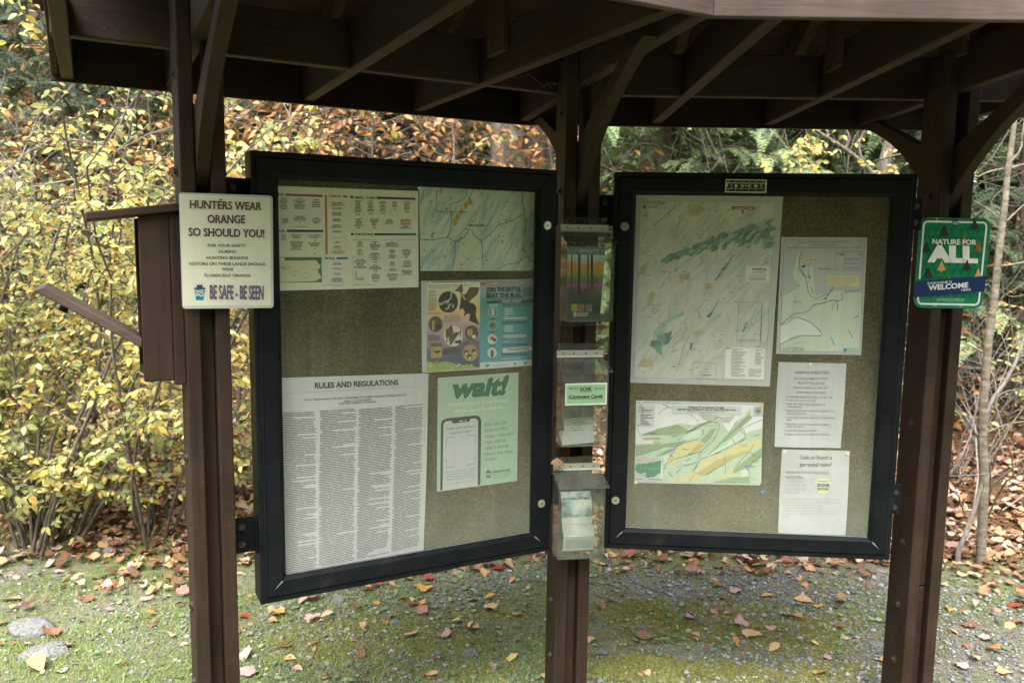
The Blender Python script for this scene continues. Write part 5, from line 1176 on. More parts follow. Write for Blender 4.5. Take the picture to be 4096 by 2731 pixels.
def zf(Z, a, b, off): return FPC.hit(Z[0] + a * Z[2], Z[1] + b * Z[2], off)
def brochure_box(Z, tl, tr, br, bl, label):
    P = [zf(Z, *q, -BXD) for q in (tl, tr, br, bl)]
    u0, u1 = (P[0][0] + P[3][0]) / 2, (P[1][0] + P[2][0]) / 2
    z1, z0 = (P[0][2] + P[1][2]) / 2, (P[2][2] + P[3][2]) / 2
    w, h = u1 - u0, z1 - z0; zh = h + 0.035              # hinge line above the front lip
    root = empty('brochure_box', FPC.M @ Matrix.Translation((u0, -0.004, z0)), label, 'brochure box', 'clear brochure boxes on the middle post')
    t = 0.003
    bp = MB().box(0.004, w - 0.004, -0.003, 0.0, -0.022, zh + 0.048)
    bp.build('back_plate', ACR, root)
    for px in (0.018, 0.045, w - 0.045, w - 0.018):
        MB().cyl((px, -0.003, zh + 0.036), (0, -1, 0), 0.0042, 0.003, 12).build('screw', STEEL, root)
        MB().cyl((px, -0.003, -0.013), (0, -1, 0), 0.0042, 0.003, 12).build('screw', STEEL, root)
    d = BXD - 0.004
    MB().box(0, w, -d, -d + t, 0, h).build('front_panel', ACR, root, bevel=0.0008)
    for x in (0, w - t):
        poly = [(x, -d + t + 0.0005, 0), (x, -0.0035, 0), (x, -0.0035, zh - 0.004), (x, -d + t + 0.0005, h - 0.002)]
        MB().prism(poly, (t, 0, 0)).build('side_panel', ACR, root)
    MB().box(t, w - t, -d + t, -0.0035, 0, t).build('bottom_panel', ACR, root)
    lid = MB(); p = []
    for dz in (0.0, 0.0045):
        p += [(-0.004, -d - 0.012, h + 0.002 + dz), (w + 0.010, -d - 0.012, h + 0.002 + dz), (w + 0.004, -0.004, zh + dz), (-0.004, -0.004, zh + dz)]
    lid.hexa(p).build('lid', LIDM, root, bevel=0.0015)
    hg = MB().box(-0.002, w + 0.002, -0.0055, -0.0032, zh + 0.006, zh + 0.026).build('hinge', ALU, root)
    kn = MB()
    for k in range(22): kn.cyl((-0.002 + (w + 0.004) * k / 22, -0.006, zh + 0.005), (1, 0, 0), 0.0028, (w + 0.004) / 22 * 0.86, 8)
    kn.build('hinge_knuckle', ALU, hg)
    for px in (0.02, w * .36, w * .63, w - 0.02): MB().cyl((px, -0.0055, zh + 0.016), (0, -1, 0), 0.0028, 0.0012, 10).build('rivet', STEEL, hg)
    return u0, u1, z0, z1
b1 = brochure_box(Z5, (580, 425), (1005, 432), (980, 1105), (570, 1100), 'clear brochure box holding a woodland photo brochure, topmost on the middle post')
b2 = brochure_box(Z6, (437, 160), (762, 158), (745, 668), (425, 675), 'clear brochure box with a green comment cards label on its front')
b3 = brochure_box(Z6, (412, 968), (738, 962), (722, 1448), (400, 1460), 'clear brochure box holding an adventure pamphlet, lowest on the middle post')
# woodland brochure
s = Sheet('woodland_brochure', 'forest brochure with dark trunks and pink blossom, in the topmost clear box', 'brochure', FPC, -0.035, Z5, [(588, 450), (917, 455), (868, 1100), (582, 1100)], PAPER, 0.004)
s.poly([(590, 450), (917, 457), (915, 525), (588, 518)], ink('band_blue', (.16, .24, .30))); s.text('Rothrock State Forest', (690, 487), (858, 486), 18, WHI, .01); s.fine([(690, 494), (820, 494), (820, 502), (690, 502)], 1, WHI, para=0, ragged=0)
pm_, pnt, pb_ = nodes_of('brochure_photo_print')
ptc = N(pnt, 'ShaderNodeTexCoord'); psx = N(pnt, 'ShaderNodeSeparateXYZ'); pnt.links.new(ptc.outputs['Object'], psx.inputs[0])
pnz = N(pnt, 'ShaderNodeTexNoise', Scale=70.0, Detail=4.0); pnt.links.new(ptc.outputs['Object'], pnz.inputs['Vector'])
pma = N(pnt, 'ShaderNodeMath', operation='MULTIPLY_ADD'); pma.inputs[1].default_value = 0.05; pnt.links.new(pnz.outputs['Fac'], pma.inputs[0]); pnt.links.new(psx.outputs['Z'], pma.inputs[2])
pmr = N(pnt, 'ShaderNodeMapRange'); pmr.inputs['From Min'].default_value = -0.09; pmr.inputs['From Max'].default_value = 0.13; pnt.links.new(pma.outputs[0], pmr.inputs['Value'])
prp = ramp(pnt, [(0.30, (0.012, 0.015, 0.008)), (0.44, (0.05, 0.04, 0.03)), (0.50, (0.40, 0.09, 0.28)), (0.57, (0.10, 0.12, 0.035)), (0.68, (0.36, 0.30, 0.06)), (0.80, (0.70, 0.34, 0.07)), (0.87, (0.55, 0.62, 0.65)), (0.96, (0.72, 0.77, 0.80))])
pnt.links.new(pmr.outputs[0], prp.inputs['Fac']); pnt.links.new(prp.outputs['Color'], pb_.inputs['Base Color']); pb_.inputs['Roughness'].default_value = 0.3
s.poly([(588, 518), (915, 525), (868, 1098), (582, 1098)], pm_, 'picture', 1)
for x, w in ((625, 9), (690, 20), (768, 13), (800, 20)): s.poly([(x - w / 2, 519), (x + w / 2, 519), (x + w * .6 - 2, 900), (x - w * .6 - 2, 900)], DKB, 'picture', 2)
for x, c in ((622, (.35, .33, .04)), (680, (.35, .12, .06)), (748, (.2, .17, .12))): s.rect(x, 950, x + 54, 1015, plain('ink_thumb%d' % x, c, .4, noise=.9, nscale=160), layer=2)
s.keystone(652, 1040, 28, 40, WHI, DKB); s.text('pennsylvania', (670, 1036), (772, 1034), 15, WHI, .02); s.fine([(670, 1042), (775, 1042), (775, 1058), (670, 1058)], 2, WHI)
s.finish()
s = Sheet('comment_label', 'green comment cards label stuck on the middle clear box', 'label', FPC, -BXD - 0.001, Z6, [(456, 233), (747, 226), (742, 378), (453, 386)], WHI, 0.0006)
s.poly([(464, 243), (738, 236), (733, 368), (461, 376)], ink('label_green', (.24, .40, .22)))
s.text('DCNR', (557, 284), (638, 281), 24, INK, .03); s.text('Comment Cards', (480, 335), (716, 331), 22, INK, .03); s.line([(557, 289), (638, 286)], 2.5, INK); s.line([(480, 340), (716, 337)], 2.5, INK)
for x in (489, 668): s.disc(x, 268, 9, 9, BLUE, n=12); s.fine([(x + 12, 262), (x + 60, 261), (x + 60, 275), (x + 12, 276)], 2, GRN)
s.finish()
# comment cards: a fanned stack leaning in the box
u0, u1, z0, z1 = b2
cards = [o for o in ()]
for k in range(6):
    a = R(62 + k * 4); tw = R(random.uniform(-4, 4))
    wv, hv = (u1 - u0) * 0.66, 0.062
    o = MB().box(-wv / 2, wv / 2, 0, 0.0006, 0, hv).build('comment_card', PAPER, M=FPC.M @ Matrix.Translation((u0 + 0.008 + wv / 2 + k * 0.004, -0.075 + 0.006 * k + 0.03 * (k == 5), z0 + 0.006 + 0.0015 * k)) @ Matrix.Rotation(tw, 4, 'Y') @ Matrix.Rotation(-a if k < 5 else R(-12), 4, 'X'))
    tag(o, 'white comment card leaning upright at the back of the middle clear box' if k == 5 else 'white comment card lying on the floor of the middle clear box', 'card', 'comment cards in the middle box')
    if k == 5:
        mbp = MB()
        for j, (x0, x1_) in enumerate(((.3, .75), (.25, .7), (.3, .7), (.22, .6), (.3, .66))):
            mbp.add([(-wv / 2 + wv * x0, -0.0005, hv * (.86 - j * .13)), (-wv / 2 + wv * x1_, -0.0005, hv * (.86 - j * .13)), (-wv / 2 + wv * x1_, -0.0005, hv * (.90 - j * .13)), (-wv / 2 + wv * x0, -0.0005, hv * (.90 - j * .13))], [(0, 1, 2, 3)])
        me = bpy.data.meshes.new('fine_print'); me.from_pydata(mbp.v, [], mbp.f); link_mesh('fine_print', me, GREYINK, o)
# adventure pamphlet: cover curling back, two pages fallen open
u0, u1, z0, z1 = b3
def curved_sheet(name, mat, prof, ua, ub, parent=None, M=None, th=0.0007, du=0.0):
    V = []; n = len(prof)
    for y, z in prof: V += [(ua + du * z, y, z), (ub + du * z, y, z)]
    for y, z in prof: V += [(ua + du * z, y + th, z), (ub + du * z, y + th, z)]
    F = [(2 * i, 2 * i + 1, 2 * i + 3, 2 * i + 2) for i in range(n - 1)] + [(2 * n + 2 * i + 2, 2 * n + 2 * i + 3, 2 * n + 2 * i + 1, 2 * n + 2 * i) for i in range(n - 1)]
    F += [(2 * i, 2 * i + 2, 2 * n + 2 * i + 2, 2 * n + 2 * i) for i in range(n - 1)] + [(2 * i + 3, 2 * i + 1, 2 * n + 2 * i + 1, 2 * n + 2 * i + 3) for i in range(n - 1)]
    me = bpy.data.meshes.new(name); me.from_pydata(V, [], F); me.polygons.foreach_set('use_smooth', [True] * len(me.polygons))
    return link_mesh(name, me, mat, parent, M)
PM = FPC.M @ Matrix.Translation((u0 + 0.028, -0.05, z0 + 0.004))
pw = (u1 - u0) * 0.66
pam = empty('pamphlet', PM, 'adventure pamphlet with pages fallen open, in the lowest clear box', 'pamphlet')
zt_ = (z1 - z0) * 0.86
snow_m, snt, sb_ = nodes_of('pamphlet_cover_print')
stc = N(snt, 'ShaderNodeTexCoord'); snz = N(snt, 'ShaderNodeTexNoise', Scale=16.0, Detail=3.0); snt.links.new(stc.outputs['Object'], snz.inputs['Vector'])
srp = ramp(snt, [(0.35, (0.16, 0.24, 0.30)), (0.5, (0.45, 0.55, 0.60)), (0.62, (0.75, 0.78, 0.78))]); snt.links.new(snz.outputs['Fac'], srp.inputs['Fac']); snt.links.new(srp.outputs['Color'], sb_.inputs['Base Color']); sb_.inputs['Roughness'].default_value = .3
curved_sheet('cover', snow_m, [(0.025 - 0.012 * math.sin(t * 3.14), zt_ * .50 + t * zt_ * .5) for t in np.linspace(0, 1, 9)], 0, pw, pam, du=-0.04)
curved_sheet('page', PAPER, [(-0.018 + 0.034 * t + 0.006 * math.sin(t * 3.1), zt_ * .31 + t * zt_ * .27) for t in np.linspace(0, 1, 8)], -0.004, pw - 0.003, pam)
curved_sheet('page', PAPER, [(-0.018 + 0.005 * math.cos(t * 3.1), 0.015 + t * (zt_ * .31 - 0.015)) for t in np.linspace(0, 1, 8)], -0.006, pw - 0.004, pam)
lt = MB()
V, F = text_mesh('ADVENTURE', 0.03)
for v in V: lt.v.append((0.002 - 0.04 * zt_ + (v[0] - V[:, 0].min()) / (V[:, 0].max() - V[:, 0].min()) * (pw - 0.006), 0.0165, zt_ * .86 + v[1] * 0.014))
lt.f = [tuple(f) for f in F]
me = bpy.data.meshes.new('lettering'); me.from_pydata(lt.v, [], lt.f); link_mesh('lettering', me, ink('cover_navy', (.05, .08, .12)), pam)
fp = MB()
for sec, (za, zb_, n) in enumerate(((zt_ * .33, zt_ * .50, 8), (0.022, zt_ * .29, 13))):
    for k in range(n):
        z = za + (zb_ - za) * k / n
        t = (z - zt_ * .31) / (zt_ * .27) if sec == 0 else (z - 0.015) / (zt_ * .31 - 0.015)
        y = (-0.018 + 0.034 * t + 0.006 * math.sin(t * 3.1)) if sec == 0 else (-0.018 + 0.005 * math.cos(t * 3.1))
        x = 0.004
        while x < pw - 0.014:
            w_ = random.uniform(0.004, 0.012); fp.add([(x, y - 0.001, z), (x + w_, y - 0.001, z), (x + w_, y - 0.001, z + 0.0016), (x, y - 0.001, z + 0.0016)], [(0, 1, 2, 3)]); x += w_ + 0.002
me = bpy.data.meshes.new('fine_print'); me.from_pydata(fp.v, [], fp.f); link_mesh('fine_print', me, PALEINK, pam)
# dry leaves: one on the lid of the lowest box, some sunk inside it
LEAF_TAN = leaf_mat('tan_dry_leaf', [(0, (0.36, 0.21, 0.10)), (0.5, (0.46, 0.28, 0.13)), (1, (0.30, 0.16, 0.08))], 'object', 0.15)
def one_leaf(name, V, F, mat, M, label=None, cat=None, group=None, parent=None):
    me = raw_mesh(name, V, F); o = link_mesh(name, me, mat, parent, M)
    return tag(o, label, cat, group)
cv = OV_V.copy(); cv[:, 2] += 0.25 * np.sin(cv[:, 1] * 4) * 0.4 + 0.5 * cv[:, 0] ** 2
p = zf(Z6, 350, 790, -0.05); wv_ = FPC.world(p)
one_leaf('dry_leaf', cv, OV_F, LEAF_TAN, Matrix.Translation(wv_) @ Matrix.Rotation(R(-70), 4, 'Z') @ Matrix.Rotation(R(-8), 4, 'X') @ Matrix.Rotation(R(38), 4, 'Y') @ Matrix.Scale(0.062, 4), 'curled tan dry leaf caught on the hinge of the lowest clear box', 'leaf')
for k, x in enumerate((0.05, 0.085, 0.11)):
    pw_ = FPC.world((u0 + x, -0.055 - 0.01 * k, z0 + 0.006))
    one_leaf('dry_leaf', cv, OV_F, LEAF_TAN, Matrix.Translation(pw_) @ Matrix.Rotation(R(-60 + 50 * k), 4, 'Z') @ Matrix.Scale(0.045, 4), 'dry leaf sunk to the floor of the lowest clear box', 'leaf', 'leaves inside the lowest clear box')

# ================================================================== WOODEN REGISTER BOX ON THE LEFT POST
FO = 0.012
wl_t, wl_b = FPL.hit(552, 868, FO), FPL.hit(577, 1528, FO)
wr_t, wr_b = FPL.hit(722, 858, FO), FPL.hit(735, 1540, FO)
uL, uR = (wl_t[0] + wl_b[0]) / 2, -0.0545
zB = wl_b[2]
_a, _b = FPL.hit(352, 886, FO - 0.015), FPL.hit(714, 849, FO - 0.015)
lsl = (_b[2] - _a[2]) / (_b[0] - _a[0])
zTl = _a[2] + lsl * (uL - _a[0])
boxM = FPL.M
wb = empty('register_box', boxM @ Matrix.Translation((uL, FO, zB)), 'brown wooden register box with sloping lid and open drop desk, on the near post', 'wooden box')
MBX = Matrix.Translation((-uL, -FO, -zB))
def wpart(mb, name, mat=W_POST, bevel=0.003, parent=None): return mb.build(name, mat, parent or wb, bevel=bevel, M=MBX if parent is None else None)
DB = 0.21
uS = uR - 0.028
zTr = zTl + lsl * (uS - uL)
wpart(MB().prism([(uL, FO, zB), (uS, FO, zB), (uS, FO, zTr), (uL, FO, zTl)], (0, 0.019, 0)), 'side_panel')
wpart(MB().prism([(uL, FO + DB - 0.019, zB), (uS, FO + DB - 0.019, zB), (uS, FO + DB - 0.019, zTr), (uL, FO + DB - 0.019, zTl)], (0, 0.019, 0)), 'side_panel')
wpart(MB().box(uS + 0.0005, uR, FO - 0.002, FO + DB + 0.002, zB - 0.012, zTr + 0.003), 'back_panel')
wpart(MB().box(uL + 0.002, uS - 0.001, FO + 0.0195, FO + DB - 0.0195, zB + 0.004, zB + 0.022), 'bottom_panel')
l0, l1 = FPL.hit(342, 851, FO - 0.015), FPL.hit(714, 809, FO - 0.015)
sl = (l1[2] - l0[2]) / (l1[0] - l0[0])
pp = []
def lz(u): return zTl + 0.002 + (u - uL) * (zTr - zTl) / (uS - uL)
for dz in (0.001, 0.021):
    pp += [(l0[0], FO - 0.015, lz(l0[0]) + dz), (uR, FO - 0.015, lz(uR) + dz), (uR, FO + DB + 0.02, lz(uR) + dz), (l0[0], FO + DB + 0.02, lz(l0[0]) + dz)]
wpart(MB().hexa(pp), 'lid', W_ALONG)
Z4 = (0, 900, 1300 / 2343)
def z4(a, b): return FPL.hit(Z4[0] + a * Z4[2], Z4[1] + b * Z4[2], FO + 0.003)
A_, B_, C_, D_ = z4(236, 470), z4(322, 442), z4(1026, 822), z4(1026, 888)
door = wpart(MB().prism([A_, D_, C_, B_], (0, DB - 0.01, 0)), 'drop_desk', W_FASC)  # paler brown puts the sky-lit look of the desk top into its colour
kp = z4(440, 600)
MB().cyl((kp[0], FO + 0.09, kp[2] - 0.014), (0.5, 0, 0.86), 0.012, 0.030, 14, 0.008).build('knob', DARK, door)

# ================================================================== PLANTS
def rnd_unit(n):
    v = rng.normal(size=(n, 3)); return unit(v)
def limb(p, d, L, n, jit, droop, r0, r1):
    P = [np.array(p, float)]; d = unit(np.array(d, float))
    for k in range(n):
        d = unit(d + rng.normal(0, jit, 3) + np.array([0, 0, -droop * (k + 1) / n]))
        P.append(P[-1] + d * L / n)
    return np.array(P), np.linspace(r0, r1, n + 1)
def along(P, t):
    x = t * (len(P) - 1); i = min(int(x), len(P) - 2); f = x - i
    return P[i] * (1 - f) + P[i + 1] * f, unit(P[i + 1] - P[i])
def visible_size(pos, size):
    x, y, d = project(pos)
    ok = (d > 0.3) & (x > -60) & (x < 4156) & (y > -60) & (y < 2791)
    return np.where(ok, size / np.maximum(d, 0.3), 0)
def plant(name, base, label, cat, group, lines, lp, la, ln, ls, tmpl, mats, bark, n_solo=300, k=5, width=1.0, split=0):
    """base: ground point; lines: branch polylines (world); leaves: positions, axes, normals, sizes"""
    base = np.array(base, float)
    root = empty(name, Matrix.Translation(base), label, cat, group)
    for q, (P, r) in enumerate(lines[:split]):
        link_mesh('trunk' if q == 0 else 'branch', tubes_mesh('branch', [(P - base, r)], k), bark, root)
    lines = lines[split:]
    if lines:
        tag(link_mesh('branches', tubes_mesh('branches', [(P - base, r) for P, r in lines], k), bark, root), kind='stuff')
    if len(lp):
        lp = np.asarray(lp); ls = np.asarray(ls)
        A = leaf_axes(np.asarray(la), np.asarray(ln), ls, width)
        vis = visible_size(lp, ls)
        order = np.argsort(-vis)
        n = min(n_solo, int((vis > 0).sum()))
        if n:
            me = raw_mesh('leaf', tmpl[0], tmpl[1]); me.materials.append(mats[1])
            for i in order[:n]:
                o = bpy.data.objects.new('leaf', me); COL.objects.link(o); o.parent = root
                a = A[i]; q = lp[i] - base
                o.matrix_local = Matrix(((a[0, 0], a[0, 1], a[0, 2], q[0]), (a[1, 0], a[1, 1], a[1, 2], q[1]), (a[2, 0], a[2, 1], a[2, 2], q[2]), (0, 0, 0, 1)))
        rest = order[n:]
        if len(rest):
            f = link_mesh('foliage', scatter('foliage', tmpl[0], tmpl[1], A[rest], lp[rest] - base), mats[0], root)
            tag(f, kind='stuff')
    return root
def leafy(twigs, per_m, size, hang=0.5, flat=0.6, pair=True):
    """leaves along twigs -> positions, axes, normals, sizes"""
    lp, la, ln, ls = [], [], [], []
    for P, r in twigs:
        L = np.linalg.norm(np.diff(P, axis=0), axis=1).sum()
        n = max(2, int(L * per_m))
        for j in range(n):
            t = 0.12 + 0.88 * (j + rng.random() * .6) / n
            p, d = along(P, min(t, 0.999))
            side = unit(np.cross(d, [0, 0, 1.0]) + 1e-6)
            for sg in ((1, -1) if pair else ((1,) if j % 2 else (-1,))):
                if rng.random() < 0.12: continue
                ax = unit(0.45 * d + sg * 0.75 * side + np.array([0, 0, -hang * rng.random()]) + rng.normal(0, .22, 3))
                nm = unit(np.array([0, -0.35, flat]) + rng.normal(0, .38, 3))
                lp.append(p + ax * 0.006); la.append(ax); ln.append(nm); ls.append(rng.uniform(*size))
    return lp, la, ln, ls
YEL = [(0, (0.34, 0.19, 0.05)), (0.1, (0.50, 0.36, 0.07)), (0.3, (0.66, 0.54, 0.14)), (0.5, (0.74, 0.65, 0.23)), (0.68, (0.70, 0.65, 0.28)), (0.85, (0.47, 0.51, 0.20)), (1, (0.24, 0.33, 0.11))]
YGR = [(0, (0.58, 0.51, 0.18)), (0.3, (0.50, 0.51, 0.21)), (0.65, (0.32, 0.39, 0.13)), (1, (0.15, 0.23, 0.08))]
TANL = [(0, (0.36, 0.15, 0.05)), (0.35, (0.50, 0.25, 0.09)), (0.65, (0.52, 0.32, 0.15)), (0.85, (0.55, 0.38, 0.10)), (1, (0.30, 0.13, 0.06))]
M_YEL = (leaf_mat('yellow_leaf', YEL, 'island', .5, bscale=60), leaf_mat('yellow_leaf_single', YEL, 'object', .5, blotch=.6, bscale=6))
M_YGR = (leaf_mat('yellowgreen_leaf', YGR, 'island', .5, bscale=60), leaf_mat('yellowgreen_leaf_single', YGR, 'object', .5, blotch=.6, bscale=6))
M_TAN = (leaf_mat('beech_leaf', TANL, 'island', 0.3, bscale=50), leaf_mat('beech_leaf_single', TANL, 'object', 0.3, bscale=12))
B_GREY = bark_mat('grey_twig_bark', (0.06, 0.05, 0.04), (0.20, 0.17, 0.14), (40, 40, 12))
B_PALE = bark_mat('pale_twig_bark', (0.13, 0.115, 0.10), (0.34, 0.315, 0.28), (40, 40, 12))
B_SAP = bark_mat('sapling_bark', (0.075, 0.062, 0.043), (0.27, 0.235, 0.175), (16, 16, 38), bump=0.5)
B_BEECH = bark_mat('beech_bark', (0.045, 0.04, 0.03), (0.23, 0.215, 0.175), (7, 7, 4), bump=0.5)
B_DARK = bark_mat('furrowed_bark', (0.035, 0.027, 0.02), (0.20, 0.155, 0.12), (26, 26, 2.2), bump=1.0)
def tz(x, y): return float(terrain(x, y))
# ---------------- yellow-leaved shrubs on the left
def shrub(base, nst, L, lean, seed, out=0.42):
    global rng
    rng = np.random.default_rng(seed)
    lines, tw = [], []
    b = np.array([base[0], base[1], tz(*base)])
    for k in range(nst):
        a = rng.uniform(0, 6.283); q = b + np.array([math.cos(a), math.sin(a), 0]) * rng.uniform(0, .22)
        d = np.array([math.cos(a) * out, math.sin(a) * out, 1.0]) + np.array(lean)
        ll = L * rng.uniform(.7, 1.1)
        P, r = limb(q, d, ll, 10, .10, .24, 0.010, 0.003)
        if L > 2 and (P[-1, 2] < 1.1 or P[:, 1].min() < 2.9): continue
        lines.append((P, r))
        for j in range(int(ll * 9)):
            t = rng.uniform(.10, 1.0); p, dd = along(P, min(t, .99))
            s_ = unit(dd * .5 + rnd_unit(1)[0] * np.array([1, 1, .55]))
            P2, r2 = limb(p, s_, rng.uniform(.18, .50), 6, .14, .12, 0.0035, 0.0012)
            if P2[-1, 2] < .24 or P2[:, 1].min() < 2.75 or (P2[-1, 1] < 3.0 and P2[-1, 2] < .9): continue
            lines.append((P2, r2)); tw.append((P2, r2))
            if rng.random() < .5:
                p3, d3 = along(P2, rng.uniform(.3, .8)); P3, r3 = limb(p3, unit(d3 + rng.normal(0, .6, 3)), rng.uniform(.12, .3), 4, .15, .3, .002, .001)
                lines.append((P3, r3)); tw.append((P3, r3))
    return b, lines, tw
SH = [((-2.45, 3.9), 24, 3.0, (0.10, -0.24, 0.35), 21, M_YEL, 'yellow-leaved shrub crowding the left edge, taller than the wooden box', 20),
      ((-1.9, 4.05), 20, 2.5, (-0.02, -0.22, 0.25), 22, M_YEL, 'yellow-leaved shrub directly behind the wooden register box', 20),
      ((-3.0, 4.5), 20, 3.3, (0.12, -0.12, 0.45), 23, M_YGR, 'paler yellow-green shrub rising behind the other yellow shrubs', 17),
      ((-2.45, 4.1), 15, 1.25, (0.05, -0.15, -0.1), 24, M_YGR, 'low yellow-green shrub drooping over the leaf litter below the wooden box', 20),
      ((-1.5, 4.6), 9, 0.7, (0.0, -0.1, -0.1), 25, M_YGR, 'small green-leaved shrub low behind the near post', 18)]
for base, nst, L, lean, seed, mt, lab, pm in SH:
    b, lines, tw = shrub(base, nst, L, lean, seed)
    lp, la, ln, ls = leafy(tw, pm * 1.05, (0.022, 0.056), .8, .40)
    plant('leafy_shrub', b, lab, 'shrub', 'yellow shrubs beside the kiosk', lines, lp, la, ln, ls, ovate(0.52, .08, .16), mt, B_GREY, 300)
# ---------------- beech saplings holding tan leaves
def sapling(base, H, seed, nb, spread, r0=0.018, lo=.15):
    global rng
    rng = np.random.default_rng(seed)
    b = np.array([base[0], base[1], tz(*base)])
    P, r = limb(b, (rng.normal(0, .08), rng.normal(0, .08), 1), H, 12, .05, -.02, r0, .004)
    lines, tw = [(P, r)], []
    for k in range(nb):
        p, d = along(P, rng.uniform(lo, .99)); a = rng.uniform(0, 6.283)
        P2, r2 = limb(p, (math.cos(a), math.sin(a), .35), spread * rng.uniform(.5, 1.1), 7, .13, .10, .006, .0018)
        lines.append((P2, r2)); tw.append((P2, r2))
        for j in range(5):
            p3, d3 = along(P2, rng.uniform(.25, .95)); P3, r3 = limb(p3, unit(d3 + rng.normal(0, .55, 3) * [1, 1, .5]), rng.uniform(.2, .5), 4, .16, .08, .0028, .001)
            lines.append((P3, r3)); tw.append((P3, r3))
    return b, lines, tw
BE = [((-1.15, 5.9), 3.6, 31, 30, 1.0, 'tan-leaved beech sapling seen over the hunting season chart'), ((-0.35, 6.3), 3.7, 32, 30, 1.0, 'orange-leaved beech sapling seen over the blue ridge map'), ((-1.95, 5.6), 3.3, 33, 26, .9, 'tan-leaved beech sapling between the near post and the yellow shrubs'),
      ((-1.5, 7.4), 4.2, 34, 28, 1.2, 'tan beech sapling further back behind the inward-turned case'), ((-2.9, 6.6), 3.6, 35, 24, 1.1, 'rust-leaved beech sapling far back behind the yellow shrubs'), ((0.55, 7.6), 3.4, 36, 12, .8, 'sparse beech sapling in front of the furrowed trunk')]
for base, H, seed, nb, sp, lab in BE:
    b, lines, tw = sapling(base, H, seed, nb, sp)
    lp, la, ln, ls = leafy(tw, 10, (0.045, 0.078), .8, .45, False)
    plant('beech_sapling', b, lab, 'sapling', 'tan-leaved beech saplings', lines, lp, la, ln, ls, ovate(0.46, .10, .12), M_TAN, B_GREY, 220, 4)
# ---------------- hemlocks
def frond():
    V, F = [], []
    def blade(p, d, L, w):
        d = np.array(d) / np.linalg.norm(d); n = np.array([-d[1], d[0], 0])
        k = len(V); p = np.array(p, float)
        V.extend([p + n * w * .5, p - n * w * .5, p + d * L]); F.append((k, k + 1, k + 2))
    for y in np.linspace(.04, .95, 10):
        for s_ in (-1, 1):
            L = .30 * (1 - y) + .07
            blade((0, y, 0), (s_ * .85, .5, 0), L, .07); 
            if L > .16: blade((s_ * L * .35, y + L * .2, 0), (s_ * .4, .9, 0), L * .55, .05); blade((s_ * L * .35, y + L * .2, 0), (s_ * 1, -.1, 0), L * .45, .05)
    blade((0, 0, 0), (0, 1, 0), 1.0, .03)
    V = np.array(V); V[:, 2] = -0.18 * V[:, 1] ** 2 - 0.25 * V[:, 0] ** 2 + np.random.default_rng(3).normal(0, .012, len(V))
    return V, np.array(F)
FR = frond()
HEMC = [(0, (0.07, 0.125, 0.05)), (0.4, (0.15, 0.225, 0.09)), (0.8, (0.24, 0.32, 0.135)), (1, (0.34, 0.39, 0.18))]
M_HEM = (leaf_mat('hemlock_frond', HEMC, 'island', .2, blotch=0), leaf_mat('hemlock_frond_single', HEMC, 'object', .2, blotch=0))
HDK = [(0, (0.02, 0.034, 0.016)), (0.5, (0.04, 0.065, 0.03)), (1, (0.075, 0.10, 0.045))]
M_HDK = (leaf_mat('dark_hemlock_frond', HDK, 'island', .2, blotch=0), leaf_mat('dark_hemlock_frond_single', HDK, 'object', .2, blotch=0))
def hemlock(base, H, R0, seed, nb, zlo):
    global rng
    rng = np.random.default_rng(seed)
    b = np.array([base[0], base[1], tz(*base)])
    P, r = limb(b, (0, 0, 1), H, 14, .015, 0, .085, .015)
    lines = [(P, r)]; lp, la, ln, ls = [], [], [], []
    for k in range(nb):
        t = zlo + (1 - zlo) * rng.random() ** 1.1; p, d = along(P, min(t, .99)); a = rng.uniform(0, 6.283)
        LL = R0 * (1.05 - .8 * t) * rng.uniform(.7, 1.15)
        P2, r2 = limb(p, (math.cos(a), math.sin(a), .12), LL, 7, .06, .22, .013, .002); lines.append((P2, r2))
        for j in range(int(LL * 24)):
            p3, d3 = along(P2, min(.99, rng.uniform(.12, 1.0))); sd_ = unit(np.cross(d3, [0, 0, 1.])) * (1 if j % 2 else -1)
            ax = unit(d3 * .7 + sd_ * .8 + np.array([0, 0, -.25]) + rng.normal(0, .12, 3))
            lp.append(p3); la.append(ax); ln.append(unit(np.array([0, 0, 1.]) + rng.normal(0, .22, 3))); ls.append(rng.uniform(.13, .27))
    return b, lines, lp, la, ln, ls
for i, (base, H, R0, seed, nb, lab) in enumerate((((1.30, 6.9), 7.0, 1.8, 41, 100, 'green hemlock showing above the tall forest map'), ((2.75, 7.4), 8.0, 2.0, 42, 110, 'green hemlock showing above the far half of the facing case'),
                                              ((4.1, 6.5), 8.0, 1.9, 43, 110, 'dark hemlock behind the pale sapling at the right edge'), ((-3.9, 8.6), 9.0, 2.0, 44, 56, 'dark hemlock behind the yellow shrubs'), ((-2.2, 9.4), 8.0, 1.8, 45, 50, 'hemlock deep behind the tan beech saplings'), ((0.9, 10.6), 9.0, 1.9, 46, 50, 'hemlock standing behind the furrowed trunk'))):
    b, lines, lp, la, ln, ls = hemlock(base, H, R0, seed, nb, .06)
    rt = plant('hemlock_tree', b, lab, 'tree', 'hemlocks behind the kiosk', lines[1:], lp, la, ln, ls, FR, M_HEM if i < 2 else M_HDK, B_DARK, 160, 4)
    tr = link_mesh('trunk', tubes_mesh('trunk', [(lines[0][0] - b, lines[0][1])], 10), B_DARK, rt)
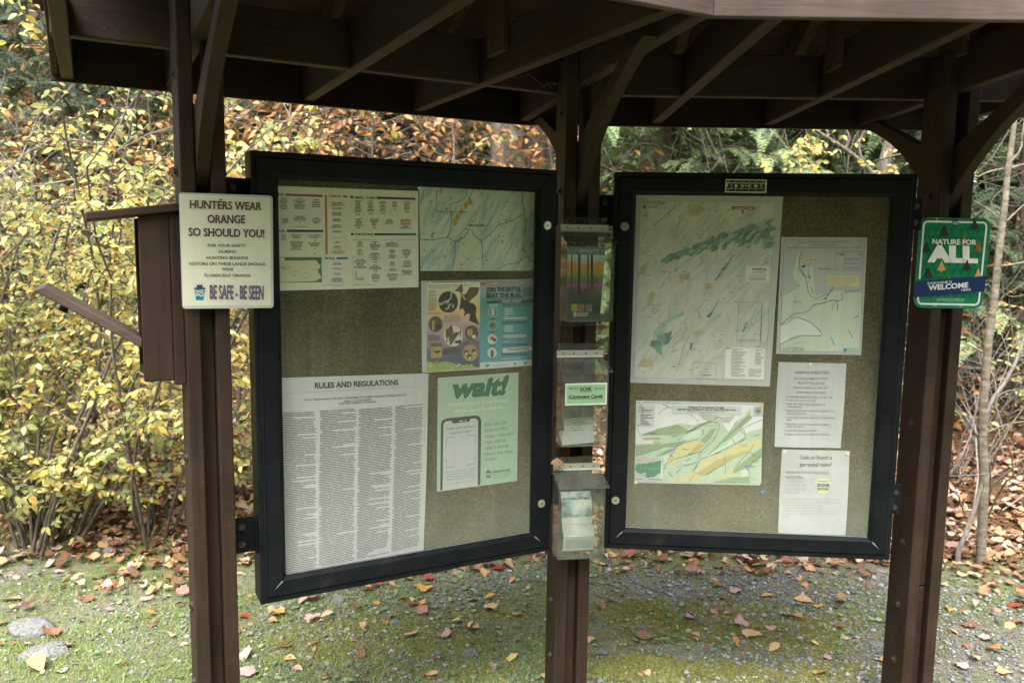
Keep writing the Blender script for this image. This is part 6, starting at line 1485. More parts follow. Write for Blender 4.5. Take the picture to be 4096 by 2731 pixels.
# ---------------- standing trees: trunk, limbs and a leafy crown
def big_tree(name, base, rad, H, seed, bark, mats, label, group, lean=(0, 0), ncrown=500, knots=True):
    global rng
    rng = np.random.default_rng(seed)
    b = np.array([base[0], base[1], tz(*base) - .05])
    n = 26; t = np.linspace(0, 1, n)
    P = np.stack([lean[0] * t * H + .04 * np.sin(t * 9 + seed), lean[1] * t * H + .03 * np.cos(t * 7), t * H], 1)
    r = rad * (1 - .72 * t) * (1 + .55 * np.exp(-t * H / .35)) * (1 + .05 * np.sin(t * 31 + seed))
    root = empty(name, Matrix.Translation(b), label, 'tree', group)
    me = tubes_mesh('trunk', [(P, r)], 18)
    co = np.empty(len(me.vertices) * 3, np.float32); me.vertices.foreach_get('co', co); co = co.reshape(-1, 3)
    co += (rng.normal(0, rad * .03, co.shape)); me.vertices.foreach_set('co', co.ravel()); me.update()
    link_mesh('trunk', me, bark, root)
    lines, tw = [], []
    for k in range(9):
        tt = rng.uniform(.45, .97); p, d = along(P, tt); a = rng.uniform(0, 6.28)
        P2, r2 = limb(p, (math.cos(a), math.sin(a), .55), rng.uniform(1.2, 2.4) * (1.3 - tt), 7, .12, -.03, rad * .28, rad * .05); lines.append((P2, r2))
        for j in range(4):
            p3, d3 = along(P2, rng.uniform(.3, .95)); P3, r3 = limb(p3, unit(d3 + rng.normal(0, .5, 3)), rng.uniform(.5, 1.1), 5, .14, 0, rad * .09, rad * .02); lines.append((P3, r3)); tw.append((P3, r3))
    link_mesh('limbs', tubes_mesh('limbs', lines, 5), bark, root)
    lp, la, ln, ls = leafy(tw, max(3, ncrown / 36 / .8), (.07, .11), .6)
    A = leaf_axes(np.array(la), np.array(ln), np.array(ls))
    tag(link_mesh('crown', scatter('crown', SM_V, SM_F, A, np.array(lp)), mats[0], root), kind='stuff')
    return root
big_tree('beech_tree', (-0.10, 8.7), .215, 9.5, 51, B_BEECH, M_TAN, 'smooth grey mottled beech trunk seen over the end of the inward-turned case', 'large trunks behind the middle post')
big_tree('oak_tree', (0.27, 9.5), .30, 11, 52, B_DARK, M_TAN, 'deeply furrowed brown trunk standing beside the smooth beech trunk', 'large trunks behind the middle post')
FARL = 'slender dark tree trunk deep in the woods on the slope'
fr_ = np.random.default_rng(60)
for k in range(18):
    y = fr_.uniform(11, 27); az = R(fr_.uniform(-34, 36)); x = y * math.tan(az)
    if abs(x - .1) < .7 and y < 13: x += 1.5
    big_tree('forest_tree', (x, y), fr_.uniform(.10, .24), fr_.uniform(9, 13), 600 + k, B_DARK if k % 3 else B_BEECH, M_TAN if k % 2 else M_HEM, '%s %s tree trunk on the slope, %s, %s' % ('thick' if (k * 7) % 5 > 2 else 'slender', 'dark' if k % 3 else 'grey', 'far back' if y > 19 else 'half way up', 'behind the yellow shrubs' if x / y < -.38 else 'above the inward-turned case' if x / y < -.02 else 'above the facing case' if x / y < .48 else 'behind the pale sapling'), 'far trees on the slope', (fr_.normal(0, .02), 0), 260)
# ---------------- pale sapling and companions at the right edge
def px_line(pts, depth_y, jitter=0):
    out = []
    for x, y in pts:
        d = ray(x, y); out.append(CAMP + d * (depth_y / d[1]))
    return np.array(out)
def smooth_line(P, n=16):
    P = np.asarray(P); t = np.linspace(0, len(P) - 1, n); out = []
    for a in t:
        i = int(min(a, len(P) - 2)); f = a - i
        p0, p1, p2, p3 = P[max(i - 1, 0)], P[i], P[i + 1], P[min(i + 2, len(P) - 1)]
        out.append(.5 * ((2 * p1) + (-p0 + p2) * f + (2 * p0 - 5 * p1 + 4 * p2 - p3) * f * f + (-p0 + 3 * p1 - 3 * p2 + p3) * f ** 3))
    return np.array(out)
k3 = 396 / 621
def R2(a, b): return (3700 + a * k3, 300 + b * k3)
def R3(a, b): return (3700 + a * k3, 1250 + b * k3)
rng = np.random.default_rng(71)
gp_ = on_ground(*R3(352, 1600)); D0 = gp_[1]
P = smooth_line(np.vstack([[gp_ - [0, 0, .05]], px_line([R3(352, 1500), R3(370, 1050), R3(362, 700), R3(395, 200), R2(430, 1450), R2(465, 1100), R2(500, 820), R2(520, 600), R2(560, 300), R2(600, -200), R2(650, -900)], D0)]), 40)
lines = [(P, np.linspace(.026, .009, 40))]
tw = []
for (pts, r) in (([R2(490, 590), R2(400, 608), R2(330, 640)], .007), ([R2(520, 590), R2(590, 570), R2(680, 545)], .010), ([R2(495, 605), R2(540, 540), R2(600, 470), R2(612, 360), R2(640, 200)], .008), ([R2(515, 915), R2(580, 850), R2(650, 790)], .005), ([R2(470, 1050), R2(415, 1010), R2(340, 960)], .0045), ([R2(445, 1200), R2(540, 1190), R2(660, 1165)], .006), ([R2(470, 905), R2(390, 840), R2(310, 790)], .004), ([R2(450, 1330), R2(540, 1390), R2(660, 1370)], .003), ([R3(345, 240), R3(290, 210), R3(230, 188)], .006), ([R3(395, 360), R3(430, 352)], .010), ([R3(390, 750), R3(470, 715), R3(560, 690), R3(650, 680)], .005), ([R3(400, 940), R3(450, 860), R3(520, 740), R3(640, 560)], .005), ([R3(380, 1000), R3(440, 780), R3(520, 700)], .004)):
    Q = smooth_line(px_line(pts, D0 + .02), 8); lines.append((Q, np.linspace(r, r * .45, 8)))
b = np.array([gp_[0], gp_[1], 0])
plant('pale_sapling', b, 'straight pale-barked sapling standing beside the green sign', 'sapling', None, lines, [], [], [], [], SM_V, M_YEL, B_SAP, k=9, split=99)
gq = on_ground(*R3(205, 1600)); 
P = smooth_line(np.vstack([[gq - [0, 0, .05]], px_line([R3(210, 1500), R3(250, 1400), R3(320, 1200), R3(365, 1030), R3(355, 880), R3(360, 720), R3(420, 550), R3(500, 440), R3(580, 280), R3(640, 100), R3(700, -100)], gq[1])]), 36)
lines = [(P, np.linspace(.014, .007, 36))]
for pts, r in (([R3(450, 500), R3(490, 400), R3(525, 290), R3(480, 140)], .004), ([R3(430, 540), R3(520, 490), R3(640, 480)], .003)):
    Q = smooth_line(px_line(pts, gq[1]), 8); lines.append((Q, np.linspace(r, r * .5, 8)))
plant('thin_sapling', np.array([gq[0], gq[1], 0]), 'thin grey stem winding across the pale sapling beside the green sign', 'sapling', None, lines, [], [], [], [], SM_V, M_YEL, B_PALE, k=7, split=99)
# ---------------- small tree with yellow leaves and a heavy branch above the facing case
Z3 = 1596 / 2352
def R4(a, b): return (2500 + a * Z3, b * Z3)
rng = np.random.default_rng(81)
bx_, by_ = 2.35, 5.6
b = np.array([bx_, by_, tz(bx_, by_)])
tr = smooth_line(np.vstack([[b - [0, 0, .05]], px_line([R4(1480, 1300), R4(1520, 1010), R4(1560, 840), R4(1600, 600), R4(1640, 300)], by_)]), 24)
lines = [(tr, np.linspace(.05, .03, 24))]
tw = []
for pts, r in (([R4(1500, 1060), R4(1460, 1020), R4(1400, 960), R4(1300, 880), R4(1190, 810), R4(1080, 745), R4(960, 690)], .018), ([R4(1190, 810), R4(1200, 760), R4(1240, 700)], .010), ([R4(1400, 960), R4(1380, 850), R4(1430, 740)], .011), ([R4(1300, 880), R4(1320, 800), R4(1260, 720)], .012), ([R4(1060, 1000), R4(1010, 900), R4(960, 860), R4(940, 750)], .006), ([R4(1500, 940), R4(1620, 910), R4(1700, 900)], .008)):
    Q = smooth_line(px_line(pts, by_ - .15), 10); lines.append((Q, np.linspace(r, r * .5, 10)))
for cx_, cy_, n in ((1010, 880, 12), (1080, 800, 9), (960, 960, 10), (1120, 930, 9), (1240, 770, 5), (1480, 790, 4), (1600, 960, 6), (1450, 960, 3)):
    for j in range(n):
        q = px_line([R4(cx_ + rng.normal(0, 55), cy_ + rng.normal(0, 45))], by_ - .35 + rng.normal(0, .12))[0]
        Q, r_ = limb(q, rnd_unit(1)[0], .12, 3, .1, .1, .0015, .0008); tw.append((Q, r_)); lines.append((Q, r_))
lp, la, ln, ls = leafy(tw, 14, (.032, .055), .7)
plant('yellow_leaved_tree', b, 'small tree with a heavy bare branch and yellow leaves seen above the facing case', 'tree', None, lines, lp, la, ln, ls, ovate(.55, .08, .14), M_YEL, B_GREY, 200, k=7, split=7)
# yellow leaves low behind the pale sapling
rng = np.random.default_rng(82)
b = np.array([2.75, 5.0, tz(2.75, 5.0)])
lines, tw = [], []
for k in range(6):
    P, r = limb(b + rng.normal(0, .1, 3) * [1, 1, 0], (rng.normal(0, .4), rng.normal(0, .3) - .2, 1), rng.uniform(.9, 1.7), 8, .12, .15, .008, .002); lines.append((P, r))
    for j in range(8):
        p, d = along(P, rng.uniform(.3, .99)); P2, r2 = limb(p, unit(d + rng.normal(0, .7, 3)), rng.uniform(.15, .4), 5, .15, .1, .003, .001); lines.append((P2, r2)); tw.append((P2, r2))
lp, la, ln, ls = leafy(tw, 12, (.03, .055), .6)
plant('leafy_shrub', b, 'thin shrub with a few lime leaves behind the pale sapling', 'shrub', None, lines, lp, la, ln, ls, ovate(.5, .08, .14), M_YGR, B_GREY, 200)
# ---------------- bare twiggy shrubs
def bare(base, n, L, seed, bark, label, lean=(0, 0, 0), out=.7, r=.006):
    global rng
    rng = np.random.default_rng(seed)
    b = np.array([base[0], base[1], tz(*base)])
    lines = []
    def rec(p, d, L_, r_, lev):
        P, rr = limb(p, d, L_, 7, .16, .05, r_, r_ * .4); lines.append((P, rr))
        if lev < 3:
            for j in range(4 if lev else 5):
                q, dd = along(P, rng.uniform(.25, .98)); rec(q, unit(dd * .8 + rng.normal(0, .6, 3)), L_ * rng.uniform(.3, .55), r_ * .45, lev + 1)
    for k in range(n):
        a = rng.uniform(0, 6.28); rec(b + np.array([math.cos(a), math.sin(a), 0]) * rng.uniform(0, .3), unit(np.array([math.cos(a) * out, math.sin(a) * out, 1]) + np.array(lean)), L * rng.uniform(.7, 1.1), r, 0)
    return plant('bare_shrub', b, label, 'shrub', 'leafless twiggy shrubs', lines, [], [], [], [], SM_V, M_YEL, bark, k=4)
bare((-3.5, 4.9), 7, 3.2, 91, B_PALE, 'bare pale-twigged shrub in the upper left corner', (.1, -.1, .2), .45, .010)
bare((2.75, 4.6), 8, 1.9, 93, B_PALE, 'tangle of bare twigs just behind the pale sapling', (.05, 0, 0), .9)
bare((3.3, 5.2), 9, 2.4, 94, B_PALE, 'tangle of bare twigs at the right edge behind the green sign', (-.1, 0, 0), .8)
bare((2.6, 5.0), 4, 2.2, 98, B_GREY, 'leafless shrub crossing behind the green sign', (.15, 0, .1), .7)
bare((-0.9, 5.4), 5, 2.2, 95, B_GREY, 'leafless shrub in the gap between the near post and the inward-turned case', (-.05, -.1, 0), .6)
bare((1.6, 5.9), 4, 3.0, 97, B_GREY, 'leafless shrub reaching above the facing case', (.1, 0, .2), .5)

# ================================================================== WOODLAND MASS ON THE SLOPE
rng = np.random.default_rng(101)
def mass(name, n, ylo, yhi, zh, tmpl, size, mat, flat, az=(-38, 38), ncl=260, back=False):
    ccy = ylo + (yhi - ylo) * rng.random(ncl) ** 1.2; cca = np.radians(rng.uniform(*az, ncl)); ccx = ccy * np.tan(cca); ccz = rng.random(ncl) * zh
    cl = rng.integers(0, ncl, n)                         # gathered into clumps
    sc = np.abs(ccy[cl]) / 12
    x = ccx[cl] + rng.normal(0, .75, n) * sc; y = ccy[cl] + rng.normal(0, .75, n)
    if back: y = -y
    else: y = np.maximum(ylo, y)
    z = terrain(x, y) + np.maximum(.05, ccz[cl] + rng.normal(0, .45, n) * sc)
    A = leaf_axes(rnd_unit(n) * [1, 1, .5] + [0, 0, -.2], rnd_unit(n) * (1 - flat) + np.array([0, -.3, 1]) * flat, rng.uniform(*size, n) * sc)
    o = link_mesh(name, scatter(name, tmpl[0], tmpl[1], A, np.stack([x, y, z], 1)), mat)
    tag(o, kind='stuff'); return o
M_FEV = leaf_mat('far_evergreen', [(0, (0.035, 0.06, 0.03)), (.6, (0.07, 0.11, 0.05)), (1, (0.12, 0.155, 0.07))], 'island', .2, blotch=0)
M_FAU = leaf_mat('far_autumn_leaf', [(0, (0.24, 0.10, 0.035)), (.4, (0.40, 0.19, 0.06)), (.75, (0.48, 0.27, 0.10)), (1, (0.34, 0.15, 0.05))], 'island', .35, blotch=0)
o = mass('evergreen_undergrowth', 14500, 8.5, 26, 6.5, (FR[0], FR[1]), (.26, .55), M_FEV, .6, (-46, 46), 500)
tag(o, 'dark evergreen growth covering the wooded slope', 'undergrowth')
o = mass('autumn_undergrowth', 11000, 8.5, 26, 6.0, (SM_V, SM_F), (.08, .15), M_FAU, .3, (-38, 6), 150)
tag(o, 'orange autumn leaves scattered through the wooded slope behind the inward-turned case', 'undergrowth')
o = mass('autumn_undergrowth', 3500, 12, 26, 6.0, (SM_V, SM_F), (.08, .15), leaf_mat('far_gold_leaf', [(0, (0.50, 0.30, 0.04)), (1, (0.62, 0.46, 0.06))], 'island', .35, blotch=0), .3, (6, 38), 22)
tag(o, 'golden leaf clumps deep in the woods above the facing case', 'undergrowth')
o = mass('autumn_undergrowth', 7500, 6.3, 9.5, 3.0, (SM_V, SM_F), (.10, .17), M_FAU, .3, (-37, 3), 120)
tag(o, 'tan and orange leaf layers just behind the beech saplings', 'undergrowth')
o = mass('evergreen_undergrowth', 4200, 6.6, 9.5, 3.2, (FR[0], FR[1]), (.25, .5), M_HEM[0], .7, (5, 37), 110)
tag(o, 'soft green hemlock sprays filling the woods behind the facing case', 'undergrowth')
o = mass('evergreen_undergrowth', 2600, 6.6, 9.5, 3.6, (FR[0], FR[1]), (.25, .5), M_HDK[0], .7, (-37, -12), 80)
tag(o, 'dark hemlock sprays filling the woods behind the yellow shrubs', 'undergrowth')
o = mass('autumn_undergrowth', 1500, 5.2, 7.5, 1.5, (SM_V, SM_F), (.08, .14), M_FAU, .3, (24, 38), 40)
tag(o, 'rusty undergrowth leaves behind the pale sapling', 'undergrowth')
o = mass('autumn_undergrowth', 2600, 4.7, 6.3, 2.2, (OV_V, OV_F), (.07, .13), M_YGR[0], .4, (-38, -26), 50)
tag(o, 'small yellow-green leaves filling the depth behind the yellow shrubs', 'undergrowth')
o = mass('evergreen_undergrowth', 700, 5.9, 8.0, 1.7, (FR[0], FR[1]), (.28, .5), M_HDK[0], .6, (25, 38), 46)
tag(o, 'low dark evergreen growth behind the pale sapling', 'undergrowth')
o = mass('unseen_woods', 14000, 9, 26, 7.5, (FR[0], FR[1]), (.6, 1.3), M_FEV, .5, (-60, 60), 420, True)  # unseen foliage behind the viewer, placed to hold back low sky light
tag(o, 'unseen dark evergreen woods on the added bank behind the viewer', 'woods')
rng = np.random.default_rng(103)
lines = []
for k in range(1300):
    y = rng.uniform(4.9, 10.5); x = y * math.tan(R(rng.uniform(-36, 36) if k < 900 else rng.uniform(26, 37))); z = tz(x, y) + rng.random() ** 1.4 * 2.6
    lines.append(limb((x, y, z), rnd_unit(1)[0] * [1, .6, .8], rng.uniform(.3, 1.3), 5, .16, .05, rng.uniform(.002, .006), .001))
o = link_mesh('brush', tubes_mesh('brush', lines, 3), B_GREY); tag(o, 'dead twigs and brush tangled at the foot of the woods', 'brush', kind='stuff')

# ================================================================== GROUND COVER
rng = np.random.default_rng(111)
def fan_points(n, ylo, yhi, az=36, p=1.0):
    y = ylo + (yhi - ylo) * rng.random(n) ** p; x = y * np.tan(np.radians(rng.uniform(-az, az, n))); return x, y
def blob(x, y, s, seed):   # smooth value noise 0..1
    a = np.random.default_rng(seed); v = 0
    for k in range(5):
        d = a.normal(size=2) * s; ph = a.uniform(0, 6.28); v = v + np.sin(x * d[0] + y * d[1] + ph)
    return .5 + v / 10
edge = lambda x: 3.88 + 0.16 * np.sin(x * 1.3 + 0.4) + 0.06 * np.sin(x * 4.1)
# gravel
x, y = fan_points(76000, 1.8, 4.6, 45, .8)
gmask = blob(x, y, 2.4, 5) + .18 * np.clip(x, -1, 2) + .12 * (y - 3)
keep = rng.random(len(x)) < np.clip((gmask - .30) * 2.6, .06, 1) * np.clip((edge(x) + .15 - y) * 3, 0, 1)
x, y = x[keep], y[keep]; n = len(x)
OCT = np.array([(1, 0, 0), (-1, 0, 0), (0, 1, 0), (0, -1, 0), (0, 0, .8), (0, 0, -.8), (.62, .62, .25), (-.62, -.55, .3)], float)
OF = np.array([(0, 6, 4), (6, 2, 4), (2, 1, 4), (1, 7, 4), (7, 3, 4), (3, 0, 4), (0, 2, 6), (2, 0, 5), (1, 2, 5), (3, 1, 5), (0, 3, 5), (1, 3, 7)])
sz = np.exp(rng.normal(math.log(.0052), .45, n)); sz = np.clip(sz, .0025, .02)
A = leaf_axes(rnd_unit(n) * [1, 1, .15], rnd_unit(n) * .35 + [0, 0, 1], sz) * np.stack([rng.uniform(.7, 1.3, n), rng.uniform(.7, 1.3, n), rng.uniform(.4, .8, n)], 1)[:, None, :]
M_GRAV = leaf_mat('gravel_stone', [(0, (0.085, 0.085, 0.09)), (.5, (0.20, 0.20, 0.21)), (.88, (0.30, 0.30, 0.31)), (1, (0.40, 0.40, 0.39))], 'island', 0.0, .85, .25, 150)
o = link_mesh('gravel', scatter('gravel', OCT, OF, A, np.stack([x, y, terrain(x, y) + sz * .25], 1)), M_GRAV); tag(o, 'loose grey gravel spread under and around the kiosk', 'gravel', kind='stuff')
# grass
x, y = fan_points(178000, 1.8, 4.5, 45, .9)
gm_ = blob(x, y, 2.1, 8) - .16 * np.clip(x, -1.5, 2) - .10 * (y - 2.8)
keep = rng.random(len(x)) < np.clip((gm_ - .33 + .10 * (blob(x, y, 9, 41) - .5) * 4) * 2.4, .04, .85); x, y = x[keep], y[keep]; n = len(x)
BL_V = np.array([(-.035, 0, 0), (.035, 0, 0), (-.025, .5, .06), (.025, .5, .06), (0, 1, .28)], float); BL_F = np.array([(0, 1, 3), (0, 3, 2), (2, 3, 4)])
ax = unit(rnd_unit(n) * [.8, .8, 0] + np.stack([np.zeros(n), np.zeros(n), rng.uniform(.25, 1.0, n)], 1))
A = leaf_axes(ax, rnd_unit(n) + [0, -.5, .3], rng.uniform(.012, .042, n))
M_GRS = leaf_mat('grass_blade', [(0, (0.44, 0.39, 0.21)), (.18, (0.28, 0.33, 0.12)), (.6, (0.17, 0.27, 0.075)), (1, (0.26, 0.37, 0.12))], 'island', .25, .6, 0)
o = link_mesh('grass', scatter('grass', BL_V, BL_F, A, np.stack([x, y, terrain(x, y)], 1)), M_GRS); tag(o, 'short thin grass growing through the gravel', 'grass', kind='stuff')
# moss cushions
mo = []
for (vx, vy, rx, ry) in ((1560, 1400, 190, 28), (1660, 1440, 240, 34), (1450, 1395, 90, 22), (1820, 1470, 160, 30), (1900, 1430, 90, 18), (1700, 1545, 300, 26), (1450, 1535, 120, 30), (860, 1440, 150, 28), (960, 1480, 150, 22), (760, 1500, 120, 24), (1010, 1545, 160, 22), (640, 1470, 60, 18), (1130, 1410, 90, 14)):
    m_ = int(rx * ry * .85)
    a = rng.uniform(0, 6.28, m_); q = rng.random(m_) ** .62 * (1 + .25 * np.sin(3 * a + vx) + .12 * np.sin(11 * a + vy)) * (1 + .18 * rng.normal(size=m_))
    for X, Y in zip(vx + rx * q * np.cos(a), vy + ry * q * np.sin(a)): mo.append(on_ground(X * 1.7415, Y * 1.7415))
mo = np.array(mo); mo = mo[rng.random(len(mo)) < np.clip((blob(mo[:, 0], mo[:, 1], 9, 77) - .18) * 2.4, .05, 1)]; n = len(mo); mo[:, 2] = terrain(mo[:, 0], mo[:, 1]) + .001
MO_V = np.array([(1, 0, 0), (.5, .87, 0), (-.5, .87, 0), (-1, 0, 0), (-.5, -.87, 0), (.5, -.87, 0), (0, 0, .5)], float); MO_F = np.array([(0, 1, 6), (1, 2, 6), (2, 3, 6), (3, 4, 6), (4, 5, 6), (5, 0, 6)])
A = leaf_axes(rnd_unit(n) * [1, 1, .02], rnd_unit(n) * .25 + [0, 0, 1], rng.uniform(.003, .0085, n))
o = link_mesh('moss', scatter('moss', MO_V, MO_F, A, mo, True), leaf_mat('moss_cushion', [(0, (0.08, 0.082, 0.018)), (.5, (0.14, 0.145, 0.034)), (1, (0.22, 0.22, 0.065))], 'island', .1, .95, .4, 300)); tag(o, 'olive green moss cushions on the gravel', 'moss', kind='stuff')
nb_ = 22000; pick = mo[rng.integers(0, n, nb_)] + rng.normal(0, .006, (nb_, 3)) * [1, 1, 0]
A = leaf_axes(unit(rnd_unit(nb_) * [.7, .7, 0] + [0, 0, .8]), rnd_unit(nb_) + [0, -.5, .3], rng.uniform(.008, .018, nb_)); A[:, :, 0] *= 1.6
o = link_mesh('moss', scatter('moss', BL_V, BL_F, A, pick), leaf_mat('moss_tip', [(0, (0.15, 0.145, 0.025)), (.6, (0.26, 0.25, 0.055)), (1, (0.40, 0.36, 0.11))], 'island', .2, .9, 0)); tag(o, 'fine fringe of moss tips over the moss cushions', 'moss', kind='stuff')
# small weeds
x, y = fan_points(6200, 1.8, 5.2, 45); keep = rng.random(len(x)) < np.clip((blob(x, y, 2.6, 14) - .38) * 2.4, 0, 1); x, y = x[keep], y[keep]; n = len(x)
A = leaf_axes(rnd_unit(n) * [1, 1, .2], rnd_unit(n) * .4 + [0, 0, 1], rng.uniform(.012, .032, n))
o = link_mesh('low_weeds', scatter('low_weeds', *ovate(.8, .05, .1, (.2, .5, .8), (.7, 1, .7)), A, np.stack([x, y, terrain(x, y) + .012], 1)), leaf_mat('weed_leaf', [(0, (0.10, 0.18, 0.07)), (.6, (0.17, 0.27, 0.12)), (1, (0.36, 0.40, 0.18))], 'island', .25, .6, .2)); tag(o, 'small round green weeds between the stones', 'weeds', kind='stuff')
# leaf litter under the trees
LITC = [(0, (0.09, 0.045, 0.026)), (.25, (0.20, 0.10, 0.05)), (.5, (0.34, 0.19, 0.09)), (.68, (0.44, 0.28, 0.14)), (.82, (0.50, 0.38, 0.25)), (.95, (0.38, 0.28, 0.24)), (1, (0.32, 0.07, 0.05))]
M_LIT = leaf_mat('litter_leaf', LITC, 'island', .12, .65, .45, 60)
def litter(name, n, ylo, yhi, tmpl, size, soft):
    x, y = fan_points(n, ylo, yhi, 46, 1.4)
    keep = rng.random(n) < np.clip((y - edge(x) + .40 * blob(x, y, 6, 33)) * soft, .008, 1); x, y = x[keep], y[keep]; m = len(x)
    A = leaf_axes(rnd_unit(m) * [1, 1, .25], rnd_unit(m) * .55 + [0, 0, 1], rng.uniform(*size, m))
    return scatter(name, tmpl[0], tmpl[1], A, np.stack([x, y, terrain(x, y) + rng.uniform(.004, .04, m)], 1))
o = link_mesh('leaf_litter', litter('leaf_litter', 17500, 3.3, 8.0, maple(.35), (.038, .070), 1.5), M_LIT); tag(o, 'thick brown and orange leaf litter covering the bank', 'leaf litter', kind='stuff')
o = link_mesh('leaf_litter', litter('leaf_litter', 16500, 3.3, 8.0, ovate(.5, .12, .25), (.032, .062), 1.5), M_LIT); tag(o, 'narrow curled leaves mixed through the litter on the bank', 'leaf litter', kind='stuff')
# crumbled leaf bits trodden into the gravel
x, y = fan_points(18000, 1.8, 4.3, 45, .8); keep = rng.random(len(x)) < np.clip(blob(x, y, 3.2, 51) * .9 + .25 * (y - 3.2), .1, 1); x, y = x[keep], y[keep]; m = len(x)
A = leaf_axes(rnd_unit(m) * [1, 1, .2], rnd_unit(m) * .5 + [0, 0, 1], np.exp(rng.normal(math.log(.010), .45, m)))
o = link_mesh('leaf_crumbs', scatter('leaf_crumbs', SM_V, SM_F, A, np.stack([x, y, terrain(x, y) + .004], 1)), leaf_mat('crumb_leaf', [(0, (0.06, 0.04, 0.028)), (.4, (0.16, 0.10, 0.06)), (.75, (0.30, 0.20, 0.12)), (1, (0.42, 0.32, 0.22))], 'island', .1, .8, 0)); tag(o, 'crumbled brown leaf bits trodden into the gravel', 'leaf litter', kind='stuff')
# ground twigs
lines = []
for k in range(760):
    xx, yy = fan_points(1, 2.0, 5.4, 38); xx, yy = float(xx[0]), float(yy[0]); a = rng.uniform(0, 6.28)
    P, r = limb((xx, yy, tz(xx, yy) + .006), (math.cos(a), math.sin(a), 0), rng.uniform(.03, .22), 4, .15, 0, rng.uniform(.0008, .0026), .0006); P[:, 2] = terrain(P[:, 0], P[:, 1]) + .005 + .004 * rng.random(len(P)); lines.append((P, r))
o = link_mesh('fallen_twigs', tubes_mesh('fallen_twigs', lines, 4), B_GREY); tag(o, 'thin fallen twigs and needles on the ground', 'twigs', kind='stuff')
# rocks
def rock(px, py, size, seed, label, mat, group=None, flat=.5):
    bm = bmesh.new(); bmesh.ops.create_icosphere(bm, subdivisions=3, radius=1)
    g = np.random.default_rng(seed); ds = [(unit(g.normal(size=3)), g.uniform(.55, .9)) for _ in range(7)]; f1 = g.normal(size=(4, 3)) * 4; ph = g.uniform(0, 6, 4)
    for v in bm.verts:
        c = np.array(v.co)
        for d, h in ds:
            e = c @ d - h
            if e > 0: c = c - d * e * .85
        c = c * (1 + .035 * sum(math.sin(c @ f + q) for f, q in zip(f1, ph)))
        v.co = Vector(c * [1.25, .9, flat])
    me = bpy.data.meshes.new('rock'); bm.to_mesh(me); bm.free(); me.polygons.foreach_set('use_smooth', [True] * len(me.polygons))
    p = on_ground(px * 1.7415, py * 1.7415)
    o = link_mesh('rock', me, mat, None, Matrix.Translation((p[0], p[1], tz(p[0], p[1]) + size * flat * .12)) @ Matrix.Rotation(g.uniform(-.6, .6), 4, 'Z') @ Matrix.Scale(size, 4))
    return tag(o, label, 'rock', group)
M_ROCK = plain('lichen_rock', (0.15, 0.155, 0.15), .95, noise=.8, nscale=7, bump=1.0, spec=.1)
rock(68, 1445, .092, 1, 'broad mossy grey rock half sunk in the grass, near the left edge', M_ROCK, None, .34)
rock(110, 1500, .080, 2, 'lichen-spotted grey rock below the broad mossy one', M_ROCK, None, .36)
rock(265, 1278, .05, 3, 'small pale stone at the edge of the leaf litter under the yellow shrubs', M_ROCK)
for k, (a, b_) in enumerate(((640, 1395), (905, 1432), (1180, 1400), (1230, 1440), (1330, 1455), (1545, 1385), (1810, 1385), (1385, 1500), (2010, 1480), (2290, 1410), (60, 1310), (130, 1325), (780, 1380), (1080, 1500), (1640, 1330), (1470, 1440))):
    rock(a, b_, random.uniform(.016, .03), 20 + k, 'loose grey stone on the ground %s' % ('left of the near post, by the litter' if a < 100 else 'left of the near post, on bare soil' if a < 445 else 'right beside the near post' if a < 700 else 'below the rules sheet, far side' if a < 850 else 'below the rules sheet, on moss' if a < 1000 else 'below the mint green notice, low down' if a < 1100 else 'left of the middle post, further back' if a < 1200 else 'touching the middle post on its left' if a < 1250 else 'touching the middle post on its right' if a < 1350 else 'right of the middle post, lowest' if a < 1400 else 'in moss right of the middle post' if a < 1500 else 'below the trail map, near moss' if a < 1600 else 'close to the litter below the facing case' if a < 1700 else 'below the lost or found notice' if a < 1900 else 'just left of the far post' if a < 2100 else 'beyond the far post'), M_ROCK, 'loose stones on the gravel', .55)
# fallen leaves that can be told apart
FC = {'tan': [(0, (0.46, 0.27, 0.12)), (1, (0.56, 0.38, 0.20))], 'orange': [(0, (0.52, 0.22, 0.05)), (1, (0.58, 0.32, 0.08))], 'pink': [(0, (0.42, 0.24, 0.22)), (1, (0.52, 0.34, 0.31))], 'red': [(0, (0.30, 0.04, 0.03)), (1, (0.40, 0.09, 0.07))], 'brown': [(0, (0.20, 0.09, 0.05)), (1, (0.28, 0.14, 0.08))], 'yellow': [(0, (0.60, 0.42, 0.08)), (1, (0.64, 0.52, 0.18))]}
FM = {k: leaf_mat('fallen_' + k, v, 'object', .15, .6, .5, 9) for k, v in FC.items()}
def fallen_mesh(kind, seed, c):
    V, F = maple(c) if kind == 'maple' else ovate(.62, .10, .2)
    g = np.random.default_rng(seed); V = V.copy(); V[:, 1] -= .4
    V[:, 2] += .10 * np.sin(V[:, 0] * g.uniform(2, 5) + g.uniform(0, 6)) + .10 * np.sin(V[:, 1] * g.uniform(2, 5) + g.uniform(0, 6)); V[:, 2] -= V[:, 2].min()
    st = [(-.012, -.4, V[0, 2]), (.012, -.4, V[0, 2]), (.03, -.75, V[0, 2] + .1)]
    k = len(V); V = np.vstack([V, st]); F = np.vstack([F, [(k, k + 1, k + 2)]])
    return raw_mesh('fallen_leaf', V, F)
FMESH = {(kd, c): [] for kd in ('maple', 'ovate') for c in FC}
for key in FMESH:
    for q in range(3):
        me = fallen_mesh(key[0], hash(key[1]) % 97 + q * 7 if False else (len(key[1]) * 13 + q * 7 + (5 if key[0] == 'maple' else 0)), .2 + .12 * q); me.materials.append(FM[key[1]]); FMESH[key].append(me)
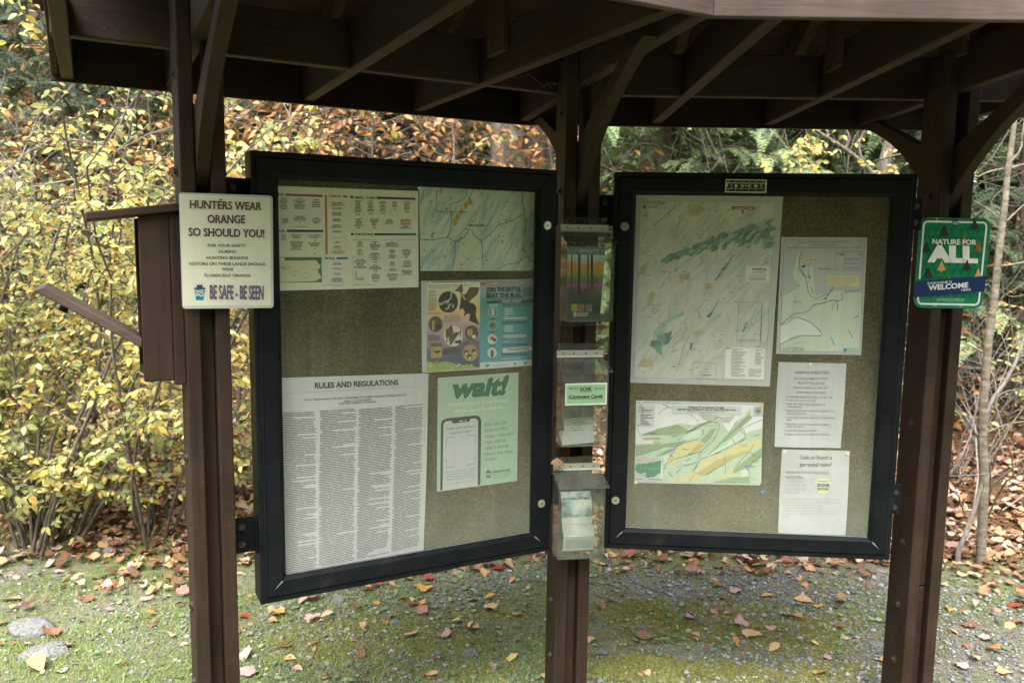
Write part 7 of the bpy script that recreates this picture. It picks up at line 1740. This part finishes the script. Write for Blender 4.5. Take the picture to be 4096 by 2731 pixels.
def fall(vx, vy, size, col, kind):
    p = on_ground(vx * 1.7415, vy * 1.7415); x, y = p[0], p[1]
    for _ in range(6):
        z = tz(x, y); p = on_ground(vx * 1.7415, vy * 1.7415, z); x, y = p[0], p[1]
    me = random.choice(FMESH[(kind, col)])
    M = Matrix.Translation((x, y, tz(x, y) + .006)) @ Matrix.Rotation(random.uniform(0, 6.28), 4, 'Z') @ Matrix.Rotation(random.gauss(0, .16), 4, 'X') @ Matrix.Rotation(random.gauss(0, .16), 4, 'Y') @ Matrix.Scale(size, 4)
    o = link_mesh('fallen_leaf', me, None, None, M)
    sh = 'lobed' if kind == 'maple' else 'oval'
    zx = 'left of the near post' if vx < 470 else 'below the rules sheet' if vx < 960 else 'left of the middle post' if vx < 1260 else 'right of the middle post' if vx < 1640 else 'below the facing case' if vx < 2040 else 'beyond the far post'
    zy = 'on the litter bank' if y > edge(x) - .08 else 'before the bank' if y > 3.3 else 'on open ground' if y > 2.75 else 'near the bottom edge'
    sz = 'small ' if size < .05 else 'broad ' if size > .075 else ''
    tag(o, '%s%s %s fallen leaf %s, %s' % (sz, sh, {'pink': 'pinkish'}.get(col, col), zy, zx), 'leaf', 'fallen leaves, %s %s' % (sh, col))
LV = [(30, 1380, .095, 'tan', 'ovate'), (120, 1460, .075, 'brown', 'maple'), (82, 1537, .105, 'tan', 'ovate'), (347, 1415, .05, 'orange', 'ovate'), (395, 1466, .05, 'tan', 'ovate'), (336, 1378, .06, 'pink', 'maple'), (150, 1490, .06, 'pink', 'maple'), (415, 1395, .05, 'brown', 'ovate'), (250, 1345, .07, 'red', 'maple'), (565, 1510, .07, 'pink', 'maple'), (572, 1548, .07, 'pink', 'maple'), (562, 1420, .06, 'red', 'maple'), (640, 1412, .06, 'orange', 'maple'), (662, 1515, .06, 'tan', 'ovate'), (718, 1424, .07, 'pink', 'maple'), (838, 1360, .07, 'orange', 'ovate'), (868, 1345, .05, 'red', 'maple'), (700, 1385, .06, 'pink', 'ovate'), (948, 1390, .06, 'red', 'maple'), (925, 1377, .06, 'orange', 'ovate'), (975, 1356, .07, 'orange', 'maple'), (972, 1390, .06, 'tan', 'ovate'), (985, 1330, .06, 'red', 'maple'), (1112, 1320, .06, 'tan', 'ovate'), (1145, 1308, .06, 'red', 'maple'), (1125, 1375, .05, 'orange', 'ovate'), (1085, 1447, .07, 'tan', 'maple'), (945, 1460, .06, 'pink', 'maple'), (1022, 1462, .06, 'pink', 'maple'), (830, 1507, .055, 'brown', 'maple'), (998, 1521, .045, 'orange', 'ovate'), (720, 1480, .045, 'orange', 'ovate'), (655, 1487, .05, 'brown', 'maple'), (905, 1420, .05, 'orange', 'ovate'),
      (1480, 1465, .075, 'brown', 'maple'), (1583, 1422, .06, 'pink', 'maple'), (1596, 1466, .06, 'tan', 'ovate'), (1725, 1460, .085, 'tan', 'maple'), (1690, 1473, .05, 'orange', 'ovate'), (1700, 1436, .065, 'pink', 'maple'), (1826, 1420, .08, 'tan', 'maple'), (1842, 1380, .085, 'tan', 'ovate'), (1760, 1370, .06, 'tan', 'ovate'), (1885, 1548, .065, 'tan', 'maple'), (1780, 1493, .06, 'tan', 'ovate'), (1878, 1395, .045, 'orange', 'maple'), (1672, 1410, .05, 'tan', 'ovate'), (1425, 1318, .07, 'tan', 'ovate'), (1382, 1395, .065, 'brown', 'ovate'), (1555, 1322, .05, 'tan', 'ovate'), (1640, 1340, .05, 'orange', 'ovate'), (1690, 1362, .055, 'pink', 'maple'), (1750, 1322, .07, 'tan', 'maple'), (1735, 1308, .07, 'tan', 'ovate'), (1930, 1445, .05, 'brown', 'ovate'), (2240, 1518, .06, 'tan', 'ovate'), (2205, 1532, .06, 'pink', 'maple'), (2282, 1500, .075, 'orange', 'ovate'), (2190, 1453, .055, 'tan', 'ovate'), (2305, 1545, .06, 'tan', 'maple'), (2265, 1470, .06, 'pink', 'maple'), (2230, 1440, .07, 'brown', 'maple'), (2320, 1440, .07, 'tan', 'ovate'), (2180, 1400, .06, 'orange', 'ovate'), (2335, 1395, .07, 'red', 'maple')]
random.seed(5)
for a in LV: fall(*a)
cols = ['tan'] * 7 + ['orange'] * 4 + ['pink'] * 3 + ['brown'] * 4 + ['red'] * 1 + ['yellow'] * 1
for k in range(125):
    fall(random.uniform(0, 2352), 1290 + 275 * random.random() ** 1.4, random.uniform(.022, .05), random.choice(cols), random.choice(('maple', 'ovate')))
for k in range(100):
    fall(random.uniform(0, 2352), random.uniform(1205, 1300), random.uniform(.035, .07), random.choice(cols), random.choice(('maple', 'maple', 'ovate')))
